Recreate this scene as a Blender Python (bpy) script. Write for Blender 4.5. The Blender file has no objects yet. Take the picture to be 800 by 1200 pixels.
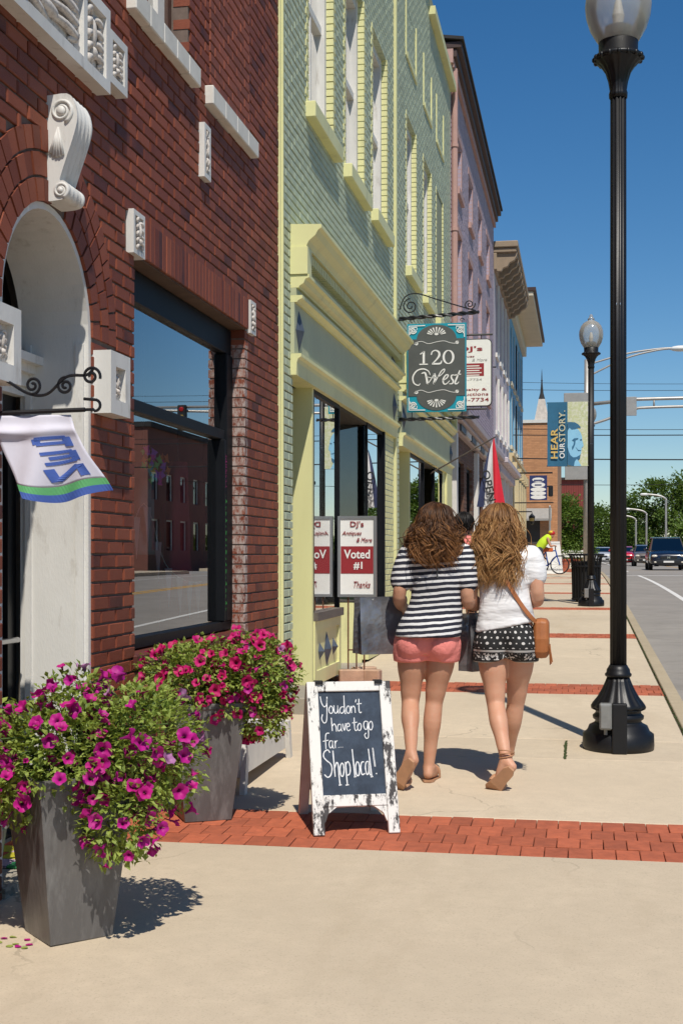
import bpy, bmesh, math, random
from mathutils import Vector, Matrix, noise
random.seed(11)
RAD = math.radians
S = bpy.context.scene
COL = S.collection
# ------------------------------------------------------------------ camera, sky, sun, exposure
YAW = math.atan(280 / 1550)
cd = bpy.data.cameras.new('camera'); cam = bpy.data.objects.new('camera', cd); COL.objects.link(cam)
cam.location = (0, 0, 1.5); cam.rotation_euler = (RAD(90), 0, YAW)
cd.sensor_width = 36; cd.lens = 46.5; cd.shift_y = 50 / 1200; cd.clip_start = .05; cd.clip_end = 3000
S.camera = cam
SUN_EL = RAD(56.5); sh = Vector((.352, -.936)).normalized()
TO_SUN = Vector((sh.x * math.cos(SUN_EL), sh.y * math.cos(SUN_EL), math.sin(SUN_EL)))
wd = bpy.data.worlds.new('World'); S.world = wd; wd.use_nodes = True
wn = wd.node_tree.nodes; bg = wn['Background']
sky = wn.new('ShaderNodeTexSky'); sky.sky_type = 'NISHITA'; sky.sun_disc = False
sky.sun_elevation = SUN_EL; sky.sun_rotation = math.atan2(sh.x, sh.y)
sky.air_density = 1.0; sky.dust_density = .05; sky.ozone_density = 4.0; sky.altitude = 200
hs_ = wn.new('ShaderNodeHueSaturation'); hs_.inputs['Saturation'].default_value = 1.29
wd.node_tree.links.new(sky.outputs[0], hs_.inputs['Color']); wd.node_tree.links.new(hs_.outputs[0], bg.inputs[0]); bg.inputs[1].default_value = .092
sl = bpy.data.lights.new('sun', 'SUN'); sl.energy = 4.6; sl.angle = RAD(.55); sl.color = (1, .945, .85)
so = bpy.data.objects.new('sun', sl); COL.objects.link(so)
so.rotation_euler = TO_SUN.to_track_quat('Z', 'Y').to_euler(); so.location = (5, -8, 20)
S.view_settings.view_transform = 'Standard'; S.view_settings.look = 'None'
S.view_settings.exposure = 0.0; S.view_settings.gamma = 1.0; S.view_settings.use_curve_mapping = False
S.render.engine = 'CYCLES'
S.cycles.transparent_max_bounces = 24
S.cycles.max_bounces = 8

# ------------------------------------------------------------------ helpers: materials
MATS = {}
def newmat(name):
    m = bpy.data.materials.new(name); m.use_nodes = True
    nt = m.node_tree; b = nt.nodes['Principled BSDF']
    return m, nt, b
def nd(nt, t, **kw):
    n = nt.nodes.new(t)
    for k, v in kw.items(): setattr(n, k, v)
    return n
def mathn(nt, op, a, b=None, c=None):
    n = nt.nodes.new('ShaderNodeMath'); n.operation = op
    for i, v in enumerate((a, b, c)):
        if v is None: continue
        if isinstance(v, (int, float)): n.inputs[i].default_value = v
        else: nt.links.new(v, n.inputs[i])
    return n.outputs[0]
def c4(c): return (c[0], c[1], c[2], 1)
def mixc(nt, f, a, b, blend='MIX'):
    n = nt.nodes.new('ShaderNodeMix'); n.data_type = 'RGBA'; n.blend_type = blend
    if isinstance(f, (int, float)): n.inputs[0].default_value = f
    else: nt.links.new(f, n.inputs[0])
    for i, v in ((6, a), (7, b)):
        if isinstance(v, (tuple, list)): n.inputs[i].default_value = c4(v)
        else: nt.links.new(v, n.inputs[i])
    return n.outputs[2]
def mrange(nt, v, a, b, c=0., d=1.):
    n = nt.nodes.new('ShaderNodeMapRange'); nt.links.new(v, n.inputs[0])
    for i, x in enumerate((a, b, c, d)): n.inputs[i + 1].default_value = x
    return n.outputs[0]
def noisen(nt, scale, detail=4, rough=.6, vec=None, stretch=None, coord='pos'):
    n = nt.nodes.new('ShaderNodeTexNoise'); n.inputs['Scale'].default_value = scale
    n.inputs['Detail'].default_value = detail; n.inputs['Roughness'].default_value = rough
    if vec is None: vec = posn(nt, coord)
    if stretch:
        mp = nt.nodes.new('ShaderNodeMapping'); mp.inputs['Scale'].default_value = stretch
        nt.links.new(vec, mp.inputs['Vector']); vec = mp.outputs[0]
    nt.links.new(vec, n.inputs['Vector'])
    return n.outputs['Fac']
def posn(nt, coord='pos'):
    if coord == 'pos': return nt.nodes.new('ShaderNodeNewGeometry').outputs['Position']
    return nt.nodes.new('ShaderNodeTexCoord').outputs['Object']
def sep(nt, vec):
    n = nt.nodes.new('ShaderNodeSeparateXYZ'); nt.links.new(vec, n.inputs[0]); return n.outputs
def islandr(nt):
    g = nt.nodes.new('ShaderNodeNewGeometry').outputs['Random Per Island']
    o = nt.nodes.new('ShaderNodeObjectInfo').outputs['Random']
    return mathn(nt, 'FRACT', mathn(nt, 'ADD', g, o))
def bumpn(nt, b, h, strength, dist=.01):
    n = nt.nodes.new('ShaderNodeBump'); n.inputs['Strength'].default_value = strength
    n.inputs['Distance'].default_value = dist
    nt.links.new(h, n.inputs['Height']); nt.links.new(n.outputs[0], b.inputs['Normal'])
def M(name, col, rough=.6, var=.12, vs=5, bump=.15, bs=90, metal=0, iv=0, col2=None, c2=(.5, .7), spec=.5, stretch=None, coord='pos', bd=.004, coat=0):
    if name in MATS: return MATS[name]
    m, nt, b = newmat(name)
    n1 = noisen(nt, vs, 6, .65, stretch=stretch, coord=coord)
    lo = tuple(c * (1 - var) for c in col); hi = tuple(min(1, c * (1 + var)) for c in col)
    c = mixc(nt, mrange(nt, n1, .3, .7), lo, hi)
    if col2:
        n2 = noisen(nt, vs * 3.1, 8, .7, stretch=stretch, coord=coord)
        c = mixc(nt, mrange(nt, n2, c2[0], c2[1]), c, col2)
    if iv:
        r = mrange(nt, islandr(nt), 0, 1, 1 - iv, 1 + iv)
        mul = nt.nodes.new('ShaderNodeVectorMath'); mul.operation = 'SCALE'
        nt.links.new(c, mul.inputs[0]); nt.links.new(r, mul.inputs['Scale']); c = mul.outputs[0]
    nt.links.new(c, b.inputs['Base Color'])
    b.inputs['Roughness'].default_value = rough; b.inputs['Metallic'].default_value = metal
    b.inputs['Specular IOR Level'].default_value = spec
    if coat: b.inputs['Coat Weight'].default_value = coat; b.inputs['Coat Roughness'].default_value = .08
    if bump: bumpn(nt, b, noisen(nt, bs, 4, .6, coord=coord, stretch=stretch), bump, bd)
    MATS[name] = m
    return m
def glassmat(name, tint=(.8, .84, .82), boost=1.25, base=.03, rough=0.0):
    if name in MATS: return MATS[name]
    m = bpy.data.materials.new(name); m.use_nodes = True; nt = m.node_tree; nt.nodes.clear()
    out = nd(nt, 'ShaderNodeOutputMaterial'); mx = nd(nt, 'ShaderNodeMixShader')
    tr = nd(nt, 'ShaderNodeBsdfTransparent'); tr.inputs[0].default_value = c4(tint)
    gl = nd(nt, 'ShaderNodeBsdfGlossy'); gl.inputs['Roughness'].default_value = rough; gl.inputs[0].default_value = (1, 1, 1, 1)
    fr = nd(nt, 'ShaderNodeFresnel'); fr.inputs[0].default_value = 1.52
    f = mathn(nt, 'MULTIPLY_ADD', fr.outputs[0], boost, base)
    nt.links.new(f, mx.inputs[0]); nt.links.new(tr.outputs[0], mx.inputs[1]); nt.links.new(gl.outputs[0], mx.inputs[2])
    nt.links.new(mx.outputs[0], out.inputs[0])
    MATS[name] = m; return m

# ------------------------------------------------------------------ helpers: geometry
class MB:
    def __init__(s): s.v = []; s.f = []; s.e = []
    def add(s, vs, fs):
        o = len(s.v); s.v += [tuple(p) for p in vs]; s.f += [tuple(i + o for i in f) for f in fs]; return s
    def box(s, x0, x1, y0, y1, z0, z1):
        return s.add([(x0, y0, z0), (x1, y0, z0), (x1, y1, z0), (x0, y1, z0), (x0, y0, z1), (x1, y0, z1), (x1, y1, z1), (x0, y1, z1)],
                     [(0, 3, 2, 1), (4, 5, 6, 7), (0, 1, 5, 4), (1, 2, 6, 5), (2, 3, 7, 6), (3, 0, 4, 7)])
    def brick(s, x0, x1, y0, y1, z0, z1, c=.004):      # front face towards +x with chamfered edges
        a = x1 - c
        return s.add([(x0, y0, z0), (x0, y1, z0), (x0, y1, z1), (x0, y0, z1), (a, y0, z0), (a, y1, z0), (a, y1, z1), (a, y0, z1),
                      (x1, y0 + c, z0 + c), (x1, y1 - c, z0 + c), (x1, y1 - c, z1 - c), (x1, y0 + c, z1 - c)],
                     [(0, 1, 5, 4), (1, 2, 6, 5), (2, 3, 7, 6), (3, 0, 4, 7), (4, 5, 9, 8), (5, 6, 10, 9), (6, 7, 11, 10), (7, 4, 8, 11), (8, 9, 10, 11)])
    def cbox(s, x0, x1, y0, y1, z0, z1, c=.01):        # box with every edge chamfered
        bm = bmesh.new(); bmesh.ops.create_cube(bm, size=1)
        for v in bm.verts:
            v.co = Vector(((x0 + x1) / 2 + v.co.x * (x1 - x0), (y0 + y1) / 2 + v.co.y * (y1 - y0), (z0 + z1) / 2 + v.co.z * (z1 - z0)))
        bmesh.ops.bevel(bm, geom=bm.edges[:], offset=c, segments=1, affect='EDGES')
        return s.bm(bm)
    def bm(s, bm):
        bm.verts.index_update()
        s.add([v.co[:] for v in bm.verts], [[v.index for v in f.verts] for f in bm.faces]); bm.free(); return s
    def prism(s, poly, fn, d0, d1):                    # poly of 2D points; fn(a, b, d) -> xyz
        n = len(poly)
        vs = [fn(a, b, d0) for a, b in poly] + [fn(a, b, d1) for a, b in poly]
        fs = [tuple(range(n))[::-1], tuple(range(n, 2 * n))] + [(i, (i + 1) % n, n + (i + 1) % n, n + i) for i in range(n)]
        return s.add(vs, fs)
    def tube(s, pts, r, n=8, cap=True, ell=1.0):
        pts = [Vector(p) for p in pts]; m = len(pts)
        rs = r if isinstance(r, (list, tuple)) else [r] * m
        up = None; o = len(s.v)
        for i, p in enumerate(pts):
            d = (pts[min(i + 1, m - 1)] - pts[max(i - 1, 0)])
            d = d.normalized() if d.length > 1e-9 else Vector((0, 0, 1))
            if up is None:
                up = Vector((0, 0, 1)) if abs(d.z) < .9 else Vector((1, 0, 0))
            u = (up - d * up.dot(d)).normalized() if (up - d * up.dot(d)).length > 1e-6 else d.orthogonal().normalized()
            w = d.cross(u); up = u
            for k in range(n):
                a = 2 * math.pi * k / n
                s.v.append(tuple(p + (u * math.cos(a) + w * math.sin(a) * ell) * rs[i]))
        for i in range(m - 1):
            for k in range(n):
                k2 = (k + 1) % n
                s.f.append((o + i * n + k, o + i * n + k2, o + (i + 1) * n + k2, o + (i + 1) * n + k))
        if cap:
            s.f.append(tuple(o + k for k in range(n))[::-1]); s.f.append(tuple(o + (m - 1) * n + k for k in range(n)))
        return s
    def lathe(s, prof, c=(0, 0, 0), n=24, flute=0, amp=0, fl=None):
        o = len(s.v)
        for (r, z) in prof:
            for k in range(n):
                a = 2 * math.pi * k / n
                q = r
                if flute and (fl is None or fl[0] <= z <= fl[1]): q = r * (1 - amp * (.5 + .5 * math.cos(flute * a)))
                s.v.append((c[0] + q * math.cos(a), c[1] + q * math.sin(a), c[2] + z))
        m = len(prof)
        for i in range(m - 1):
            for k in range(n):
                k2 = (k + 1) % n
                s.f.append((o + i * n + k, o + i * n + k2, o + (i + 1) * n + k2, o + (i + 1) * n + k))
        s.f.append(tuple(o + k for k in range(n))[::-1]); s.f.append(tuple(o + (m - 1) * n + k for k in range(n)))
        return s
    def rings(s, rings, cap=True):                     # rings: list of equal-length vertex loops
        o = len(s.v); n = len(rings[0]); m = len(rings)
        for r in rings: s.v += [tuple(p) for p in r]
        for i in range(m - 1):
            for k in range(n):
                k2 = (k + 1) % n
                s.f.append((o + i * n + k, o + i * n + k2, o + (i + 1) * n + k2, o + (i + 1) * n + k))
        if cap:
            s.f.append(tuple(o + k for k in range(n))[::-1]); s.f.append(tuple(o + (m - 1) * n + k for k in range(n)))
        return s
    def ell(s, c, r, n=12, m=8):
        c = Vector(c)
        rr = []
        for i in range(1, m):
            t = math.pi * i / m - math.pi / 2
            rr.append([(c.x + r[0] * math.cos(t) * math.cos(2 * math.pi * k / n), c.y + r[1] * math.cos(t) * math.sin(2 * math.pi * k / n), c.z + r[2] * math.sin(t)) for k in range(n)])
        return s.rings(rr)
    def xf(s, mat):
        s.v = [tuple(mat @ Vector(p)) for p in s.v]; return s
    def mesh(s, name, m=None, smooth=False):
        me = bpy.data.meshes.new(name); me.from_pydata(s.v, [], s.f); me.update()
        if smooth: me.polygons.foreach_set('use_smooth', [True] * len(me.polygons))
        if m: me.materials.append(m)
        return me
    def build(s, name, m, parent=None, smooth=False, kind=None, label=None):
        return link(name, s.mesh(name, m, smooth), parent, kind, label)
def link(name, me, parent=None, kind=None, label=None, loc=None):
    o = bpy.data.objects.new(name, me); COL.objects.link(o)
    if loc is not None: o.location = loc
    if parent is not None: setpar(o, parent)
    if kind: o['kind'] = kind
    if label: o['label'] = label
    return o
WL = {}
def wloc(o):
    return WL.get(o.name, Matrix.Identity(4))
def setpar(o, p):
    o.parent = p; o.matrix_parent_inverse = wloc(p).inverted()
def thing(name, label, cat, loc=(0, 0, 0), group=None, rz=0):
    o = bpy.data.objects.new(name, None); COL.objects.link(o); o.location = loc; o.empty_display_size = .1
    o.rotation_euler = (0, 0, rz)
    WL[o.name] = Matrix.Translation(Vector(loc)) @ Matrix.Rotation(rz, 4, 'Z')
    return tag(o, label, cat, group)
def tag(o, label, cat, group=None, kind=None):
    if label: o['label'] = label
    if cat: o['category'] = cat
    if group: o['group'] = group
    if kind: o['kind'] = kind
    return o
def copytree(root, loc, label=None, rz=0):
    def cp(o, par):
        c = o.copy(); COL.objects.link(c)
        if par is not None:
            mi = o.matrix_parent_inverse.copy(); c.parent = par; c.matrix_parent_inverse = mi
        for ch in o.children: cp(ch, c)
        return c
    r = cp(root, None); r.location = loc; r.rotation_euler = (0, 0, rz)
    if label: r['label'] = label
    return r
def bev(o, w=.004, seg=1):
    md = o.modifiers.new('bevel', 'BEVEL'); md.width = w; md.segments = seg; md.limit_method = 'ANGLE'; return o
def apply_mods(o):
    dg = bpy.context.evaluated_depsgraph_get(); dg.update()
    me = bpy.data.meshes.new_from_object(o.evaluated_get(dg)); o.modifiers.clear(); old = o.data; o.data = me
    bpy.data.meshes.remove(old); return o
def remeshed(name, mb, m, parent, voxel, smooth_it=6, factor=.5, post=None):
    o = mb.build(name, m, None)
    md = o.modifiers.new('r', 'REMESH'); md.mode = 'VOXEL'; md.voxel_size = voxel; md.use_smooth_shade = True
    ms = o.modifiers.new('s', 'SMOOTH'); ms.iterations = smooth_it; ms.factor = factor
    apply_mods(o)
    if not o.data.materials: o.data.materials.append(m)
    o.data.polygons.foreach_set('use_smooth', [True] * len(o.data.polygons))
    if parent is not None: setpar(o, parent)
    return o
def textmb(body, size=1, bold=0, align='CENTER', shear=0, space=1, ext=.002):
    cu = bpy.data.curves.new('t', 'FONT'); cu.body = body; cu.size = size; cu.align_x = align; cu.align_y = 'CENTER'
    cu.offset = bold; cu.shear = shear; cu.space_character = space; cu.extrude = ext; cu.resolution_u = 3
    o = bpy.data.objects.new('t', cu); COL.objects.link(o)
    dg = bpy.context.evaluated_depsgraph_get(); dg.update()
    me = bpy.data.meshes.new_from_object(o.evaluated_get(dg))
    mb = MB(); mb.add([v.co[:] for v in me.vertices], [p.vertices[:] for p in me.polygons])
    bpy.data.objects.remove(o); bpy.data.curves.remove(cu); bpy.data.meshes.remove(me)
    return mb
def fit(mb, w=None, h=None):                           # centre flat text and scale to a width / height
    xs = [p[0] for p in mb.v]; ys = [p[1] for p in mb.v]
    cx, cy = (min(xs) + max(xs)) / 2, (min(ys) + max(ys)) / 2
    sx = w / (max(xs) - min(xs)) if w else None; sy = h / (max(ys) - min(ys)) if h else None
    sx = sx or sy; sy = sy or sx
    mb.v = [((p[0] - cx) * sx, (p[1] - cy) * sy, p[2]) for p in mb.v]; return mb
def ribbon(mb, pts, w, z0=0, z1=.0015):                # flat stroke in the xy plane with some thickness
    n = len(pts)
    L, Rr = [], []
    for i, p in enumerate(pts):
        a = pts[max(i - 1, 0)]; b = pts[min(i + 1, n - 1)]
        d = Vector((b[0] - a[0], b[1] - a[1]));
        d = d.normalized() if d.length > 1e-9 else Vector((1, 0))
        wi = (w[i] if isinstance(w, (list, tuple)) else w) / 2
        L.append((p[0] - d.y * wi, p[1] + d.x * wi)); Rr.append((p[0] + d.y * wi, p[1] - d.x * wi))
    rings = [[(L[i][0], L[i][1], z1), (Rr[i][0], Rr[i][1], z1), (Rr[i][0], Rr[i][1], z0), (L[i][0], L[i][1], z0)] for i in range(n)]
    return mb.rings(rings)
def spline(pts, k=6):                                  # Catmull-Rom through 2D/3D points
    P = [Vector(p) for p in pts]; out = []
    for i in range(len(P) - 1):
        a = P[max(i - 1, 0)]; b = P[i]; c = P[i + 1]; d = P[min(i + 2, len(P) - 1)]
        for j in range(k):
            t = j / k
            out.append(.5 * ((2 * b) + (c - a) * t + (2 * a - 5 * b + 4 * c - d) * t * t + (3 * b - a - 3 * c + d) * t ** 3))
    out.append(P[-1]); return [tuple(p) for p in out]
def frame_mat(origin, right, up):                      # maps text xy plane into the world
    r = Vector(right).normalized(); u = Vector(up).normalized(); n = r.cross(u)
    return Matrix(((r.x, u.x, n.x, origin[0]), (r.y, u.y, n.y, origin[1]), (r.z, u.z, n.z, origin[2]), (0, 0, 0, 1)))
SLOPE = .0235
def gz(y):                                             # the street climbs gently and levels off
    if y < -10: return -.235
    if y < 20: return SLOPE * y
    if y < 50: return SLOPE * 20 + SLOPE * (y - 20) - SLOPE * (y - 20) ** 2 / 60
    return SLOPE * 35
F0 = -2.28                                             # plane of the shop fronts
XK0, XK1 = .725, .85                                   # kerb
YG = [-400, -60, -10, 0, 4, 8, 12, 16, 20, 23, 26, 29, 32, 35, 38, 41, 44, 47, 50, 60, 90, 150, 300, 900]
def strip(x0, x1, y0, y1, dz, name, m, parent=None, kind='structure', thick=.3):
    ys = [y0] + [y for y in YG if y0 < y < y1] + [y1]
    mb = MB()
    mb.rings([[(x0, y, gz(y) + dz), (x1, y, gz(y) + dz), (x1, y, gz(y) + dz - thick), (x0, y, gz(y) + dz - thick)] for y in ys])
    return mb.build(name, m, parent, kind=kind if parent is None else None)
# ------------------------------------------------------------------ the setting: ground, road, pavement
def concrete(name, col, dark):
    m, nt, b = newmat(name)
    a = noisen(nt, .7, 6, .6); c = noisen(nt, 9, 8, .75); f = noisen(nt, 120, 3, .7); st = noisen(nt, 1.5, 8, .7, stretch=(1, .35, 1))
    k = mixc(nt, mrange(nt, a, .3, .7), tuple(x * .84 for x in col), tuple(x * 1.04 for x in col))
    k = mixc(nt, mrange(nt, c, .35, .75), k, tuple(x * .83 for x in col))
    k = mixc(nt, mrange(nt, st, .54, .76, 0, .6), k, dark)
    k = mixc(nt, mrange(nt, f, .55, .72, 0, .6), k, tuple(x * .55 for x in col))
    vo = nt.nodes.new('ShaderNodeTexVoronoi'); vo.inputs['Scale'].default_value = 1.6; nt.links.new(posn(nt), vo.inputs['Vector'])   # old gum spots
    sp_ = mathn(nt, 'MULTIPLY', mathn(nt, 'LESS_THAN', vo.outputs['Distance'], .035), mathn(nt, 'GREATER_THAN', sep(nt, vo.outputs['Color'])[0], .55))
    k = mixc(nt, mathn(nt, 'MULTIPLY', sp_, .5), k, tuple(x * .4 for x in col))
    ve = nt.nodes.new('ShaderNodeTexVoronoi'); ve.feature = 'DISTANCE_TO_EDGE'; ve.inputs['Scale'].default_value = .42                # hairline cracks
    wv = nt.nodes.new('ShaderNodeVectorMath'); wv.operation = 'ADD'; nz = nt.nodes.new('ShaderNodeTexNoise'); nz.inputs['Scale'].default_value = 2.5; nz.inputs['Detail'].default_value = 6
    nt.links.new(posn(nt), nz.inputs['Vector']); scv = nt.nodes.new('ShaderNodeVectorMath'); scv.operation = 'SCALE'; scv.inputs['Scale'].default_value = .5
    nt.links.new(nz.outputs['Color'], scv.inputs[0]); nt.links.new(posn(nt), wv.inputs[0]); nt.links.new(scv.outputs[0], wv.inputs[1]); nt.links.new(wv.outputs[0], ve.inputs['Vector'])
    cr = mathn(nt, 'MULTIPLY', mathn(nt, 'LESS_THAN', ve.outputs['Distance'], .0022), mrange(nt, noisen(nt, .5, 2), .5, .6))
    k = mixc(nt, mathn(nt, 'MULTIPLY', cr, .55), k, tuple(x * .3 for x in col))
    r = mrange(nt, islandr(nt), 0, 1, .95, 1.06)
    mul = nt.nodes.new('ShaderNodeVectorMath'); mul.operation = 'SCALE'
    nt.links.new(k, mul.inputs[0]); nt.links.new(r, mul.inputs['Scale'])
    nt.links.new(mul.outputs[0], b.inputs['Base Color']); b.inputs['Roughness'].default_value = .88
    b.inputs['Specular IOR Level'].default_value = .25
    bumpn(nt, b, noisen(nt, 220, 5, .7), .35, .003)
    MATS[name] = m; return m
m_conc = concrete('pavement_concrete', (.60, .495, .36), (.42, .335, .23))
m_kerb = concrete('kerb_concrete', (.44, .36, .245), (.28, .22, .14))
m_step = concrete('step_concrete', (.36, .32, .26), (.2, .17, .13))
m_asph = M('asphalt', (.27, .245, .215), .85, .14, .9, .5, 130, col2=(.2, .18, .155), c2=(.5, .8))
m_road2 = M('asphalt_crossing', (.26, .245, .225), .85, .14, .9, .4, 130)
m_paver = M('paver_brick', (.39, .1, .045), .85, .2, 14, .4, 150, iv=.16, col2=(.2, .06, .04), c2=(.55, .85))
m_sand = M('joint_sand', (.11, .085, .06), .95, .3, 30, .3, 200)
m_moss = M('moss', (.045, .065, .012), .95, .5, 60, .8, 220, col2=(.02, .03, .008))
m_paint = M('road_paint', (.68, .66, .62), .7, .12, 8, .2, 90, col2=(.3, .29, .27), c2=(.62, .8))
m_yellow = M('yellow_paint', (.62, .33, .03), .7, .12, 8, .2, 90)
m_grassm = M('lawn', (.05, .09, .018), .95, .35, 4, .6, 60)

g = MB()
for i in range(len(YG) - 1):
    y0, y1 = YG[i], YG[i + 1]
    g.add([(-900, y0, gz(y0) - .34), (900, y0, gz(y0) - .34), (900, y1, gz(y1) - .34), (-900, y1, gz(y1) - .34)], [(0, 1, 2, 3)])
g.add([(-900, 900, gz(900) - .34), (900, 900, gz(900) - .34), (900, 2500, gz(900) - .34), (-900, 2500, gz(900) - .34)], [(0, 1, 2, 3)])
g.build('ground', m_grassm, kind='structure')
strip(XK1, 11.3, -60, 900, -.13, 'road', m_asph)
strip(-90, XK1 - .004, 53.5, 62.6, -.134, 'side_road', m_road2)
strip(11.3, 60, 53.5, 62.6, -.134, 'side_road', m_road2)
lines = thing('road_markings', None, None); lines['kind'] = 'structure'
strip(2.12, 2.24, -20, 52, -.126, 'lane_line', m_paint, lines, thick=.003)
strip(5.72, 5.84, -30, 54, -.126, 'centre_line', m_yellow, lines, thick=.003)
strip(5.98, 6.10, -30, 54, -.126, 'centre_line', m_yellow, lines, thick=.003)
strip(.9, 5.6, 52.3, 52.7, -.126, 'stop_line', m_paint, lines, thick=.003)
strip(2.12, 2.24, 64, 200, -.126, 'lane_line', m_paint, lines, thick=.003)
strip(5.8, 5.92, 64, 200, -.126, 'centre_line', m_yellow, lines, thick=.003)
strip(9.4, 9.5, -30, 52, -.126, 'lane_line', m_paint, lines, thick=.003)

# pavement: slabs, brick bands, kerb stones; every slab and every near paver is a piece
pav = thing('pavement', None, None); pav['kind'] = 'structure'
strip(F0 - .6, XK0, -20, 53.4, -.03, 'bedding', m_sand, pav)
def slab(x0, x1, y0, y1, name='slab', m=m_conc, parent=None, gap=.005, dz=0):
    ys = [y0 + gap] + [y for y in YG if y0 + gap < y < y1 - gap] + [y1 - gap]
    mb = MB(); c = .006; a, b = x0 + gap, x1 - gap
    rr = []
    for i, y in enumerate(ys):
        z = gz(y) + dz
        e = c if i in (0, len(ys) - 1) else 0
        rr.append([(a, y, z - c - e), (a + c, y, z - e), (b - c, y, z - e), (b, y, z - c - e), (b, y, z - .12), (a, y, z - .12)])
    y = ys[0]
    rr.insert(1, [(a, y + c, gz(y) + dz - c), (a + c, y + c, gz(y) + dz), (b - c, y + c, gz(y) + dz), (b, y + c, gz(y) + dz - c), (b, y, gz(y) + dz - .12), (a, y, gz(y) + dz - .12)])
    y = ys[-1]
    rr.insert(-1, [(a, y - c, gz(y) + dz - c), (a + c, y - c, gz(y) + dz), (b - c, y - c, gz(y) + dz), (b, y - c, gz(y) + dz - c), (b, y, gz(y) + dz - .12), (a, y, gz(y) + dz - .12)])
    mb.rings(rr)
    return mb.build(name, m, parent or pav)
B0, BP, BW = 6.02, 5.76, .745                          # first brick band, period, width
XL, XR = F0 - .02, .712
def band(k, pieces):
    y0 = B0 + BP * k
    bd = thing('brick_band', None, None, (0, 0, 0)); del_tags(bd); setpar(bd, pav)
    proto = MB().cbox(-.5, .5, -.5, .5, -.5, .5, .03)
    pm = None; stuff = MB(); w = .1068; ly0 = BW / 4
    for rw_ in range(4):
        x = XL - (rw_ % 2) * w / 2; ya = y0 + rw_ * ly0
        while x < XR - .01:
            xa, xb = max(x, XL), min(x + w, XR); x += w
            if xb - xa < .02: continue
            jit = random.uniform(-.0025, .0015); lx, ly, lz = xb - xa - .0042, ly0 - .005, .06
            cxx, cyy = (xa + xb) / 2, ya + ly0 / 2; cz = gz(cyy) - .03 + jit
            if pieces:
                if pm is None: pm = proto.mesh('brick', m_paver)
                o = link('brick', pm, bd, loc=(cxx, cyy, cz)); o.scale = (lx, ly, lz)
                o.rotation_euler = (RAD(1.35 + random.uniform(-.4, .4)), random.uniform(-.006, .006), random.uniform(-.007, .007))
            else: stuff.cbox(cxx - lx / 2, cxx + lx / 2, cyy - ly / 2, cyy + ly / 2, cz - .03, cz + .03, .003)
    if not pieces: stuff.build('brick', m_paver, bd, kind='stuff')
def del_tags(o):
    for k in ('label', 'category', 'group'):
        if k in o: del o[k]
for k in range(-1, 8): band(k, k in (0, 1))
for k in range(-2, 8):
    ya, yb = B0 + BP * k + BW, B0 + BP * (k + 1)
    if yb > 53.4: yb = 53.4
    if k == 0:
        slab(XL, XR, ya, 8.53); slab(XL, -.10, 8.53, 9.30); slab(-.10, XR, 8.53, 9.30); slab(XL, XR, 9.30, yb)
    elif k == -1:
        slab(XL, XR, ya, 3.3); slab(XL, XR, 3.3, yb)
    else:
        ym = (ya + yb) / 2; slab(XL, XR, ya, ym); slab(XL, XR, ym, yb)
for i in range(-4, 18):                                # kerb stones
    slab(XK0 + .002, XK1, i * 3.05, i * 3.05 + 3.05, 'kerb_stone', m_kerb, gap=.004)
mo = MB()                                              # moss growing in the seam behind the kerb
for i in range(500):
    y = random.uniform(5, 24); x = .719 + random.gauss(0, .004)
    if noise.noise(Vector((0, y * 1.3, 0))) < -.25: continue
    mo.ell((x, y, gz(y) - .004), (random.uniform(.004, .009), random.uniform(.008, .03), random.uniform(.003, .008)), 5, 4)
for i in range(60):
    y = random.uniform(8.56, 9.25); mo.ell((-.10 + random.gauss(0, .004), y, gz(y) - .004), (random.uniform(.005, .012), random.uniform(.01, .03), .007), 5, 4)
mo.build('moss', m_moss, pav, kind='stuff')
# next block beyond the side street and the far side of the road
nb = thing('far_pavement', None, None); nb['kind'] = 'structure'; del_tags(nb)
strip(-40, XK1, 62.6, 140, .0, 'paving', m_conc, nb)
strip(XK1 - .4, XK1 + .01, 62.5, 63.4, .012, 'kerb_ramp', m_paver, nb)
strip(-6, XK1 - .41, 62.45, 62.62, .012, 'red_kerb', m_paver, nb)
op = thing('opposite_pavement', None, None); op['kind'] = 'structure'; del_tags(op)
strip(11.3, 13.6, -60, 53.4, .0, 'paving', m_conc, op)
strip(11.3, 13.6, 62.7, 200, .0, 'paving', m_conc, op)
strip(13.6, 60, -60, 53.4, -.02, 'grass_verge', m_grassm, op)

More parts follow.
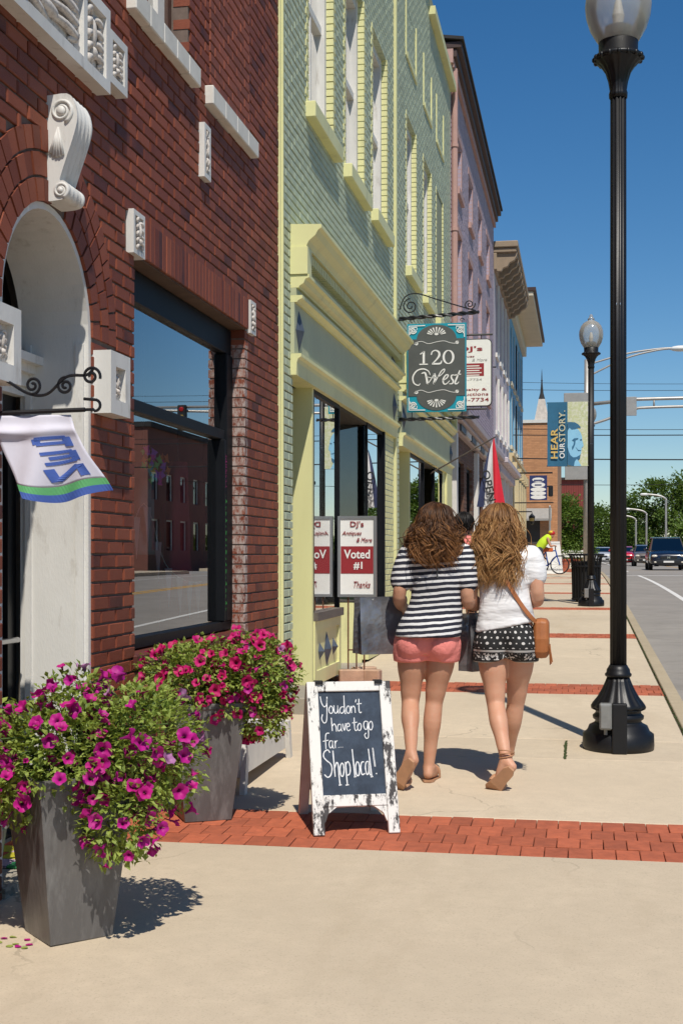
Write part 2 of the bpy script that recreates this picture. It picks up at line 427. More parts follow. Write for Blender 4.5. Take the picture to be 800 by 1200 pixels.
# ------------------------------------------------------------------ brick walls
def rows(y0, y1, z0, z1, cuts, L=.213, H=.0677, j=.011, off0=0):
    out = []; k = 0; z = z0
    while z < z1 - .02:
        zb = min(z + H - j, z1); o = (k % 2) * L / 2 + off0
        y = y0 - o
        cs = cuts(z, zb)
        while y < y1:
            segs = [(max(y, y0), min(y + L - j, y1))]
            for (a, b) in cs:
                ns = []
                for (p, q) in segs:
                    if b <= p or a >= q: ns.append((p, q)); continue
                    if a > p: ns.append((p, a))
                    if b < q: ns.append((b, q))
                segs = ns
            for (p, q) in segs:
                if q - p > .022: out.append((p, q, z, zb))
            y += L
        z += H; k += 1
    return out
def rectcuts(rects):
    def f(za, zb):
        r = []
        for (a, b, c, d) in rects:
            if min(zb, d) - max(za, c) > (zb - za) * .5: r.append((a, b))
        return r
    return f
def backing(name, m, parent, y0, y1, z0, z1, rects, x0, x1, e=.004):      # wall slab with rectangular openings
    ys = sorted({y0, y1} | {r[0] - e for r in rects} | {r[1] + e for r in rects})
    mb = MB()
    for i in range(len(ys) - 1):
        a, b = ys[i], ys[i + 1]; mid = (a + b) / 2
        cutz = sorted([(r[2] - e, r[3] + e) for r in rects if r[0] - e < mid < r[1] + e])
        z = z0
        for (c, d) in cutz:
            if c > z: mb.box(x0, x1, a, b, z, c)
            z = max(z, d)
        if z < z1: mb.box(x0, x1, a, b, z, z1)
    return mb.build(name, m, parent)
unit_brick = None
def lay(bricks, parent, m, name='brick', keep=0, xf=F0, depth=.1, jit=.002, score=None, ch=.004):
    """lay bricks; the 'keep' largest in view become objects, the rest one joined part"""
    global unit_brick
    if keep:
        sc = score or (lambda b: -((xf) ** 2 + ((b[0] + b[1]) / 2) ** 2) ** .5 + min(b[1] - b[0], .2))
        bricks = sorted(bricks, key=sc, reverse=True)
    one = bricks[:keep]; rest = bricks[keep:]
    if one:
        mb = MB(); mb.brick(-.5, .5, -.5, .5, -.5, .5, .05); me = mb.mesh(name, m)
        for (a, b, c, d) in one:
            o = link(name, me, parent, loc=(xf - depth / 2 + random.uniform(-jit, jit), (a + b) / 2, (c + d) / 2))
            o.scale = (depth, b - a, d - c); o.rotation_euler = (random.uniform(-.006, .006), 0, random.uniform(-.006, .006))
    if rest:
        mb = MB()
        for (a, b, c, d) in rest:
            q = random.uniform(-jit, jit); mb.brick(xf - depth, xf + q, a, b, c, d, ch)
        mb.build(name, m, parent, kind='stuff')
m_mort = M('mortar', (.15, .11, .09), .95, .2, 20, .5, 150)
def redbrick():
    m, nt, b = newmat('red_brick')
    i = islandr(nt)
    c = mixc(nt, i, (.15, .034, .016), (.29, .078, .036))
    c = mixc(nt, mathn(nt, 'GREATER_THAN', mathn(nt, 'FRACT', mathn(nt, 'MULTIPLY', i, 7.3)), .93), c, (.085, .022, .016))
    c = mixc(nt, mrange(nt, noisen(nt, 2.2, 5), .45, .75), c, (.2, .05, .025))
    c = mixc(nt, mrange(nt, noisen(nt, 85, 6, .7), .56, .75, 0, .6), c, (.05, .012, .01))
    c = mixc(nt, mrange(nt, noisen(nt, 5, 8, .75), .7, .82, 0, .35), c, (.4, .3, .25))
    yy = sep(nt, posn(nt))[1]; eff = mathn(nt, 'MULTIPLY', mrange(nt, mathn(nt, 'ABSOLUTE', mathn(nt, 'SUBTRACT', yy, 8.905)), .03, .055, 1, 0), mathn(nt, 'MULTIPLY', mrange(nt, noisen(nt, 30, 6, .75, stretch=(1, 1, .5)), .42, .58, 0, .9), mathn(nt, 'LESS_THAN', sep(nt, posn(nt))[2], 2.95)))
    c = mixc(nt, eff, c, (.5, .44, .4))
    nt.links.new(c, b.inputs['Base Color']); b.inputs['Roughness'].default_value = .62
    b.inputs['Specular IOR Level'].default_value = .35
    bumpn(nt, b, noisen(nt, 120, 6, .75), .7, .004)
    MATS['red_brick'] = m; return m
m_brick = redbrick()
m_white = M('white_paint_trim', (.66, .64, .60), .55, .1, 3, .3, 120, col2=(.36, .32, .27), c2=(.56, .8), stretch=(1, 1, .35))
m_stone = M('white_stone', (.66, .63, .57), .75, .1, 7, .35, 120, col2=(.42, .37, .31), c2=(.6, .85))
m_relief = M('relief_stone', (.6, .55, .5), .8, .12, 12, .3, 120, col2=(.25, .2, .17), c2=(.5, .72))  # carving stone, a little browner than the trim, with random dark mottling
m_black = M('black_iron', (.012, .012, .014), .38, .2, 8, .1, 120)
m_dark = M('dark_window_frame', (.008, .009, .011), .5, spec=.12, var=.2)
m_door = M('dark_door', (.008, .008, .009), .3, .2, 6, .05, 90)
m_int = M('interior_wall', (.34, .3, .26), .9, .15, 1.5, 0)
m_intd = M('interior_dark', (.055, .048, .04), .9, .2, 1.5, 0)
m_glass = glassmat('shop_glass', (.85, .88, .88), 2.1, .06)
m_roof = M('roof_dark', (.03, .028, .028), .9, .2, 3, 0)

bb = thing('brick_shop', 'dark red brick shop with white arched doorway and carved white trim', 'building', (F0 - 2, 7, 0))
WALL = thing('wall', None, None, (F0, 7, 0)); del_tags(WALL); setpar(WALL, bb)
YB0, YB1 = 2.9, 9.905; ARC_Y, ARC_R, ARC_Z = 5.485, .505, 2.53
RING = 3; RH = .108
WIN = (6.58, 8.87, .98, 3.05); UW = (6.62, 7.56, 4.40, 6.3); BLIND = (7.97, 9.0, 4.43, 6.3)
def cuts_red(za, zb):
    r = rectcuts([WIN, (6.44, 9.05, 3.05, 3.275), UW])(za, zb)
    zm = (za + zb) / 2; ro = ARC_R + RING * RH
    if zm < ARC_Z:
        r.append((ARC_Y - ARC_R, ARC_Y + ARC_R))
    elif zm < ARC_Z + ro:
        h = math.sqrt(ro * ro - (zm - ARC_Z) ** 2); r.append((ARC_Y - h - .004, ARC_Y + h + .004))
    return r
bl = rows(YB0, YB1, -.05, 8.6, cuts_red, j=.011)
def vis(b):
    y = (b[0] + b[1]) / 2; z = (b[2] + b[3]) / 2
    d = math.hypot(2.28, y); ang = math.degrees(math.atan2(2.28, y)) - 10.24
    v = 650 - 1550 * (z - 1.5) / d
    if ang > 14.6 or v < 0 or v > 900 or (WIN[0] - .1 < y and z < 1.0): return -100
    return min(b[1] - b[0], .2) / d / d
lay(bl, WALL, m_brick, keep=300, score=vis)
# mortar body behind the bricks, with the arch cut in slices
rects = [WIN, UW, (ARC_Y - ARC_R, ARC_Y + ARC_R, -1, ARC_Z + ARC_R + .02)]
backing('mortar', m_mort, WALL, YB0, YB1, -.3, 8.6, rects, F0 - .3, F0 - .012)
mb = MB(); N = 20
for i in range(N):
    a0 = math.pi * i / N; a1 = math.pi * (i + 1) / N
    p0 = (ARC_Y - (ARC_R + .006) * math.cos(a0), ARC_Z + (ARC_R + .006) * math.sin(a0)); p1 = (ARC_Y - (ARC_R + .006) * math.cos(a1), ARC_Z + (ARC_R + .006) * math.sin(a1))
    zt = ARC_Z + ARC_R + .03
    mb.prism([p0, p1, (p1[0], zt), (p0[0], zt)], lambda a, b, d: (d, a, b), F0 - .3, F0 - .0125)
mb.build('arch_mortar', m_mort, WALL)
for r in range(RING):                                  # brick rings of the arch, each brick a piece
    ra = ARC_R + r * RH + .002; rb = ra + RH - .012; n = int(math.pi * ra / .076)
    for i in range(n):
        a0 = math.pi * (i + .06) / n; a1 = math.pi * (i + .94) / n
        poly = [(ARC_Y - q * math.cos(a), ARC_Z + q * math.sin(a)) for q, a in ((ra, a0), (rb, a0), (rb, a1), (ra, a1))]
        cy = sum(p[0] for p in poly) / 4; cz = sum(p[1] for p in poly) / 4
        if abs(cy - 5.54) < .09 and cz > ARC_Z + .4: continue
        MB().prism(poly, lambda a, b, d: (d, a, b), F0 - .1, F0 + random.uniform(-.003, .004)).build('arch_brick', m_brick, WALL)
n = 31                                                 # soldier course over the shop window
for i in range(n):
    a = 6.70 + (8.90 - 6.70) * i / n; w = 2.2 / n - .006
    MB().brick(F0 - .13, F0 + .022 + random.uniform(-.002, .002), a, a + w, 3.062, 3.268).build('soldier_brick', m_brick, WALL)
MB().box(F0 - .14, F0 + .005, 6.6, 8.88, 3.052, 3.061).build('lintel_steel', M('rusty_steel', (.09, .05, .03), .8, .3, 10), WALL)
# bricked-up upper opening: recessed panel
mb = MB()
pb = rows(BLIND[0] + .02, BLIND[1] - .02, 4.45, 6.2, lambda a, b: [])
lay(pb, WALL, M('red_brick_infill', (.24, .062, .03), .7, .2, 6, .5, 120, iv=.2), name='infill_brick', xf=F0 + .008, depth=.02)
# upper window
w = thing('window', None, None, (F0, 7.1, 4.4)); del_tags(w); setpar(w, bb)
MB().box(F0 - .2, F0 - .11, 6.625, 6.7, 4.46, 6.29).box(F0 - .2, F0 - .11, 7.485, 7.555, 4.42, 6.29).box(F0 - .2, F0 - .11, 6.7, 7.485, 4.42, 4.5).build('window_frame', M('brown_frame', (.07, .035, .025), .5), w)
MB().box(F0 - .19, F0 - .13, 7.36, 7.484, 4.5, 6.28).build('casing', m_white, w)
MB().add([(F0 - .16, 6.7, 4.53), (F0 - .16, 7.36, 4.5), (F0 - .16, 7.36, 6.3), (F0 - .16, 6.7, 6.3)], [(0, 1, 2, 3)]).build('pane', m_glass, w)
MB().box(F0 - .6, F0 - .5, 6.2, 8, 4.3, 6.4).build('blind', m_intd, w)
# sills of several cast stones
for (a, b, z0, z1, nst) in ((6.45, 7.62, 4.285, 4.40, 5), (7.89, 9.06, 4.285, 4.40, 4)):
    for i in range(nst):
        p = a + (b - a) * i / nst; q = a + (b - a) * (i + 1) / nst - .004
        MB().cbox(F0 - .15, F0 + .055, p, q, z0 + random.uniform(-.003, .003), z1, .006).build('sill_stone', m_stone, bb)
# carved panels and plaques
def relief(mb, x, ya, yb, za, zb, seed):
    rnd = random.Random(seed); cy, cz = (ya + yb) / 2, (za + zb) / 2; h = (zb - za) / 2; wv = (yb - ya) / 2
    for i in range(9):                                 # leaf curls either side of a central bud
        t = i / 8; s_ = 1 if i % 2 else -1
        z = za + (zb - za) * (.08 + .84 * t)
        p = [(x, cy, z), (x + .014, cy + s_ * wv * .45, z + h * .1), (x + .016, cy + s_ * wv * .78, z - h * .05), (x + .008, cy + s_ * wv * .6, z - h * .22)]
        mb.tube(spline(p, 4), [min(wv, h) * q for q in (.1, .12, .13, .14, .15, .15, .16, .16, .15, .14, .12, .1, .06)], 6)
    mb.ell((x + .006, cy, cz + h * .2), (.022, wv * .3, h * .5), 10, 7)
    mb.ell((x + .006, cy, cz - h * .5), (.026, wv * .34, h * .22), 10, 7)
def plaque(ya, yb, za, zb, d, seed, fr=.035, divs=1, name='carved_panel'):
    p = MB(); x0, x1 = F0 - .05, F0 + d
    p.box(x0, x1, ya, ya + fr, za, zb).box(x0, x1, yb - fr, yb, za, zb).box(x0, x1, ya + fr, yb - fr, za, za + fr).box(x0, x1, ya + fr, yb - fr, zb - fr, zb)
    e = [ya + fr + (yb - ya - 2 * fr) * i / divs for i in range(divs + 1)] if isinstance(divs, int) else divs
    for q in e[1:-1]: p.box(x0, x1 - .004, q - fr * .4, q + fr * .4, za + fr, zb - fr)
    o = p.build(name, m_white, bb)
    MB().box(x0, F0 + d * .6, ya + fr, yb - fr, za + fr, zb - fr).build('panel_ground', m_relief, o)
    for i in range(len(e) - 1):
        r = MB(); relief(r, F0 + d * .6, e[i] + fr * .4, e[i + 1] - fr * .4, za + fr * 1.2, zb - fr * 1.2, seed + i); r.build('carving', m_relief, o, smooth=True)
    return o
plaque(4.5, 6.03, 3.70, 4.10, .07, 3, fr=.055, divs=[4.555, 4.75, 4.9, 5.72, 5.975])
plaque(6.05, 6.30, 3.775, 4.03, .06, 9, fr=.04)
plaque(7.76, 7.90, 3.80, 4.13, .035, 13, fr=.03)
plaque(6.48, 6.66, 3.05, 3.275, .03, 17, fr=.025)
plaque(8.92, 9.07, 3.04, 3.27, .03, 23, fr=.022)
for (a, b) in ((4.70, 4.97), (5.995, 6.27)):
    plaque(a, b, 2.175, 2.475, .085, int(a * 10), fr=.07, name='impost_block')
# scrolled keystone: side profile in (depth, z) extruded along y
kp = [(0, 3.50), (.085, 3.505), (.118, 3.47), (.132, 3.42), (.13, 3.375), (.112, 3.31), (.082, 3.225), (.06, 3.16), (.052, 3.13), (.07, 3.128), (.092, 3.11), (.098, 3.085), (.088, 3.058), (.06, 3.045), (.0, 3.04)]
kp = [(p[0], p[1]) for p in spline([(a, b, 0) for a, b in kp], 3)]
ks = MB(); yk0, yk1 = 5.445, 5.625; prof = []
for i in range(17):
    t = i / 16; yy = yk0 + (yk1 - yk0) * t
    gro = -.007 * abs(math.sin(t * math.pi * 4)) if .12 < t < .88 else 0
    prof.append([(F0 - .03 if d < .001 else F0 + d + (gro if d > .03 else 0), yy, z) for d, z in kp])
ks.rings(prof)
keyo = ks.build('keystone', m_white, bb)
for (cy_, cz_, r0) in ((.06, 3.43, .052), (.058, 3.085, .034)):
    sc = MB(); pts = []
    for i in range(40):
        t = i / 39; a = -1.2 + t * 4.2 * math.pi; rr_ = r0 * (1 - .82 * t); pts.append((F0 + cy_ + rr_ * math.cos(a), yk0 - .002, cz_ + rr_ * math.sin(a)))
    sc.tube(pts, [.009 * (1 - .5 * i / 39) for i in range(40)], 6)
    sc.ell((F0 + cy_, yk0 - .003, cz_), (r0 * .42, .012, r0 * .42), 10, 6)
    sc.build('scroll_carving', m_white, keyo, smooth=True)
sc = MB()
for i in range(5):
    a = -2.1 + i * .22
    sc.tube([(F0 + .045, yk0 - .001, 3.36), (F0 + .045 + .11 * math.cos(a) * .6, yk0 - .004, 3.36 + .13 * math.sin(a))], [.004, .009], 6)
sc.build('leaf_carving', m_white, keyo, smooth=True)
# white recessed doorway
rv = MB(); D = .345; y1 = ARC_Y + ARC_R; y0_ = ARC_Y - ARC_R
prof = [(y0_, -.05)] + [(ARC_Y - ARC_R * math.cos(math.pi * i / 24), ARC_Z + ARC_R * math.sin(math.pi * i / 24)) for i in range(25)] + [(y1, -.05)]
inn = [(ARC_Y + (a - ARC_Y) * (1 - .03 / ARC_R), ARC_Z + (b - ARC_Z) * (1 - .03 / ARC_R) if b > ARC_Z else b) for a, b in prof]
rings_ = []
for i in range(len(prof)):
    (a, b), (c, d) = prof[i], inn[i]
    rings_.append([(F0 - .012 - D, a, b), (F0 - .014, a, b), (F0 - .014, c, d), (F0 - .012 - D, c, d)])
rv.rings(rings_); dr = rv.build('door_reveal', m_white, bb)
mp = MB()                                              # raised panel mouldings on the reveal
for yy, sg in ((y1 - .03, -1), (y0_ + .03, 1)):
    for (xa, xb, za, zb) in ((F0 - .33, F0 - .30, .25, 2.5), (F0 - .075, F0 - .035, .25, 2.5)):
        mp.box(xa, xb, min(yy, yy + sg * .012), max(yy, yy + sg * .012), za, zb)
mp.build('reveal_moulding', m_white, dr)
xd = F0 - .36
ent = MB()
for (za, zb, d) in ((2.30, 2.36, .05), (2.36, 2.40, .08), (2.40, 2.44, .12), (2.255, 2.30, .03)):
    ent.box(xd - .05, xd + d, y0_ + .03, y1 - .03, za, zb)
ent.build('transom_cornice', m_white, bb)
dt = thing('door', None, None, (xd, ARC_Y, .1)); del_tags(dt); setpar(dt, bb)
MB().box(xd - .1, xd - .02, y0_ + .03, y0_ + .12, .1, 2.255).box(xd - .1, xd - .02, y1 - .12, y1 - .03, .1, 2.255).box(xd - .1, xd - .02, y0_ + .12, y1 - .12, 2.18, 2.255).box(xd - .1, xd - .02, y0_ + .12, y1 - .12, .1, .32).build('door_frame', m_door, dt)
MB().add([(xd - .06, y0_ + .12, .32), (xd - .06, y1 - .12, .32), (xd - .06, y1 - .12, 2.18), (xd - .06, y0_ + .12, 2.18)], [(0, 1, 2, 3)]).build('pane', glassmat('door_glass', (.1, .1, .1), .35, .0), dt)
hd = MB(); hd.tube([(xd, 5.28, .98), (xd + .06, 5.28, .98), (xd + .06, 5.28, 1.3), (xd, 5.28, 1.3)], .011, 8); hd.tube([(xd + .04, 5.1, 1.10), (xd + .04, 5.85, 1.10)], .013, 8)
hd.build('push_bar', M('steel', (.5, .5, .5), .3, .1, 9, 0, metal=1), dt)
fl = MB(); fp = [(ARC_Y - (ARC_R - .03) * math.cos(math.pi * i / 20), ARC_Z + (ARC_R - .03) * math.sin(math.pi * i / 20)) for i in range(21)]
fl.add([(xd - .03, a, b) for a, b in fp] + [(xd - .03, y1 - .03, 2.44), (xd - .03, y0_ + .03, 2.44)], [tuple(range(23))[::-1]])
fl.build('fanlight', glassmat('fan_glass', (.12, .12, .12), .5, .0), bb)
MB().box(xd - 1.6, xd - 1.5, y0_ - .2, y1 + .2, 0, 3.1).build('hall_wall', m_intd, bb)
MB().box(F0 - .5, F0 + .012, y0_ + .001, y1 - .001, -.2, gz(5.5) + .03).build('threshold', m_step, bb)
# display window: frame, panes, room and what is in it
xg = F0 - .13
fr = MB()
fr.box(xg - .04, xg + .035, 6.585, 8.865, 2.87, 3.048).box(xg - .04, xg + .03, 6.585, 6.64, 1.05, 2.87)
fr.box(xg - .04, xg + .045, 8.71, 8.865, 1.05, 2.87).box(xg - .04, xg + .035, 6.64, 8.71, 2.275, 2.345).box(xg - .04, xg + .035, 6.585, 8.865, .985, 1.05)
fr.box(xg - .045, xg + .06, 8.60, 8.64, 1.05, 2.275)
shw = thing('shop_window', None, None, (xg, 7.7, 1)); del_tags(shw); setpar(shw, bb)
bev(fr.build('window_frame', m_dark, shw), .006)
for (za, zb) in ((1.05, 2.275), (2.345, 2.87)):
    MB().add([(xg, 6.64, za), (xg, 8.71, za), (xg, 8.71, zb), (xg, 6.64, zb)], [(0, 1, 2, 3)]).build('pane', m_glass, shw)
MB().cbox(F0 - .14, F0 + .02, 6.56, 8.9, .9, .978, .008).build('window_sill', m_brick, bb)
rm = MB(); rm.box(-6.5, -6.4, 6.1, 9.7, .1, 3.4).box(-6.4, xg - .06, 6.1, 6.2, .1, 3.4).box(-6.4, xg - .06, 9.6, 9.7, .1, 3.4)
rm.box(-6.4, xg - .06, 6.2, 9.6, 3.3, 3.4); rm.build('room', m_int, bb)
MB().box(-6.4, F0 - .31, 6.2, 9.6, .05, .25).build('room_floor', M('pale_wood_floor', (.5, .38, .25), .5, .15, 3, .1, 40, stretch=(.2, 1, 1)), bb)
MB().box(-8, F0 - .3, YB0, YB1, 8.6, 8.75).build('roof', m_roof, bb)
MB().box(-8, F0 - .301, YB0, YB0 + .2, -.3, 8.6).box(-8, F0 - .301, YB1 - .2, YB1, -.3, 8.6).box(-8, -7.8, YB0 + .2, YB1 - .2, -.3, 8.6).build('side_wall', m_mort, bb)
MB().box(F0 - .3, F0 + .06, YB0, YB1, 8.6, 8.75).build('coping', m_stone, bb)
# ------------------------------------------------------------------ pale green shop building
m_green = M('sage_painted_brick', (.43, .48, .34), .55, .08, 1.2, .3, 110, iv=.07, col2=(.33, .365, .27), c2=(.6, .85))
m_trim = M('yellow_green_paint', (.69, .665, .335), .5, .08, 1.5, .15, 90, col2=(.42, .40, .2), c2=(.56, .85), stretch=(1, 1, .3))
m_frz = M('olive_frieze_paint', (.44, .45, .28), .55, .07, 3, .12, 90, col2=(.35, .355, .23), c2=(.62, .85))
m_gmort = M('green_joint', (.26, .28, .19), .9, .15, 12, .3, 120)
m_slate = M('slate_ornament', (.07, .085, .11), .5, .2, 20, .1, 120)
m_wood = M('grey_wood', (.12, .1, .085), .7, .25, 8, .3, 60, stretch=(1, .15, 1))
gb = thing('green_shop', 'pale green painted brick shop row with yellow green trim and tall windows', 'building', (F0 - 2, 16.5, .2))
GW = thing('wall', None, None, (F0, 16, 0)); del_tags(GW); setpar(GW, gb)
GY0, GY1, GM = 9.935, 23.55, 16.33
wins = [(11.02, 12.17), (12.83, 13.95), (14.55, 15.65), (17.48, 18.5), (19.42, 20.44), (21.18, 22.2)]
rects = [(a, b, 5.32, 7.42) for a, b in wins]
store = [(10.42, 15.4, -1, 4.05), (16.75, 23.3, -1, 3.9)]
att = [(17.42, 18.5, 8.17, 8.84), (19.42, 20.44, 8.17, 8.84), (21.18, 22.25, 8.17, 8.84)]
gbr = rows(GY0 + .13, 20.1, -.05, 10.2, rectcuts(rects + store + att + [(GM - .07, GM + .09, 0, 11)])) + rows(20.1, GY1, -.05, 9.75, rectcuts(rects + store + att))
lay(gbr, GW, m_green, ch=.005, jit=.0015)
backing('mortar', m_gmort, GW, GY0, 20.1, -.3, 10.2, rects[:5] + store, F0 - .3, F0 - .016)
backing('mortar', m_gmort, GW, 20.1, GY1, -.3, 9.75, rects + store, F0 - .3, F0 - .016)
bev(MB().box(F0 - .05, F0 + .012, GY0 - .018, GY0 + .075, -.02, 10.2).box(F0 - .05, F0 + .026, GY0 + .015, GY0 + .05, -.02, 10.2).build('corner_strip', m_trim, gb), .004)
bev(MB().box(F0 - .05, F0 + .03, GM - .055, GM + .065, .3, 10.2).build('downpipe', m_trim, gb), .006)
bev(MB().box(F0 - .3, F0 + .1, GY0, 20.1, 10.2, 10.32).build('coping', m_trim, gb)); bev(MB().box(F0 - .3, F0 + .1, 20.11, GY1 + .02, 9.75, 9.88).build('coping', m_trim, gb))
for (a, b) in wins:                                    # sash windows: jamb bricks, sill, frame, panes
    jb = MB(); z = 5.32; k = 0
    while z < 7.4:
        jb.brick(F0 - .14, F0 + .007, b - .012, b + (.105 if k % 2 else .06), z, z + .057, .004); jb.brick(F0 - .14, F0 + .007, a - (.105 if k % 2 else .06), a + .012, z, z + .057, .004); z += .0677; k += 1
    jb.build('jamb_brick', m_trim, gb, kind='stuff')
    bev(MB().box(F0 - .12, F0 + .085, a - .09, b + .1, 5.195, 5.33).build('window_sill', m_trim, gb), .006)
    w = thing('window', None, None, (F0 - .1, (a + b) / 2, 5.33)); del_tags(w); setpar(w, gb)
    x = F0 - .11; q = .1
    MB().box(x - .06, x + .05, a + .013, a + q, 5.332, 7.4).box(x - .06, x + .05, b - q, b - .013, 5.332, 7.4).box(x - .06, x + .04, a + q, b - q, 7.3, 7.4).box(x - .06, x + .04, a + q, b - q, 5.332, 5.4).build('window_frame', m_white, w)
    MB().box(x - .055, x + .02, a + q, b - q, 6.33, 6.40).box(x - .05, x + .016, (a + b) / 2 - .018, (a + b) / 2 + .018, 5.4, 7.3).build('sash_bar', m_white, w)
    MB().add([(x - .02, a + q, 5.4), (x - .02, b - q, 5.4), (x - .02, b - q, 7.3), (x - .02, a + q, 7.3)], [(0, 1, 2, 3)]).build('pane', m_glass, w)
    MB().box(x - .3, x - .28, a, b, 5.3, 7.42).build('blind', M('blind_cloth', (.3, .29, .26), .9), w)
for (a, b, c, d) in att:                               # blind attic panels framed in yellow green
    MB().box(F0 - .02, F0 - .011, a, b, c, d).build('attic_panel', m_green, gb)
    f = MB(); f.box(F0 - .01, F0 + .014, a - .05, a + .04, c - .05, d + .05).box(F0 - .01, F0 + .014, b - .04, b + .05, c - .05, d + .05).box(F0 - .01, F0 + .02, a + .04, b - .04, c - .06, c + .02); f.build('panel_frame', m_trim, gb)
lay(sum([rows(a, b, c, d, lambda p, q: []) for a, b, c, d in att], []), GW, m_green, name='attic_brick', xf=F0 - .004, depth=.02)
# the two shopfront entablatures: stacked mouldings
def entab(y0, y1, zs, nm='cornice'):
    c = thing(nm, None, None, (F0, y0, zs)); del_tags(c); setpar(c, gb)
    lay_ = [(3.99, 4.13, .17, m_trim), (3.955, 3.99, .13, m_trim), (3.86, 3.955, .075, m_frz), (3.73, 3.86, .04, m_frz), (3.68, 3.73, .11, m_trim), (3.64, 3.68, .075, m_trim),
            (3.57, 3.64, .05, m_frz), (3.53, 3.57, .085, m_trim), (3.10, 3.53, .035, m_frz), (3.03, 3.10, .07, m_trim), (2.94, 3.03, .045, m_frz)]
    prf = [('crown', m_trim, [(.0, 4.145), (.25, 4.135), (.25, 4.108), (.225, 4.095), (.20, 4.05), (.15, 4.01), (.13, 3.975), (.13, 3.962)]), ('band', m_frz, [(.05, 3.961), (.05, 3.741)]),
           ('lower_cornice', m_trim, [(.15, 3.74), (.15, 3.715), (.12, 3.705), (.105, 3.67), (.07, 3.65), (.065, 3.636)]), ('band', m_frz, [(.045, 3.635), (.045, 3.576)]), ('bead', m_trim, [(.095, 3.575), (.095, 3.55), (.06, 3.535), (.05, 3.521)]),
           ('frieze', m_frz, [(.03, 3.52), (.03, 3.111)]), ('architrave', m_trim, [(.085, 3.11), (.085, 3.085), (.06, 3.07), (.05, 3.04), (.045, 2.94)])]
    for (nm_, mm, pp) in prf:
        MB().prism([(-.14, pp[0][1])] + pp + [(-.14, pp[-1][1])], lambda a, b, d: (F0 + a, d, b + zs), y0, y1).build(nm_, mm, c)
    dn = MB(); n = int((y1 - y0 - .1) / .075)
    for i in range(n): dn.box(F0 + .049, F0 + .115, y0 + .06 + i * .075, y0 + .1 + i * .075, 3.875 + zs, 3.945 + zs)
    dn.build('dentil', m_trim, c, kind='stuff')
    for yy in (y0, y1 - .16):
        MB().box(F0 - .1, F0 + .14, yy - .012, yy + .15, 3.742 + zs, 3.96 + zs).build('end_block', m_trim, c)
    for yy, zz, hh in ((y0 + .17, 3.31, .17), (y1 - .2, 3.31, .17), (y0 + .2, 3.8, .09), (y1 - .5, 3.8, .09)):
        dm = MB(); x0 = F0 + (.031 if zz < 3.5 else .051)
        dm.add([(x0, yy - .12, zz + zs), (x0, yy, zz - hh + zs), (x0, yy + .12, zz + zs), (x0, yy, zz + hh + zs), (x0 + .045, yy, zz + zs)], [(0, 1, 4), (1, 2, 4), (2, 3, 4), (3, 0, 4), (0, 3, 2, 1)])
        dm.build('diamond_ornament', m_slate, c)
    return c
entab(10.34, 16.25, 0); entab(16.75, 23.35, -.05)
# first shopfront: side niche, show window, recessed door, second window
xs = F0 - .01
sf = thing('shopfront', None, None, (xs, 13, .3)); del_tags(sf); setpar(sf, gb)
MB().box(F0 - .9, xs + .01, 11.2, 11.26, .37, 2.94).build('side_panel', m_trim, sf)
MB().box(F0 - 1.0, F0 - .9, 10.3, 11.26, .2, 2.94).build('niche_wall', m_trim, sf)
MB().cbox(F0 - .9, F0 + .2, 10.2, 11.19, .05, .372, .01).build('step', m_step, sf)
def bulk(a, b, x, zb, zt, par):
    o = MB().box(x - .08, x, a, b, zb, zt).build('bulkhead', m_trim, par)
    f = MB(); f.box(x, x + .022, a, a + .09, zb, zt).box(x, x + .022, b - .09, b, zb, zt).box(x, x + .022, a + .09, b - .09, zb, zb + .12).box(x, x + .022, a + .09, b - .09, zt - .09, zt)
    f.build('panel_frame', m_trim, o)
    MB().box(x - .01, x + .05, a, b, zt + .001, zt + .075).build('sill', m_wood, o)
    for yy, hh in (((a + b) / 2 - .33, .08), ((a + b) / 2, .16), ((a + b) / 2 + .33, .08)):
        if b - a < 1: continue
        zz = (zb + zt) / 2; ww = hh * .62
        dm = MB(); x0 = x + .0005
        dm.add([(x0, yy - ww, zz), (x0, yy, zz - hh), (x0, yy + ww, zz), (x0, yy, zz + hh), (x0 + .05, yy, zz)], [(0, 1, 4), (1, 2, 4), (2, 3, 4), (3, 0, 4), (0, 3, 2, 1)]); dm.build('diamond_ornament', m_slate, o)
def glaze(a, b, za, zb, x, par, m=m_glass):
    f = MB(); f.box(x - .03, x + .02, a, a + .035, za, zb).box(x - .03, x + .02, b - .035, b, za, zb).box(x - .03, x + .02, a + .035, b - .035, zb - .04, zb)
    f.build('window_frame', m_dark, par)
    MB().add([(x - .004, a + .035, za), (x - .004, b - .035, za), (x - .004, b - .035, zb - .04), (x - .004, a + .035, zb - .04)], [(0, 1, 2, 3)]).build('pane', m_glass, par)
m_glass2 = m_glass
bulk(11.261, 12.53, xs, .36, .92, sf); glaze(11.261, 12.53, .995, 2.94, xs - .01, sf)
bulk(14.2, 15.33, xs, .36, .92, sf); glaze(14.2, 15.33, .995, 2.94, xs - .01, sf)
MB().box(xs - .06, xs + .03, 15.33, 15.4, .3, 2.94).build('post', m_dark, sf)
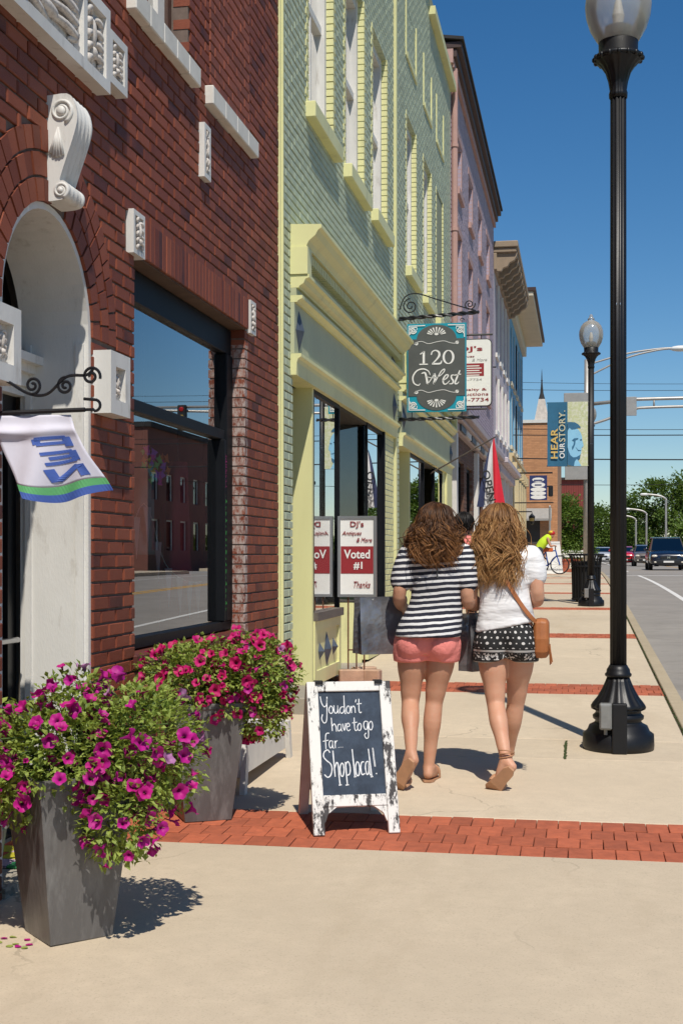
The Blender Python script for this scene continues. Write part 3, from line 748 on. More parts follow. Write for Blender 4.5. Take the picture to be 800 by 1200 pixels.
# door recess between the windows
MB().add([(xs - .02, 12.53, .99), (xs - 1.1, 12.9, .99), (xs - 1.1, 12.9, 2.9), (xs - .02, 12.53, 2.9)], [(0, 1, 2, 3)]).build('return_pane', m_glass, sf)
MB().add([(xs - .02, 14.2, .99), (xs - 1.1, 13.85, .99), (xs - 1.1, 13.85, 2.9), (xs - .02, 14.2, 2.9)], [(3, 2, 1, 0)]).build('return_pane', m_glass, sf)
for (p, q) in (((xs - .05, 12.53), (xs - 1.1, 12.9)), ((xs - .05, 14.2), (xs - 1.1, 13.85))):
    MB().prism([p, q, (q[0], q[1] + .05), (p[0], p[1] + .05)], lambda a, b, d: (a, b, d), .3, .98).build('return_bulkhead', m_trim, sf)
MB().box(xs - 1.16, xs - 1.1, 12.9, 13.0, .3, 2.9).box(xs - 1.16, xs - 1.1, 13.75, 13.85, .3, 2.9).box(xs - 1.16, xs - 1.1, 13.0, 13.75, 2.4, 2.5).build('door_frame', m_dark, sf)
MB().box(xs - 1.14, xs - 1.11, 13.0, 13.75, .3, 2.4).build('door', M('brown_door', (.06, .035, .02), .4), sf)
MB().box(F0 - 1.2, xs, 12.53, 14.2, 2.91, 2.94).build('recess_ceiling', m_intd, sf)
MB().box(F0 - 1.2, xs, 12.54, 14.19, .1, gz(13) + .02).build('recess_floor', m_step, sf)
rm = MB(); rm.box(-7, -6.9, 11.3, 16, .2, 3.1).box(-6.9, F0 - .31, 11.27, 11.3, .2, 3.1).box(-6.9, F0 - .31, 15.9, 16, .2, 3.1).box(-6.9, F0 - .31, 11.3, 15.9, 3.0, 3.1); rm.build('room', m_int, gb)
MB().box(-6.9, F0 - .31, 11.3, 12.5, .2, .6).box(-6.9, F0 - 1.2, 12.5, 15.9, .2, .42).build('room_floor', m_intd, gb)
MB().box(-3.6, -3.2, 11.5, 12.3, .6, 2.2).build('display_cabinet', M('brown_wood', (.09, .05, .025), .5, .3, 5), gb)
# pilaster at the end of the first shopfront
lay(rows(15.41, 16.2, -.02, 2.94, lambda a, b: []), GW, m_trim, name='pilaster_brick', xf=F0 + .004, depth=.05)
# second shopfront
s2 = thing('shopfront', None, None, (xs, 20, .4)); del_tags(s2); setpar(s2, gb)
MB().box(F0 - .9, xs + .01, 17.78, 17.84, .4, 2.89).build('side_panel', m_trim, s2)
MB().box(F0 - 1.0, F0 - .9, 16.7, 17.84, .3, 2.89).build('niche_wall', m_trim, s2)
bulk(17.84, 19.5, xs, .5, 1.0, s2); glaze(17.84, 19.5, 1.075, 2.89, xs - .01, s2)
bulk(20.9, 22.1, xs, .5, 1.0, s2); glaze(20.9, 22.1, 1.075, 2.89, xs - .01, s2)
MB().box(xs - .06, xs + .02, 22.1, 22.4, .4, 2.89).box(xs - .06, xs + .06, 22.4, 23.3, .4, 2.89).build('pilaster', m_trim, s2)
MB().box(xs - 1.16, xs - 1.1, 19.5, 20.9, .4, 2.89).build('door', M('brown_door', (.06, .035, .02), .4), s2)
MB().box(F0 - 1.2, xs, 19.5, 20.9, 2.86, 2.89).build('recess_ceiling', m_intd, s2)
MB().box(-6, -5.9, 17.8, 23.4, .2, 3.1).box(-5.9, F0 - .31, 17.85, 17.9, .2, 3.1).build('room', m_int, s2)
MB().box(-9, F0 - .3, GY0, GY1, 9.5, 9.65).build('roof', m_roof, gb)
MB().box(-9, F0 - .301, GY0, GY0 + .2, 0, 9.9).box(-9, F0 - .301, GY1 - .2, GY1, 0, 9.7).box(-9, -8.8, GY0 + .2, GY1 - .2, 0, 9.5).build('side_wall', m_gmort, gb)

# ------------------------------------------------------------------ lilac brick building with brown eaves
m_lil = M('lilac_painted_brick', (.37, .305, .37), .7, .1, 2, .35, 60, iv=.05, col2=(.3, .23, .27), c2=(.6, .85))
m_lilm = M('lilac_joint', (.13, .1, .125), .9, .1, 9, .2)
m_pinkt = M('pink_trim', (.45, .27, .23), .6, .08, 4, .1)
m_brn = M('brown_eaves', (.05, .024, .018), .55, .2, 4, .2)
m_dkbrick = M('brown_brick', (.12, .055, .035), .75, .2, 4, .4, 70, iv=.2)
def sash(par, a, b, c, d, x=F0, fm=None, sill=m_stone, arched=False, sd=.06):
    w = thing('window', None, None, (x - .1, (a + b) / 2, c)); del_tags(w); setpar(w, par)
    fm = fm or m_white; t = .07
    MB().box(x - .16, x - .07, a, a + t, c, d).box(x - .16, x - .07, b - t, b, c, d).box(x - .16, x - .07, a + t, b - t, d - t, d).box(x - .16, x - .07, a + t, b - t, (c + d) / 2 - .03, (c + d) / 2 + .03).build('window_frame', fm, w)
    MB().add([(x - .12, a + t, c), (x - .12, b - t, c), (x - .12, b - t, d - t), (x - .12, a + t, d - t)], [(0, 1, 2, 3)]).build('pane', m_glass, w)
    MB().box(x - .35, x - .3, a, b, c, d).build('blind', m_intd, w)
    if sill: MB().box(x - .1, x + sd, a - .06, b + .06, c - .12, c - .001).build('window_sill', sill, par)
lb = thing('lilac_building', 'lilac painted brick building with brown eaves and narrow windows', 'building', (F0 - 2, 29.5, .6))
LW = thing('wall', None, None, (F0, 29.5, 0)); del_tags(LW); setpar(LW, lb)
LY0, LY1 = 23.62, 35.37
lw = [(24.75 + i * 2.63, 25.7 + i * 2.63) for i in range(4)]
lr = [(a, b, 8.37, 9.35) for a, b in lw] + [(a, b, 5.3, 7.6) for a, b in lw]
lay(rows(LY0, LY1, 4.2, 10.5, rectcuts(lr), L=.26, H=.0812), LW, m_lil, ch=.006, jit=.002)
backing('mortar', m_lilm, LW, LY0, LY1, 4.1, 10.5, lr, F0 - .3, F0 - .01)
for r in lr: sash(lb, *r, fm=m_pinkt, sill=m_pinkt)
for r in lr:                                           # pink trim on the far jamb and over the head
    MB().box(F0 - .29, F0 + .006, r[1] + .001, r[1] + .12, r[2], r[3]).box(F0 - .29, F0 + .012, r[0] - .1, r[1] + .12, r[3] + .001, r[3] + .14).build('window_surround', m_pinkt, lb)
ev = MB(); ev.box(F0 - .4, F0 + .12, LY0 - .12, LY1, 10.35, 10.5).box(F0 - .4, F0 + .2, LY0 - .15, LY1, 10.501, 10.62)
bev(ev.build('eaves', m_brn, lb), .01)
MB().box(F0 + .001, F0 + .06, LY0 - .05, LY1, 10.2, 10.349).build('eaves_board', m_pinkt, lb)
rf = MB(); rf.add([(F0 + .24, LY0 - .2, 10.625), (F0 + .24, LY1, 10.625), (-9, LY1, 11.6), (-9, LY0 - .2, 11.6), (F0 + .24, LY0 - .2, 10.68), (F0 + .24, LY1, 10.68), (-9, LY1, 11.66), (-9, LY0 - .2, 11.66)], [(0, 1, 2, 3), (7, 6, 5, 4), (0, 4, 5, 1), (3, 2, 6, 7), (0, 3, 7, 4), (1, 5, 6, 2)])
rf.build('roof', m_roof, lb)
MB().box(F0 - .6, F0 + .05, LY0 - .14, LY0 - .02, 10.25, 10.6).build('eaves_return', m_pinkt, lb)
MB().box(-9, F0 - .31, LY0 + .002, LY0 + .25, 0, 11.2).box(-9, F0 - .31, LY1 - .25, LY1 - .002, 0, 11.2).build('side_wall', m_lil, lb)
dp = MB(); dp.tube([(F0 + .055, LY0 + .07, 4.2), (F0 + .055, LY0 + .07, 10.2)], .06, 10)
for z in (5.5, 7.3, 8.8): dp.lathe([(.075, 0), (.075, .06)], (F0 + .055, LY0 + .07, z), 10)
dp.build('downpipe', m_pinkt, lb, smooth=False)
# its ground floor: brick front with white pilasters and sign cornice
gr = [(24.9, 26.3, 1.3, 3.3), (26.9, 28.4, .7, 3.3), (29.4, 31.2, 1.3, 3.3), (32, 34.6, 1.3, 3.3)]
lay(rows(LY0, LY1, 0, 3.75, rectcuts(gr), L=.26, H=.0812), LW, m_dkbrick, name='front_brick', ch=.006)
backing('mortar', m_mort, LW, LY0, LY1, 0, 4.1, gr, F0 - .3, F0 - .01)
for r in gr: sash(lb, *r, fm=m_dark, sill=None)
for yy in (23.75, 28.75, 31.5, 35.0):
    MB().box(F0 - .05, F0 + .09, yy, yy + .3, .5, 3.7).box(F0 - .05, F0 + .12, yy - .05, yy + .35, .45, .8).build('pilaster', m_white, lb)
cn = MB(); cn.box(F0 - .2, F0 + .1, LY0, LY1, 3.75, 3.9).box(F0 - .2, F0 + .2, LY0, LY1, 3.9, 3.98).box(F0 - .2, F0 + .3, LY0, LY1, 3.98, 4.12); bev(cn.build('shop_cornice', M('mauve_trim', (.4, .33, .34), .6), lb), .015)
for i in range(9):
    y = 24.2 + i * 1.22
    MB().box(F0 + .101, F0 + .14, y, y + 1.0, 3.77, 3.885).build('sign_panel', m_white if i % 2 else m_slate, lb)

# ------------------------------------------------------------------ white building with bracketed cornice, then the blue one
m_wb = M('white_painted_wall', (.5, .44, .47), .7, .1, 2, .2, 40, col2=(.33, .29, .3), c2=(.6, .85))
m_tan = M('tan_cornice', (.30, .225, .155), .7, .15, 3, .2)
wb = thing('white_building', 'narrow off-white building with tan bracketed cornice beside the blue building', 'building', (F0 - 2, 39, .7))
WY0, WY1 = 35.42, 43.0
ww = [(36.2 + i * 1.75, 37.1 + i * 1.75) for i in range(4)]
wr = [(a, b, 7.0, 9.0) for a, b in ww] + [(a, b, 4.9, 6.4) for a, b in ww] + [(36.3, 38.4, 1.4, 3.4), (39, 40.2, .7, 3.4), (40.8, 42.6, 1.4, 3.4)]
backing('wall', m_wb, wb, WY0, WY1, 0, 9.5, wr, F0 - .3, F0, 0)
for r in wr: sash(wb, *r, fm=m_white, sill=m_white, sd=.05)
for (a, b, c, d) in wr[:8]: MB().box(F0 - .29, F0 + .05, b + .001, b + .14, c, d).build('window_surround', m_white, wb)
cn = MB(); cn.box(-3.2, F0 + .6, WY0, WY1, 9.55, 9.68).box(-3.2, F0 + .64, WY0 - .05, WY1, 9.68, 9.85).box(-3.2, F0 + .08, WY0, WY1, 9.1, 9.55); bev(cn.build('cornice', m_tan, wb), .02)
for i in range(9):
    y = WY0 + .08 + i * .88
    pr = [(0, 9.08), (.12, 9.08), (.16, 9.16), (.28, 9.2), (.34, 9.3), (.46, 9.36), (.52, 9.46), (.54, 9.549), (0, 9.549)]
    MB().prism(pr, lambda a, b, d: (F0 + .08 + a, d, b), y, y + .2).build('bracket', m_tan, wb)
for yy in (35.6, 38.6, 40.4, 42.6): MB().box(F0, F0 + .12, yy, yy + .28, .6, 3.7).build('pilaster', m_white, wb)
cn = MB(); cn.box(F0, F0 + .2, WY0, WY1, 3.7, 3.95).box(F0, F0 + .38, WY0, WY1, 3.951, 4.1); bev(cn.build('shop_cornice', m_wb, wb), .02)
MB().box(-9, F0 - .31, WY0 + .002, WY0 + .25, 0, 9.55).box(-9, F0 - .31, WY1 - .25, WY1 - .002, 0, 9.55).build('side_wall', m_wb, wb)
MB().box(-9, -3.2, WY0, WY1, 9.5, 9.6).build('roof', m_roof, wb)
m_blue = M('blue_painted_wall', (.14, .36, .55), .7, .12, 2, .35, 40, col2=(.2, .4, .54), c2=(.5, .8))
m_crm = M('cream_paint', (.58, .46, .26), .6, .08, 3, .1)
m_crm2 = M('cream_soffit', (.60, .53, .40), .65, .08, 3, .1)
ub = thing('blue_building', 'blue painted building with wide cream cornice and cream pilasters', 'building', (F0 - 2, 48, .8))
UY0, UY1 = 43.05, 53.2
uw = [(43.8 + i * 1.85, 44.7 + i * 1.85) for i in range(5)]
ur = [(a, b, 7.2, 9.1) for a, b in uw] + [(a, b, 5.1, 6.9) for a, b in uw] + [(44, 46.5, 1.5, 3.4), (47, 48.4, .8, 3.4), (49.5, 52.4, 1.5, 3.4)]
backing('wall', m_blue, ub, UY0, UY1, 0, 9.7, ur, F0 - .3, F0, 0)
for r in ur: sash(ub, *r, fm=m_crm2, sill=m_crm2, sd=.07)
for (a, b, c, d) in ur[:10]: MB().box(F0 - .29, F0 + .01, b + .001, b + .05, c, d).build('window_surround', m_crm2, ub)
cn = MB(); cn.box(-4, F0 + .78, UY0 - .1, UY1 + .3, 9.82, 9.98).box(-4, F0 + .15, UY0, UY1 + .1, 9.4, 9.82); bev(cn.build('cornice', m_crm2, ub), .02)
MB().box(-9, F0 + .86, UY0 - .15, UY1 + .35, 9.985, 10.1).build('roof', m_brn, ub)
for yy in (43.2, 46.6, 48.5, 50.0, 51.4, 52.75):
    MB().box(F0, F0 + .15, yy, yy + .42, .7, 4.2).box(F0, F0 + .24, yy - .06, yy + .48, 4.201, 4.5).box(F0, F0 + .2, yy - .04, yy + .46, .6, 1.0).build('pilaster', m_crm, ub)
MB().box(F0, F0 + .1, UY0, UY1, 4.502, 4.7).box(F0, F0 + .16, UY0, UY1, 4.701, 4.8).build('shop_cornice', m_crm, ub)
MB().box(-9, F0 - .31, UY0 + .002, UY0 + .25, 0, 9.8).box(-9, F0, UY1 + .002, UY1 + .15, 0, 9.8).build('side_wall', m_blue, ub)
# ------------------------------------------------------------------ buildings beyond the side street
m_org = M('orange_brick', (.52, .25, .115), .8, .12, 1.5, .3, 30, iv=.1, col2=(.42, .19, .085), c2=(.5, .8))
ob_ = thing('orange_brick_building', 'orange brick building with sloped white turret across the side street', 'building', (-6, 66, .8))
OY = 63.4; OX = -1.08
lay_o = rows(-12, OX, .7, 7.75, rectcuts([(-3.1, -1.9, .7, 3.4)]), L=.24, H=.08, j=.009)
ow = MB()
for (a, b, c, d) in lay_o: ow.box(a, b, OY - .011, OY + .08, c, d)
ow.build('wall_brick', m_org, ob_, kind='stuff')
MB().box(-12, OX - .002, OY - .005, 76, .5, 7.75).build('wall', M('orange_mortar', (.4, .22, .12), .9), ob_)
MB().box(-12.1, OX + .06, OY - .08, 76, 7.751, 7.9).build('coping', m_stone, ob_)
sp = MB(); sp.add([(-2.2, 64.2, 7.9), (-1.5, 64.2, 7.9), (-1.5, 64.9, 7.9), (-2.2, 64.9, 7.9), (-2.0, 64.4, 9.0), (-1.7, 64.4, 9.0), (-1.7, 64.7, 9.0), (-2.0, 64.7, 9.0)], [(0, 1, 5, 4), (1, 2, 6, 5), (2, 3, 7, 6), (3, 0, 4, 7), (4, 5, 6, 7)])
to = sp.build('turret', M('turret_shingle', (.5, .44, .38), .8, .2, 6, .4, 20), ob_)
st = MB(); st.lathe([(.16, 9.001), (.08, 9.3), (.035, 9.8), (.015, 10.3), (.0, 10.5)], (-1.85, 64.55, 0), 8); st.lathe([(.0, 9.85), (.06, 9.9), (.0, 9.95)], (-1.85, 64.55, 0), 8); st.build('spire', m_roof, to)
aw = MB(); aw.prism([(0, 3.7), (.0, 3.3), (.6, 3.1), (.6, 3.2)], lambda a, b, d: (d, OY - .03 - a, b), -3.4, -1.35); aw.build('awning', M('awning_cloth', (.3, .28, .25), .8), ob_)
MB().box(-3.1, -1.9, OY - .012, OY - .006, .8, 3.2).build('doorway', m_intd, ob_)
rb = thing('red_barn_building', 'low dark red metal sided building behind the street trees', 'building', (-1, 118, .8))
rw = MB()
for i in range(26): rw.box(-4.6 + i * .2, -4.43 + i * .2, 114.9, 114.96, .6, 7.9)
rw.build('siding', M('red_siding', (.2, .035, .025), .6, .1, 3), rb, kind='stuff')
MB().box(-4.6, .6, 114.961, 125, .5, 7.9).build('wall', M('red_siding', (.2, .035, .025)), rb)
MB().box(-4.8, .8, 114.6, 125.2, 7.901, 8.1).build('roof', m_roof, rb)
# a row of shops on the far side of the street, seen mirrored in the shop windows
m_tanb = M('tan_brick', (.34, .26, .19), .8, .12, 2, .3, 40); m_rst = M('stone_grey', (.3, .28, .26), .8, .15, 1.5, .3, 20); m_redb = M('faded_red_brick', (.19, .07, .05), .8, .15, 3, .3, 50)
for i, (y0, y1, x, h, mm, lab) in enumerate(((63.5, 84, 16.5, 7.4, m_redb, 'faded red brick shop across the road, mirrored in shop glass'), (84.3, 104, 16.5, 6.6, m_tanb, 'tan brick shop with flat roof across the road, mirrored in shop glass'), (20, 50, 19, 4.6, m_rst, 'low grey stone house across the road with a lawn before it'))):
    t = thing('opposite_shop', lab, 'building', (x + 3, (y0 + y1) / 2, gz((y0 + y1) / 2)))
    zb = gz(y0) - .3; n = int((y1 - y0) / 2.4); rc = []
    for k in range(n):
        a = y0 + .6 + k * (y1 - y0 - 1) / n
        rc += [(a, a + 1.2, zb + 1.2, zb + 2.8)] + ([(a, a + 1.1, zb + 3.8, zb + 5.2)] if h > 6 else [])
    backing('wall', mm, t, y0, y1, zb, zb + h, rc, x, x + .3, 0)
    for (a, b, c, d) in rc:
        w = thing('window', None, None, (x, a, c)); del_tags(w); setpar(w, t)
        MB().box(x + .08, x + .14, a, a + .08, c, d).box(x + .08, x + .14, b - .08, b, c, d).box(x + .08, x + .14, a, b, d - .08, d).build('window_frame', m_white, w)
        MB().add([(x + .12, a, c), (x + .12, b, c), (x + .12, b, d), (x + .12, a, d)], [(3, 2, 1, 0)]).build('pane', glassmat('far_glass', (.1, .11, .12), 1, .05), w)
    MB().box(x - .2, x + 8, y0 - .1, y1 + .1, zb + h, zb + h + .25).build('roof', m_roof, t)
    MB().box(x + .3, x + 8, y0 + .01, y1 - .01, zb, zb + h - .01).build('body', mm, t)

# ------------------------------------------------------------------ street lamps
def lamp(loc, label):
    t = thing('street_lamp', label, 'street lamp', loc, 'black fluted street lamps along the kerb')
    L = Vector(loc)
    pf = [(.232, 0), (.235, .03), (.232, .105), (.205, .125), (.19, .16), (.16, .175), (.148, .19), (.166, .205), (.168, .225), (.15, .24), (.148, .255), (.178, .27), (.184, .285), (.172, .305), (.14, .345), (.108, .40), (.086, .45), (.074, .482)]
    b = MB(); b.lathe(pf[:12], L, 40); b.build('base', m_lampblk, t, smooth=True)
    b = MB(); b.lathe(pf[11:], L, 64, 14, .07); b.lathe([(.074, .478), (.086, .486), (.088, .5), (.078, .51), (.076, .53), (.066, .545), (.058, .56)], L, 32); b.build('fluted_bell', m_lampblk, t, smooth=True)
    s = MB(); s.lathe([(.056, .55), (.054, 4.35)], L, 48, 12, .12); s.build('shaft', m_lampblk, t, smooth=True)
    c = MB(); c.lathe([(.06, 4.33), (.062, 4.36), (.056, 4.38), (.066, 4.44), (.085, 4.50), (.115, 4.545), (.15, 4.575), (.16, 4.585)], L, 60, 15, .06); c.lathe([(.16, 4.583), (.163, 4.60), (.15, 4.615), (.128, 4.62), (.130, 4.70), (.12, 4.705)], L, 36)
    for k in range(16):
        a = 2 * math.pi * k / 16; c.ell((L.x + .157 * math.cos(a), L.y + .157 * math.sin(a), L.z + 4.592), (.016, .016, .02), 6, 5)
    c.build('capital', m_lampblk, t, smooth=True)
    g = MB(); g.lathe([(.122, 4.69), (.15, 4.73), (.185, 4.79), (.21, 4.87), (.218, 4.94), (.212, 5.01), (.185, 5.09), (.14, 5.15), (.085, 5.185), (.06, 5.195), (.055, 5.21), (.068, 5.22), (.05, 5.24), (.03, 5.26), (.035, 5.28), (.02, 5.30), (0.004, 5.315)], L, 40)
    g.build('globe', m_globe, t, smooth=True)
    q = MB(); q.lathe([(.09, 4.71), (.09, 4.80), (.07, 4.81)], L, 24); q.lathe([(.03, 4.81), (.04, 4.88), (.02, 4.98)], L, 16); q.build('ballast', M('ballast_white', (.6, .57, .52), .5, .05, 6), t, smooth=False)
    o = MB(); o.cbox(L.x - .045, L.x + .05, L.y - .25, L.y - .17, L.z, L.z + .325, .006); o.build('service_post', m_lampblk, t)
    o = MB(); o.cbox(L.x - .125, L.x - .047, L.y - .25, L.y - .17, L.z + .155, L.z + .325, .008); o.cbox(L.x - .118, L.x - .054, L.y - .258, L.y - .249, L.z + .165, L.z + .315, .003); o.tube([(L.x - .085, L.y - .21, L.z + .12), (L.x - .085, L.y - .21, L.z + .16)], .012, 8); o.build('outlet_box', M('grey_box', (.2, .2, .19), .4, .12, 20), t)
    for (dx, zz) in ((-.012, 2.95), (.012, 2.95)): MB().ell((L.x + dx, L.y - .053, L.z + zz), (.004, .004, .012), 6, 5).build('rivet', M('steel', (.5, .5, .5)), t)
    return t
m_lampblk = M('lamp_black', (.007, .007, .008), .42, .25, 12, .12, 160, spec=.4)
mg, nt, b = newmat('lamp_globe'); m_globe = mg
out = nt.nodes['Material Output']; tr = nd(nt, 'ShaderNodeBsdfTransparent'); tl = nd(nt, 'ShaderNodeBsdfTranslucent'); df = nd(nt, 'ShaderNodeBsdfDiffuse'); gl = nd(nt, 'ShaderNodeBsdfGlossy')
tr.inputs[0].default_value = (.95, .95, .95, 1); tl.inputs[0].default_value = (.85, .82, .76, 1); df.inputs[0].default_value = (.8, .76, .68, 1); gl.inputs['Roughness'].default_value = .12
m1 = nd(nt, 'ShaderNodeMixShader'); m1.inputs[0].default_value = .5; m2 = nd(nt, 'ShaderNodeMixShader'); m3 = nd(nt, 'ShaderNodeMixShader')
lw_ = nd(nt, 'ShaderNodeLayerWeight'); lw_.inputs[0].default_value = .45
f2 = mathn(nt, 'MULTIPLY_ADD', lw_.outputs['Facing'], .5, .36)
nt.links.new(f2, m2.inputs[0]); nt.links.new(tl.outputs[0], m1.inputs[1]); nt.links.new(df.outputs[0], m1.inputs[2]); nt.links.new(tr.outputs[0], m2.inputs[1]); nt.links.new(m1.outputs[0], m2.inputs[2])
fr_ = nd(nt, 'ShaderNodeFresnel'); nt.links.new(fr_.outputs[0], m3.inputs[0]); nt.links.new(m2.outputs[0], m3.inputs[1]); nt.links.new(gl.outputs[0], m3.inputs[2]); nt.links.new(m3.outputs[0], out.inputs[0])
l1 = lamp((.245, 8.99, gz(8.99) - .004), 'tall black fluted street lamp with grey outlet box, standing alone on pavement')
copytree(l1, (.185, 24.5, gz(24.5) - .004), 'black street lamp carrying the blue street banner beside the litter bin')
copytree(l1, (.25, 40.5, gz(40.5) - .004), 'black street lamp behind the banner, beyond the litter bin')

# street banner on the second lamp
bn = thing('street_banner', 'blue and pale green vertical street banner with bearded profile, hung on lamp', 'banner', (.12, 24.5, 3.1), )
BX0, BX1, BZ0, BZ1, BY = -.6, .125, 3.11, 4.28, 24.42
def wavy(x0, x1, z0, z1, y, amp=.012, n=14, th=.004, ph=0):
    mb = MB(); rr = []
    for i in range(n + 1):
        x = x0 + (x1 - x0) * i / n; yy = y + amp * math.sin((x - BX0) * 9 + ph)
        rr.append([(x, yy, z0), (x, yy, z1), (x, yy + th, z1), (x, yy + th, z0)])
    return mb.rings(rr)
m_bblue = M('banner_blue', (.02, .12, .22), .75, .1, 9, .1); m_bgreen = M('banner_green', (.50, .53, .30), .75, .12, 6, .1, col2=(.62, .62, .5), c2=(.45, .6))
xm = BX0 + (BX1 - BX0) * .5
wavy(BX0, xm, BZ0, BZ1, BY).build('cloth', m_bblue, bn); wavy(xm, BX1, BZ0, BZ1, BY).build('cloth', m_bgreen, bn)
ro = MB()
for z in (BZ0 + .01, BZ1 - .01): ro.tube([(BX0 - .01, BY + .02, z), (.185, BY + .06, z)], .012, 8)
ro.build('banner_arm', m_lampblk, bn)
def put(mb, origin, right, up, name, m, par, **k): return mb.xf(frame_mat(origin, right, up)).build(name, m, par, **k)
put(fit(textmb('HEAR', 1, .02, space=1.05), .55, .125), (BX0 + .125, BY - .014, BZ0 + .415), (0, 0, 1), (-1, 0, 0), 'lettering', M('gold_print', (.62, .42, .12), .7, .05), bn)
put(fit(textmb('STORY.', 1, .008, space=1.05), .57, .115), (BX0 + .265, BY - .017, BZ0 + .73), (0, 0, 1), (-1, 0, 0), 'lettering', M('gold_print2', (.55, .5, .32), .7, .05), bn)
put(fit(textmb('OUR', 1, .02, space=1.05), .28, .095), (BX0 + .265, BY - .017, BZ0 + .285), (0, 0, 1), (-1, 0, 0), 'lettering', M('white_print', (.72, .72, .7), .7, .05), bn)
def flat(poly, z, name, m, par, x0=BX0, z0=BZ0, y=BY):
    sx = (BX1 - BX0); sz = BZ1 - BZ0
    MB().prism([(x0 + a * sx, z0 + b * sz) for a, b in poly], lambda a, b, d: (a, d, b), y - z, y - z - .0015).build(name, m, par)
m_fl = M('print_light_blue', (.25, .52, .72), .75, .06); m_fd = M('print_dark_blue', (.03, .13, .24), .75, .1)
face = [(.502, .20), (.502, .58), (.55, .60), (.66, .6), (.76, .57), (.82, .52), (.855, .46), (.86, .41), (.885, .35), (.895, .31), (.86, .29), (.845, .275), (.85, .25), (.835, .235), (.84, .21), (.825, .185), (.8, .17), (.76, .13), (.7, .1), (.6, .1)]
flat(face, .016, 'portrait', m_fl, bn)
flat([(.502, .55), (.502, .685), (.58, .685), (.68, .68), (.76, .65), (.82, .61), (.83, .595), (.76, .595), (.7, .575), (.6, .57), (.55, .6)], .020, 'portrait', m_fd, bn)
flat([(.502, .02), (.502, .3), (.53, .23), (.57, .17), (.64, .135), (.72, .14), (.79, .165), (.82, .17), (.81, .12), (.76, .09), (.72, .05), (.8, .0), (.62, 0)], .020, 'portrait', m_fd, bn)
flat([(.61, .4), (.66, .43), (.76, .435), (.77, .42), (.70, .40), (.69, .34), (.65, .28), (.615, .25), (.61, .3), (.645, .33), (.66, .38)], .020, 'portrait', m_fd, bn)
flat([(.80, .41), (.85, .42), (.86, .40), (.82, .395)], .020, 'portrait', m_fd, bn)
flat([(.70, .30), (.76, .25), (.83, .245), (.83, .235), (.76, .235)], .020, 'portrait', m_fd, bn)
flat([(.66, 0), (.68, .07), (.73, .11), (.78, .07), (.84, 0)], .024, 'portrait', m_fl, bn)

# litter bin
tb = thing('litter_bin', 'black slatted steel litter bin beside the bannered street lamp', 'litter bin', (.1, 25.9, gz(25.9)))
C0 = Vector((.1, 25.9, gz(25.9)))
sl_ = MB()
for k in range(26):
    a = 2 * math.pi * k / 26; ca, sa = math.cos(a), math.sin(a)
    p = [(.255, .03), (.26, .3), (.27, .7), (.29, .84), (.325, .90)]
    sl_.tube([(C0.x + r * ca, C0.y + r * sa, C0.z + z) for r, z in p], .014, 5)
sl_.build('slat', m_lampblk, tb)
hp = MB()
for (r, z) in ((.262, .06), (.272, .68), (.33, .905)): hp.tube([(C0.x + r * math.cos(2 * math.pi * k / 28), C0.y + r * math.sin(2 * math.pi * k / 28), C0.z + z) for k in range(29)], .02, 6)
hp.build('hoop', m_lampblk, tb)
MB().lathe([(.2, .02), (.225, .05), (.235, .78)], C0, 24).build('liner', M('bin_liner', (.02, .02, .02), .6), tb)
MB().lathe([(.2, 0), (.2, .03)], C0, 20).build('foot', m_lampblk, tb)
# ------------------------------------------------------------------ planters with petunias
m_pot = M('pot_grey', (.11, .105, .103), .42, .3, 5, .4, 40, col2=(.22, .215, .21), c2=(.48, .75), stretch=(1, 1, .25))
m_soil = M('soil', (.03, .02, .013), .95, .4, 30, .6, 60)
def leafmat(name, a, b):
    m, nt, bs = newmat(name)
    c = mixc(nt, islandr(nt), a, b); nt.links.new(c, bs.inputs['Base Color'])
    bs.inputs['Roughness'].default_value = .5; bs.inputs['Specular IOR Level'].default_value = .3
    tl = nd(nt, 'ShaderNodeBsdfTranslucent'); nt.links.new(mixc(nt, .5, c, (b[0] * 1.6, b[1] * 1.5, b[2] * .6)), tl.inputs[0])
    mx = nd(nt, 'ShaderNodeMixShader'); mx.inputs[0].default_value = .32
    nt.links.new(bs.outputs[0], mx.inputs[1]); nt.links.new(tl.outputs[0], mx.inputs[2]); nt.links.new(mx.outputs[0], nt.nodes['Material Output'].inputs[0])
    MATS[name] = m; return m
m_leaf = leafmat('petunia_leaf', (.14, .205, .035), (.36, .44, .10))
m_leaf_far = leafmat('tree_leaf', (.055, .10, .018), (.14, .21, .04))
m_leaf_far2 = leafmat('tree_leaf_light', (.07, .13, .022), (.16, .24, .045))
def petmat(name, a, b):
    m, nt, bs = newmat(name)
    tc = nt.nodes.new('ShaderNodeTexCoord').outputs['Object']; x = sep(nt, tc)
    r = mathn(nt, 'SQRT', mathn(nt, 'ADD', mathn(nt, 'MULTIPLY', x[0], x[0]), mathn(nt, 'MULTIPLY', x[1], x[1])))
    c = mixc(nt, mrange(nt, r, .004, .012), tuple(q * .22 for q in a), a)
    c = mixc(nt, nt.nodes.new('ShaderNodeObjectInfo').outputs['Random'], c, mixc(nt, .55, c, b))
    nt.links.new(c, bs.inputs['Base Color']); bs.inputs['Roughness'].default_value = .6
    tl = nd(nt, 'ShaderNodeBsdfTranslucent'); nt.links.new(c, tl.inputs[0])
    mx = nd(nt, 'ShaderNodeMixShader'); mx.inputs[0].default_value = .3
    nt.links.new(bs.outputs[0], mx.inputs[1]); nt.links.new(tl.outputs[0], mx.inputs[2]); nt.links.new(mx.outputs[0], nt.nodes['Material Output'].inputs[0])
    return m
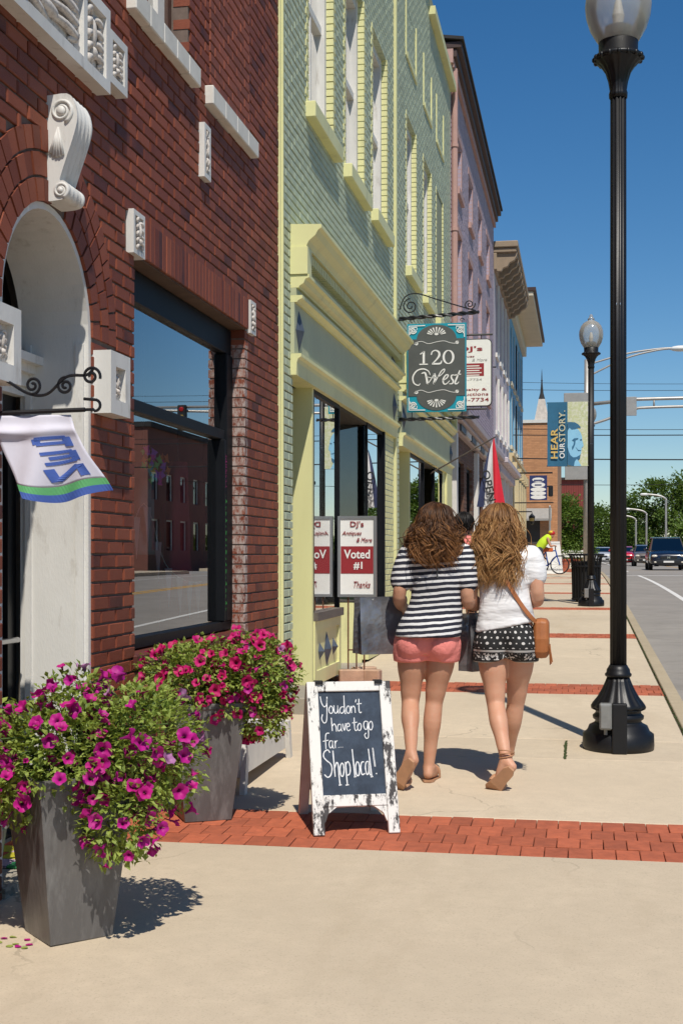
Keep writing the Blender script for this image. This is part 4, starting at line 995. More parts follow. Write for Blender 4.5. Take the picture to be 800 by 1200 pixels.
m_mag = petmat('magenta_petal', (.55, .004, .22), (.45, .01, .30)); m_red = petmat('crimson_petal', (.6, .006, .13), (.55, .008, .22)); m_lil_p = petmat('pale_pink_petal', (.5, .22, .45), (.4, .1, .33))
def blossom_mesh(seed, m):
    rnd = random.Random(seed); n = 25; ph = rnd.uniform(0, 6); rr = []
    for (r, z) in ((.0035, -.03), (.0045, -.02), (.008, -.008), (.018, -.001), (.0285, rnd.uniform(-.002, .004)), (.029, rnd.uniform(-.005, .003))):
        ring = []
        for k in range(n):
            a = 2 * math.pi * k / n; lob = 1 - (.17 * (abs(math.cos(2.5 * a + ph)) ** 4) if r > .015 else 0)
            w = (.0035 * math.sin(5 * a + ph * 2) + .003 * math.sin(3 * a + seed)) if r > .02 else 0
            ring.append((r * lob * math.cos(a), r * lob * math.sin(a), z + w))
        rr.append(ring)
    return MB().rings(rr[::-1][1:], cap=False).mesh('blossom', m, True)
BLO = {k: [blossom_mesh(i + 10 * j, mm) for i in range(4)] for j, (k, mm) in enumerate((('mag', m_mag), ('red', m_red), ('pale', m_lil_p)))}
def leaf(mb, p, d, up, L, W):
    d = d.normalized(); s = d.cross(up); s = s.normalized() if s.length > 1e-4 else Vector((1, 0, 0)); n = s.cross(d)
    c = p + d * L * .5 + n * L * .06; e = p + d * L - n * L * .12
    mb.add([p, c - s * W * .5 - n * W * .0 + n * W * .1, c, c + s * W * .5 + n * W * .1, e], [(0, 1, 2), (0, 2, 3), (1, 4, 2), (2, 4, 3)])
def planter(loc, rot, label, h=.6, sb=.24, stp=.37):
    t = thing('planter', label, 'planter', loc, 'tapered grey planters of petunias'); L = Vector(loc)
    def sq(s, z): return [(L.x + math.cos(rot + math.pi / 4 + k * math.pi / 2) * s / math.sqrt(2), L.y + math.sin(rot + math.pi / 4 + k * math.pi / 2) * s / math.sqrt(2), L.z + z) for k in range(4)]
    o = MB().rings([sq(sb, 0), sq(sb + (stp - sb) * .5, h * .5), sq(stp, h - .03), sq(stp + .012, h - .028), sq(stp + .012, h), sq(stp - .03, h), sq(stp - .035, h - .06)]).build('pot', m_pot, t); bev(o, .008, 2)
    MB().rings([sq(stp - .04, h - .062), sq(stp - .04, h - .05)]).build('soil', m_soil, t)
    return t
def mound(rnd, c, r):
    while True:
        p = Vector((rnd.uniform(-1, 1), rnd.uniform(-1, 1), rnd.uniform(-1, 1)))
        l = p.length
        if .55 < l < 1: break
    bump_ = 1 + .34 * noise.noise(p * 2.6 + Vector((c[0] * 5, 0, 0)))
    return Vector((c[0] + p.x * r[0] * bump_, c[1] + p.y * r[1] * bump_, c[2] + p.z * r[2] * bump_)), p
def petunias(loc, blobs, nleaf, nflow, mix, label, seed, xmin=-2.25, flower=1.0):
    rnd = random.Random(seed)
    t = thing('petunia_plant', label, 'flowers', loc, 'petunias in the grey planters'); fo = MB(); st = MB(); root = Vector(loc)
    tot = sum(b[2] for b in blobs)
    def pick():
        q = rnd.uniform(0, tot)
        for b in blobs:
            q -= b[2]
            if q <= 0: return b
        return blobs[-1]
    for i in range(nleaf):
        b = pick(); p, n = mound(rnd, b[0], b[1])
        if p.x < xmin or p.z < loc[2] - .55: continue
        d = (n.normalized() + Vector((rnd.gauss(0, .6), rnd.gauss(0, .6), rnd.gauss(.1, .5))))
        leaf(fo, p, d, Vector((rnd.gauss(0, .4), rnd.gauss(0, .4), 1)), rnd.uniform(.018, .042), rnd.uniform(.012, .024))
    for i in range(120):
        b = pick(); p, n = mound(rnd, b[0], b[1])
        if p.x < xmin: continue
        mid = (root + p) / 2 + Vector((0, 0, .06)); st.tube(spline([root, mid, p], 4), [.003] * 9, 4, False)
    fo.build('foliage', m_leaf, t, kind='stuff'); st.build('stems', M('stem', (.06, .1, .02), .7), t, kind='stuff')
    k = 0
    while k < nflow:
        b = pick(); p, n = mound(rnd, b[0], b[1]); q = Vector((n.x, n.y, n.z))
        if p.x < xmin or p.z < loc[2] - .42: continue
        if n.length < .86: continue
        if n.y > .55 and n.z < .5: continue
        p = p + n.normalized() * .02
        kind = 'pale' if rnd.random() < .035 else (mix if rnd.random() < .93 else 'mag')
        f = link('blossom', rnd.choice(BLO[kind]), t, loc=p)
        d = (n.normalized() + Vector((rnd.gauss(.05, .45), rnd.gauss(-.15, .45), rnd.gauss(.05, .4)))).normalized()
        f.rotation_euler = d.to_track_quat('Z', 'Y').to_euler(); s = rnd.uniform(.7, 1.25) * flower; f.scale = (s, s, s * rnd.uniform(.8, 1.3)) if rnd.random() > .14 else (s * .55, s * .5, s * 1.6)
        k += 1
z1 = gz(4.6); planter((-1.851, 4.609, z1), RAD(45), 'large tapered grey planter of magenta petunias, nearest the colourful doormat')
petunias((-1.84, 4.62, z1 + .58), [((-1.86, 4.60, z1 + .66), (.36, .27, .21), 10), ((-1.60, 4.68, z1 + .67), (.24, .22, .25), 7), ((-1.62, 4.50, z1 + .46), (.15, .13, .17), 3.2), ((-2.02, 4.5, z1 + .60), (.2, .18, .19), 3), ((-1.88, 4.72, z1 + .84), (.14, .13, .12), 1.5)], 9500, 270, 'mag', 'magenta petunias with pale green leaves spilling over the front grey planter', 5)
z2 = gz(6.55); planter((-1.905, 6.56, z2), RAD(28.5), 'tapered grey planter of crimson petunias, standing on the brick band')
petunias((-1.9, 6.56, z2 + .58), [((-1.93, 6.56, z2 + .70), (.32, .28, .20), 8), ((-1.66, 6.62, z2 + .72), (.24, .22, .21), 7), ((-1.60, 6.56, z2 + .54), (.14, .12, .14), 2)], 8500, 250, 'red', 'crimson petunias bushing over the grey planter on the brick band', 8)
# small pot in the doorway
pt = thing('flower_pot', 'small grey pot of trailing green leaves by the doorway', 'flower pot', (-2.46, 5.13, gz(5.5) + .031))
MB().lathe([(.09, 0), (.12, .2), (.13, .21), (.12, .215), (.11, .19)], (-2.46, 5.13, gz(5.5) + .031), 20).build('pot', m_pot, pt, smooth=False)
fo = MB(); rnd = random.Random(3)
for i in range(700):
    p, n = mound(rnd, (-2.44, 5.13, gz(5) + .36), (.14, .11, .18)); leaf(fo, p, n + Vector((rnd.gauss(0, .5), rnd.gauss(0, .5), rnd.gauss(0, .4))), Vector((0, 0, 1)), rnd.uniform(.02, .04), rnd.uniform(.012, .022))
fo.build('foliage', m_leaf, pt, kind='stuff')
rnd = random.Random(9)
for i in range(9):                                     # petals fallen beside the front planter
    x, y = -2.0 + rnd.uniform(-.06, .1), 4.46 + rnd.uniform(-.06, .07)
    mbp = MB(); pts = [(x + .014 * math.cos(a) * rnd.uniform(.7, 1.3), y + .01 * math.sin(a) * rnd.uniform(.7, 1.3), gz(y) + .003 + rnd.uniform(0, .004)) for a in [k * 1.05 for k in range(6)]]
    mbp.add(pts + [(p[0], p[1], p[2] - .0015) for p in pts], [tuple(range(6)), tuple(range(6, 12))[::-1]] + [(k, (k + 1) % 6, 6 + (k + 1) % 6, 6 + k) for k in range(6)])
    tag(mbp.build('fallen_petal', m_mag if i % 2 else M('fallen_leaf', (.25, .3, .06), .7), None), 'small petal or leaf fallen on concrete beside the front planter', 'petal', 'petals fallen by the front planter')
# doormat of bright patches
mt = thing('doormat', 'bright patchwork doormat lying in front of the arched doorway', 'doormat', (-2.4, 5.6, gz(5.5) + .03))
cols = [(.45, .4, .02), (.03, .2, .35), (.45, .32, .38), (.5, .08, .03), (.04, .3, .1), (.3, .04, .3)]
for i in range(4):
    for j in range(5):
        c_ = cols[(i * 2 + j * 3 + (i * j) % 2) % 6]; x0, y0 = -2.60 + i * .095, 5.3 + j * .125; za = gz(5.5) + .0315
        bev(MB().box(x0, x0 + .094, y0, y0 + .124, za, za + .012).build('patch', M('mat_%d' % cols.index(c_), c_, .9, .25, 60, .6, 200), mt), .003)
# white wooden trough
m_wpaint = M('worn_white_paint', (.66, .64, .6), .6, .08, 9, .25, 90, col2=(.35, .3, .25), c2=(.64, .8))
tr_ = thing('planter_trough', 'low white wooden trough of dark soil on splayed legs against shop', 'trough', (-2.0, 7.73, gz(7.7)))
ya, yb = 7.14, 8.32; zb = gz(7.14) + .09; zt = gz(8.3) + .245
tb_ = MB()
bev(MB().box(-1.895, -1.86, ya, yb, zb, zt).build('side_board', m_wpaint, tr_)); bev(MB().box(-2.15, -2.115, ya, yb, zb, zt).build('side_board', m_wpaint, tr_))
bev(MB().box(-2.114, -1.896, ya + .001, ya + .03, zb, zt).build('end_board', m_wpaint, tr_)); bev(MB().box(-2.114, -1.896, yb - .03, yb - .001, zb, zt).build('end_board', m_wpaint, tr_))
MB().box(-2.114, -1.896, ya + .03, yb - .03, zb, zb + .02).build('base_board', m_wpaint, tr_)
MB().box(-2.114, -1.896, ya + .031, yb - .031, zb + .021, zt - .035).build('soil', m_soil, tr_)
cl = MB(); rnd = random.Random(4)
for i in range(260): cl.ell((rnd.uniform(-2.1, -1.91), rnd.uniform(ya + .04, yb - .04), zt - .033), (rnd.uniform(.006, .018),) * 3, 6, 4)
cl.build('soil_clods', m_soil, tr_, kind='stuff')
for (yy, sg) in ((ya + .06, -1), (yb - .06, 1)):
    for (x0, sx) in ((-1.859, 1), (-2.151, -1)):
        g_ = gz(yy + sg * .06)
        lg = MB(); w2 = .03
        lg.add([(x0, yy - w2, zt), (x0 + sx * .03, yy - w2, zt), (x0 + sx * .03, yy + w2, zt), (x0, yy + w2, zt), (x0, yy - w2 + sg * .06, g_), (x0 + sx * .03, yy - w2 + sg * .06, g_), (x0 + sx * .03, yy + w2 + sg * .06, g_), (x0, yy + w2 + sg * .06, g_)], [(0, 1, 2, 3), (7, 6, 5, 4), (0, 4, 5, 1), (1, 5, 6, 2), (2, 6, 7, 3), (3, 7, 4, 0)])
        lg.build('leg', m_wpaint, tr_)

# ------------------------------------------------------------------ chalkboard
def distressed():
    m, nt, b = newmat('distressed_white_wood')
    n = noisen(nt, 9, 9, .78, stretch=(1, 1, .22), coord='obj'); n2 = noisen(nt, 70, 5, .7, coord='obj', stretch=(1, 1, .15))
    v = mathn(nt, 'ADD', mathn(nt, 'MULTIPLY', n, .75), mathn(nt, 'MULTIPLY', n2, .25))
    c = mixc(nt, mrange(nt, v, .515, .545), (.72, .7, .66), (.05, .045, .045))
    nt.links.new(c, b.inputs['Base Color']); b.inputs['Roughness'].default_value = .7; bumpn(nt, b, mrange(nt, v, .5, .56, 1, 0), .5, .003); return m
m_dist = distressed()
def slate():
    m, nt, b = newmat('chalkboard')
    n = noisen(nt, 9, 8, .75, coord='obj'); s = noisen(nt, 26, 6, .7, stretch=(1, 1, .3), coord='obj')
    c = mixc(nt, mrange(nt, n, .35, .75), (.012, .022, .04), (.045, .07, .11)); c = mixc(nt, mrange(nt, s, .6, .8, 0, .45), c, (.11, .15, .2))
    nt.links.new(c, b.inputs['Base Color']); b.inputs['Roughness'].default_value = .75; return m
m_slateb = slate(); m_chalk = M('chalk', (.72, .73, .74), .95, .12, 60, .3, 220, col2=(.35, .38, .42), c2=(.62, .75))
AL = (-1.062, 6.30, gz(6.3)); ARZ = RAD(20)
af = thing('chalkboard_sign', 'distressed white A-frame chalkboard with chalk lettering, standing on the brick band', 'sign', AL, None, ARZ)
AM = Matrix.Translation(AL) @ Matrix.Rotation(ARZ, 4, 'Z')
th = math.atan(.25 / .715); UPA = Vector((0, math.sin(th), math.cos(th))); NRM = Vector((0, -math.cos(th), math.sin(th)))
def fmap(a, b, d): return tuple(AM @ (Vector((a, 0, 0)) + UPA * b + NRM * d))
def fbox(a0, a1, b0, b1, d0, d1): return MB().prism([(a0, b0), (a1, b0), (a1, b1), (a0, b1)], fmap, d0, d1)
Lh = .757; hw = .212
for s in (-1, 1): bev(fbox(min(s * hw, s * (hw - .056)), max(s * hw, s * (hw - .056)), 0, Lh, -.022, .012).build('stile', m_dist, af), .003)
bev(fbox(-hw + .0565, hw - .0565, Lh - .05, Lh, -.02, .010).build('rail', m_dist, af), .003); bev(fbox(-hw + .0565, hw - .0565, .135, .192, -.02, .010).build('rail', m_dist, af), .003)
fbox(-hw + .05, hw - .05, .18, Lh - .045, -.012, -.002).build('slate', m_slateb, af)
for s in (-1, 1):                                      # little curved brackets under the lower rail
    pl = [(s * (hw - .057), .134), (s * (hw - .12), .134), (s * (hw - .1), .12), (s * (hw - .075), .1), (s * (hw - .062), .065), (s * (hw - .057), .06)]
    MB().prism(pl if s < 0 else pl[::-1], fmap, -.015, .006).build('corner_bracket', m_dist, af)
th2 = math.atan(.27 / .715); UPB = Vector((0, -math.sin(th2), math.cos(th2)))
def bmap(a, b, d): return tuple(AM @ (Vector((a, .52, 0)) + UPB * b + Vector((0, d, 0))))
for s in (-1, 1): bev(MB().prism([(min(s * hw, s * (hw - .05)), 0), (max(s * hw, s * (hw - .05)), 0), (max(s * hw, s * (hw - .05)), Lh), (min(s * hw, s * (hw - .05)), Lh)], bmap, -.01, .02).build('rear_stile', M('pinkish_white_wood', (.55, .5, .46), .7, .15, 8, .3, 90), af), .003)
MB().prism([(-hw + .051, .15), (hw - .051, .15), (hw - .051, .74), (-hw + .051, .74)], bmap, .0, .012).build('rear_board', M('bare_wood', (.22, .11, .06), .7, .2, 8, .3, 60), af)
hg = MB(); hg.box(-.17, -.13, .225, .275, .705, .722); hg.box(.13, .17, .225, .275, .705, .722); hg.xf(AM); hg.build('hinge', m_black, af)
GL = [[(262,238),(268,275),(282,297),(295,285),(300,248)],[(300,240),(296,320),(290,378),(275,388),(264,365),(270,340)],[(318,292),(308,310),(310,330),(322,335),(330,318),(326,298),(316,292)],[(337,290),(336,322),(344,335),(355,325),(358,290)],[(358,290),(359,325),(364,337)],
[(393,300),(378,300),(368,318),(374,335),(388,330),(396,305)],[(396,235),(395,300),(397,335),(402,338)],[(415,295),(405,312),(408,332),(420,335),(427,315),(422,297),(414,295)],[(433,295),(434,335)],[(434,312),(444,296),(454,305),(455,335)],[(464,258),(459,275)],[(480,255),(477,320),(483,335),(491,330)],[(466,285),(494,282)],
[(318,360),(320,435)],[(320,410),(332,395),(341,408),(343,438)],[(368,398),(356,400),(350,420),(356,436),(368,425),(371,398)],[(371,398),(371,430),(376,437)],[(380,395),(388,433),(397,392)],[(402,415),(418,408),(414,393),(404,398),(401,422),(410,436),(422,428)],[(447,362),(446,420),(452,436),(460,430)],[(434,392),(462,388)],[(473,395),(463,412),(466,432),(477,434),(484,415),(480,397),(472,395)],
[(520,385),(505,385),(498,405),(504,428),(516,425),(522,388)],[(522,385),(523,440),(520,475),(508,480),(500,462),(510,450)],[(538,385),(528,402),(530,428),(541,432),(549,410),(545,388),(537,385)],
[(302,447),(287,448),(280,470),(279,535)],[(264,492),(296,486)],[(315,490),(303,492),(298,512),(304,530),(315,520),(318,492)],[(318,490),(318,525),(324,532)],[(331,490),(332,532)],[(332,508),(338,493),(346,491)],[(349,527),(351,529)],[(360,526),(362,528)],[(371,526),(373,528)]]
GL2 = [[(300,556),(288,540),(268,553),(264,578),(280,600),(300,618),(307,645),(298,680),(280,692),(263,676)],[(317,545),(322,690)],[(322,640),(334,612),(342,625),(344,690),(347,735)],[(340,737),(356,735)],[(362,615),(352,640),(354,680),(365,688),(373,655),(370,622),(361,615)],[(383,610),(387,737)],[(377,738),(396,736)],[(384,625),(398,608),(408,635),(404,675),(386,685)],
[(425,540),(432,695)],[(426,694),(440,692)],[(448,610),(439,635),(441,680),(453,686),(461,650),(457,618),(447,610)],[(487,612),(474,615),(467,645),(472,682),(488,676)],[(511,610),(499,615),(493,645),(499,682),(510,670),(513,612)],[(513,610),(514,670),(520,688)],[(516,540),(526,697)],[(519,697),(533,694)],[(540,535),(546,640)],[(542,535),(548,640)],[(552,676),(554,682)]]
bw = 2 * (hw - .055); bh = Lh - .05 - .192
tx = MB()
for gl_, wd_ in ((GL, 5.0), (GL2, 6.3)):
    for st in gl_:
        pts = [(-bw / 2 + (x - 248) / 352 * bw, .192 + bh - (y - 212) / 580 * bh) for x, y in st]
        pp = [(p[0], p[1]) for p in spline([(a, b, 0) for a, b in pts], 5)]
        rnd = random.Random(len(tx.v)); ws = [wd_ / 352 * bw * rnd.uniform(.8, 1.15) for _ in pp]
        ribbon(tx, pp, ws, -.0015, -.0008)
tx.v = [fmap(a, b, d) for a, b, d in tx.v]; tx.build('chalk_lettering', m_chalk, af)

# ------------------------------------------------------------------ hanging signs
m_teal = M('teal_paint', (.0, .27, .36), .5, .05, 6, .05); m_char = M('charcoal_board', (.075, .08, .075), .6, .12, 6, .1); m_wp = M('sign_white', (.75, .74, .7), .55, .04, 6, 0); m_wsh = M('letter_black', (.015, .015, .015), .6, .05)  # sign paints, and plain near-black print for the OPEN letters
SY = 16.7
hs = thing('hanging_sign', 'teal and charcoal hanging sign lettered 120 West on twisted iron bars', 'sign', (F0, SY, 3.3))
def SX(x): return -2.17 + (x - 85) / 455 * .75
def SZ(y): return 4.43 - (y - 97) / 688 * 1.12
MB().box(SX(85), SX(540), SY, SY + .04, SZ(785), SZ(97)).build('board', m_teal, hs)
pts = [(93, 218), (160, 218)] + [(312 - 152 * math.cos(a), 218 - 110 * math.sin(a)) for a in [math.pi * i / 24 for i in range(1, 24)]] + [(465, 218), (531, 218), (531, 662), (465, 662)] + [(312 + 152 * math.cos(a), 662 + 112 * math.sin(a)) for a in [math.pi * i / 24 for i in range(1, 24)]] + [(160, 662), (93, 662)]
MB().prism([(SX(a), SZ(b)) for a, b in pts], lambda a, b, d: (a, d, b), SY - .006, SY + .001).build('centre_panel', m_char, hs)
def el(cx_, cy_, rx, ry, n=28): return [(cx_ + rx * math.sin(2 * math.pi * i / n), cy_ - ry * math.cos(2 * math.pi * i / n)) for i in range(n + 1)]
W_ = []
def ST(p, w, sp=True):
    q = [(a[0], a[1]) for a in spline([(x, y, 0) for x, y in p], 5)] if sp else p
    if isinstance(w, (list, tuple)) and sp: w = [w[min(int(i / 5), len(w) - 1)] * (1 - (i % 5) / 5) + w[min(int(i / 5) + 1, len(w) - 1)] * ((i % 5) / 5) for i in range(len(q))]
    W_.append((q, w))
ST([(214, 312), (214, 412)], 17, False); ST([(186, 336), (216, 314)], 8, False); ST([(180, 414), (246, 414)], 9, False)
ST([(272, 342), (280, 318), (305, 308), (330, 322), (334, 347), (316, 376), (284, 408)], [9, 8, 9, 15, 17, 12, 8]); ST([(278, 411), (340, 411), (352, 388)], [13, 13, 6])
ST(el(404, 362, 37, 51), [6 + 11 * abs(math.sin(2 * math.pi * i / 28)) for i in range(29)], False)
ST([(263, 498), (250, 468), (212, 450), (163, 462), (131, 508), (138, 558), (172, 577), (187, 562)], [5, 8, 10, 10, 11, 10, 8, 5])
ST([(196, 486), (222, 480), (234, 512), (243, 568)], [6, 13, 16, 15]); ST([(243, 570), (272, 530), (298, 488)], 7); ST([(296, 486), (302, 520), (290, 570)], [14, 15, 13])
ST([(290, 572), (325, 512), (350, 470), (374, 455), (368, 478), (330, 512), (280, 522), (234, 510)], [8, 8, 8, 8, 7, 6, 5, 4])
ST([(362, 545), (392, 524), (402, 503), (384, 502), (364, 535), (367, 566), (386, 571), (414, 546)], [7, 9, 10, 9, 13, 11, 8, 5]); ST([(446, 502), (428, 506), (428, 528), (441, 548), (433, 569), (410, 570)], [6, 10, 12, 13, 9, 5]); ST([(492, 468), (467, 528), (454, 566), (470, 571), (484, 556)], [9, 13, 12, 8, 5]); ST([(448, 505), (500, 497)], 8, False)
for yy, sg in ((248, 1), (628, 1)):
    ST([(140, yy + 10), (160, yy - 6), (200, yy - 12), (250, yy + 6), (312, yy - 6), (370, yy - 12), (420, yy + 4), (460, yy + 8), (482, yy - 8)], 4)
    W_.append((el(158, yy + 4, 9, 9, 8), 9)); W_.append((el(470, yy + 2, 9, 9, 8), 9))
for cy_, s_ in ((185, -1), (692, 1)):                  # fan ornaments
    for k in range(-4, 5):
        a = k * .33; r0, r1 = 26, 62 - abs(k) * 2
        ST([(312 + r0 * math.sin(a) * 1.3, cy_ + s_ * (-4 + r0 * math.cos(a) * .7)), (312 + r1 * math.sin(a) * 1.35, cy_ + s_ * (r1 * math.cos(a) * .95))], [3, 12], True)
    W_.append((el(312, cy_ + s_ * 4, 12, 5, 10), 9))
for cx_, s1 in ((95, 1), (530, -1)):                   # corner scrolls
    for cy_, s2_ in ((110, 1), (772, -1)):
        for off, ln in ((6, 62),):
            ST([(cx_ + s1 * 4, cy_ + s2_ * 100), (cx_ + s1 * 4, cy_ + s2_ * 4), (cx_ + s1 * 130, cy_ + s2_ * 2)], 7, False)
        sp_ = []
        for i in range(22):
            a = i * .55; r = 26 * (1 - i / 24); sp_.append((cx_ + s1 * (36 + r * math.cos(a)), cy_ + s2_ * (40 + r * math.sin(a))))
        W_.append((sp_, 8)); ST([(cx_ + s1 * 14, cy_ + s2_ * 70), (cx_ + s1 * 14, cy_ + s2_ * 16), (cx_ + s1 * 66, cy_ + s2_ * 14), (cx_ + s1 * 66, cy_ + s2_ * 34)], 7, False)
sc_ = .75 / 455
def signstrokes(dx, dz, y0, name, m, grow=1.0):
    tx = MB()
    for q, w in W_:
        ww = [x * sc_ * grow for x in w] if isinstance(w, (list, tuple)) else w * sc_ * grow
        ribbon(tx, [(SX(a) + dx, SZ(b) + dz) for a, b in q], ww, 0, .002)
    tx.v = [(a, y0 - d, b) for a, b, d in tx.v]; tx.build(name, m, hs)
signstrokes(0, 0, SY - .0085, 'sign_lettering', m_wp)
def twist(p0, p1, r, n=60, t=26):
    mb = MB(); p0 = Vector(p0); p1 = Vector(p1)
    for ph in (0, math.pi):
        pts = []
        for i in range(n * 2 + 1):
            u = i / (n * 2); a = ph + u * t; q = p0.lerp(p1, u); pts.append((q.x, q.y + r * .6 * math.cos(a), q.z + r * .6 * math.sin(a)))
        mb.tube(pts, r * .72, 6)
    return mb
twist((F0 - .03, SY + .02, 4.50), (-1.26, SY + .02, 4.56), .022).build('iron_bar', m_black, hs); twist((F0 - .03, SY + .02, 3.22), (-1.26, SY + .02, 3.235), .02).build('iron_bar', m_black, hs)
def curl(cx_, cz_, r, a0, turns, sgn=1, y=SY + .02, n=40): return [(cx_ + r * (1 - .85 * i / n) * math.cos(a0 + sgn * turns * 2 * math.pi * i / n), y, cz_ + r * (1 - .85 * i / n) * math.sin(a0 + sgn * turns * 2 * math.pi * i / n)) for i in range(n + 1)]
MB().tube(spline([(F0 + .01, SY + .02, 4.62), (-2.2, SY + .02, 4.78), (-2.05, SY + .02, 4.82), (-1.8, SY + .02, 4.74), (-1.5, SY + .02, 4.64), (-1.3, SY + .02, 4.58)], 6), .008, 6).build('scroll_iron', m_black, hs)
MB().tube(curl(-2.13, 4.66, .1, 1.6, 1.8), .008, 6).build('scroll_iron', m_black, hs); MB().tube(curl(-1.38, 4.66, .07, .2, 1.8, -1), .007, 6).build('scroll_iron', m_black, hs)
for x in (SX(120), SX(505)):
    MB().tube(curl(x, 4.465, .03, 0, 1, 1, SY + .02, 16)[:15], .005, 5).build('hook', m_black, hs); MB().tube([(x, SY + .02, 3.315), (x, SY + .02, 3.23)], .006, 5).build('hook', m_black, hs)
# second hanging sign
m_dr = M('sign_red', (.26, .015, .02), .6, .05); m_gr = M('sign_grey_print', (.4, .38, .37), .6, .05)
d2 = thing('hanging_sign', 'white rounded hanging sign with dark red lettering behind the teal sign', 'sign', (F0, 23.0, 4.1)); Y2 = 23.0
def X2(x): return -1.53 - (768 - x) / 1550 / 6.667 * 22.9 * 1.0
def Z2(y): return 5.23 - (y - 240) / 1550 / 6.667 * 22.9
rp = []
xa, xb, za_, zb_, rr = F0 + .04, -1.53, Z2(755), Z2(240), .07
for (cx_, cz_, a0) in ((xb - rr, zb_ - rr, 0), (xa + rr, zb_ - rr, 90), (xa + rr, za_ + rr, 180), (xb - rr, za_ + rr, 270)):
    rp += [(cx_ + rr * math.cos(RAD(a0 + k * 18)), cz_ + rr * math.sin(RAD(a0 + k * 18))) for k in range(6)]
MB().prism(rp, lambda a, b, d: (a, d, b), Y2, Y2 + .05).build('panel', m_wp, d2)
MB().tube([(a, Y2 + .025, b) for a, b in rp] + [(rp[0][0], Y2 + .025, rp[0][1])], .02, 6).build('rim', M('sign_rim', (.05, .045, .045), .5), d2)
def T2(s, x, y, h, m, w=None, bold=0, shear=0, par=None): put(fit(textmb(s, 1, bold, shear=shear), w, h), (x, Y2 - .003, y), (1, 0, 0), (0, 0, 1), 'lettering', m, par or d2)
xc = (xa + xb) / 2
T2("DJ's", xc, Z2(315), .11, m_dr, .42, .02); T2('Antiques', xc - .1, Z2(372), .05, m_dr, .34, 0, .3); T2('& More', xc + .16, Z2(398), .05, m_gr, .26, 0, .3)
MB().box(xa + .05, xb - .12, Y2 - .002, Y2 - .0005, Z2(525), Z2(425)).build('red_panel', m_dr, d2)
for i in range(5): MB().box(xa + .1 + .03 * (i % 2), xb - .16 - .04 * ((i + 1) % 2), Y2 - .0035, Y2 - .0021, Z2(445 + i * 18) - .008, Z2(445 + i * 18) + .008).build('print_line', m_wp, d2)
T2('Realty &', xc + .05, Z2(632), .055, m_dr, .46, .005); T2('Auctions', xc + .06, Z2(666), .055, m_dr, .5, .005); T2('23-7734', xc + .06, Z2(710), .065, m_dr, .52, .005); T2('3-7734', xc + .05, Z2(552), .04, m_gr, .3)
ba = MB(); ba.tube([(F0 - .02, Y2 + .025, 5.32), (-1.5, Y2 + .025, 5.32)], .018, 8); ba.tube([(F0 - .02, Y2 + .025, Z2(780)), (-1.6, Y2 + .025, Z2(780))], .018, 8); ba.tube([(-1.5, Y2 + .025, 4.75), (-1.44, Y2 + .025, 4.75)], .012, 6)
for x in (-2.1, -1.7): ba.tube([(x, Y2 + .025, 5.32), (x, Y2 + .025, 5.22)], .008, 6); ba.tube([(x, Y2 + .025, 4.06), (x, Y2 + .025, Z2(780))], .008, 6)
ba.build('bracket', m_black, d2)
# small sign on the blue building with its lamp
fs = thing('hanging_sign', 'small white and navy hanging sign with black box lamp beyond the women', 'sign', (F0, 44, 2.8)); YS = 44.0
def XS(u): 
    k = (u - 400) / 1550; return YS * (-math.sin(YAW) + math.cos(YAW) * k) / (math.cos(YAW) + math.sin(YAW) * k)
def ZS(v): return 1.5 + (650 - v) / 1550 * 43.5
MB().box(XS(620), XS(640.5), YS, YS + .05, ZS(586), ZS(557)).build('panel', M('navy', (.02, .03, .12), .5), fs)
sh_ = MB()
for (z, h, w) in ((568, 5, 8), (573.5, 4, 9), (578, 4, 9), (582.5, 4, 9), (562, 4, 7)): sh_.prism([(XS(630.2) + w / 1550 * 43.5 * math.cos(a), ZS(z) + h * .62 / 1550 * 43.5 * math.sin(a)) for a in [k * math.pi / 8 for k in range(16)]], lambda a, b, d: (a, d, b), YS - .004, YS + .001)
sh_.build('white_panel', m_wp, fs)
MB().box(XS(625), XS(635), YS - .008, YS - .0045, ZS(563.5), ZS(562)).box(XS(626), XS(634), YS - .008, YS - .0045, ZS(569), ZS(567.5)).build('print_line', M('navy', (.02, .03, .12)), fs)
ba = MB(); ba.tube([(F0, YS + .02, ZS(554)), (XS(647), YS + .02, ZS(554))], .025, 6); ba.tube([(F0, YS + .02, ZS(589)), (XS(648), YS + .02, ZS(589))], .02, 6); ba.tube([(XS(640), YS + .02, ZS(570)), (XS(644), YS + .02, ZS(570))], .02, 6); ba.build('bracket', m_black, fs)
MB().cbox(XS(642), XS(647.5), YS - .05, YS + .1, ZS(582), ZS(569), .03).build('box_lamp', m_black, fs)
ln = thing('wall_lantern', 'black wall lantern with warm glass below the small navy sign', 'lantern', (F0, 45, 2.6))
MB().lathe([(.02, .28), (.1, .2), (.11, .18), (.08, 0), (.06, -.06), (0.01, -.1)], (-1.62, 45, 2.6), 8).build('body', m_black, ln); MB().lathe([(.07, .03), (.085, .13)], (-1.62, 44.96, 2.6), 8).build('glass', M('amber_glass', (.5, .35, .1), .3), ln); MB().tube([(F0, 45, 2.95), (-1.62, 45, 2.95), (-1.62, 45, 2.86)], .02, 6).build('arm', m_black, ln)

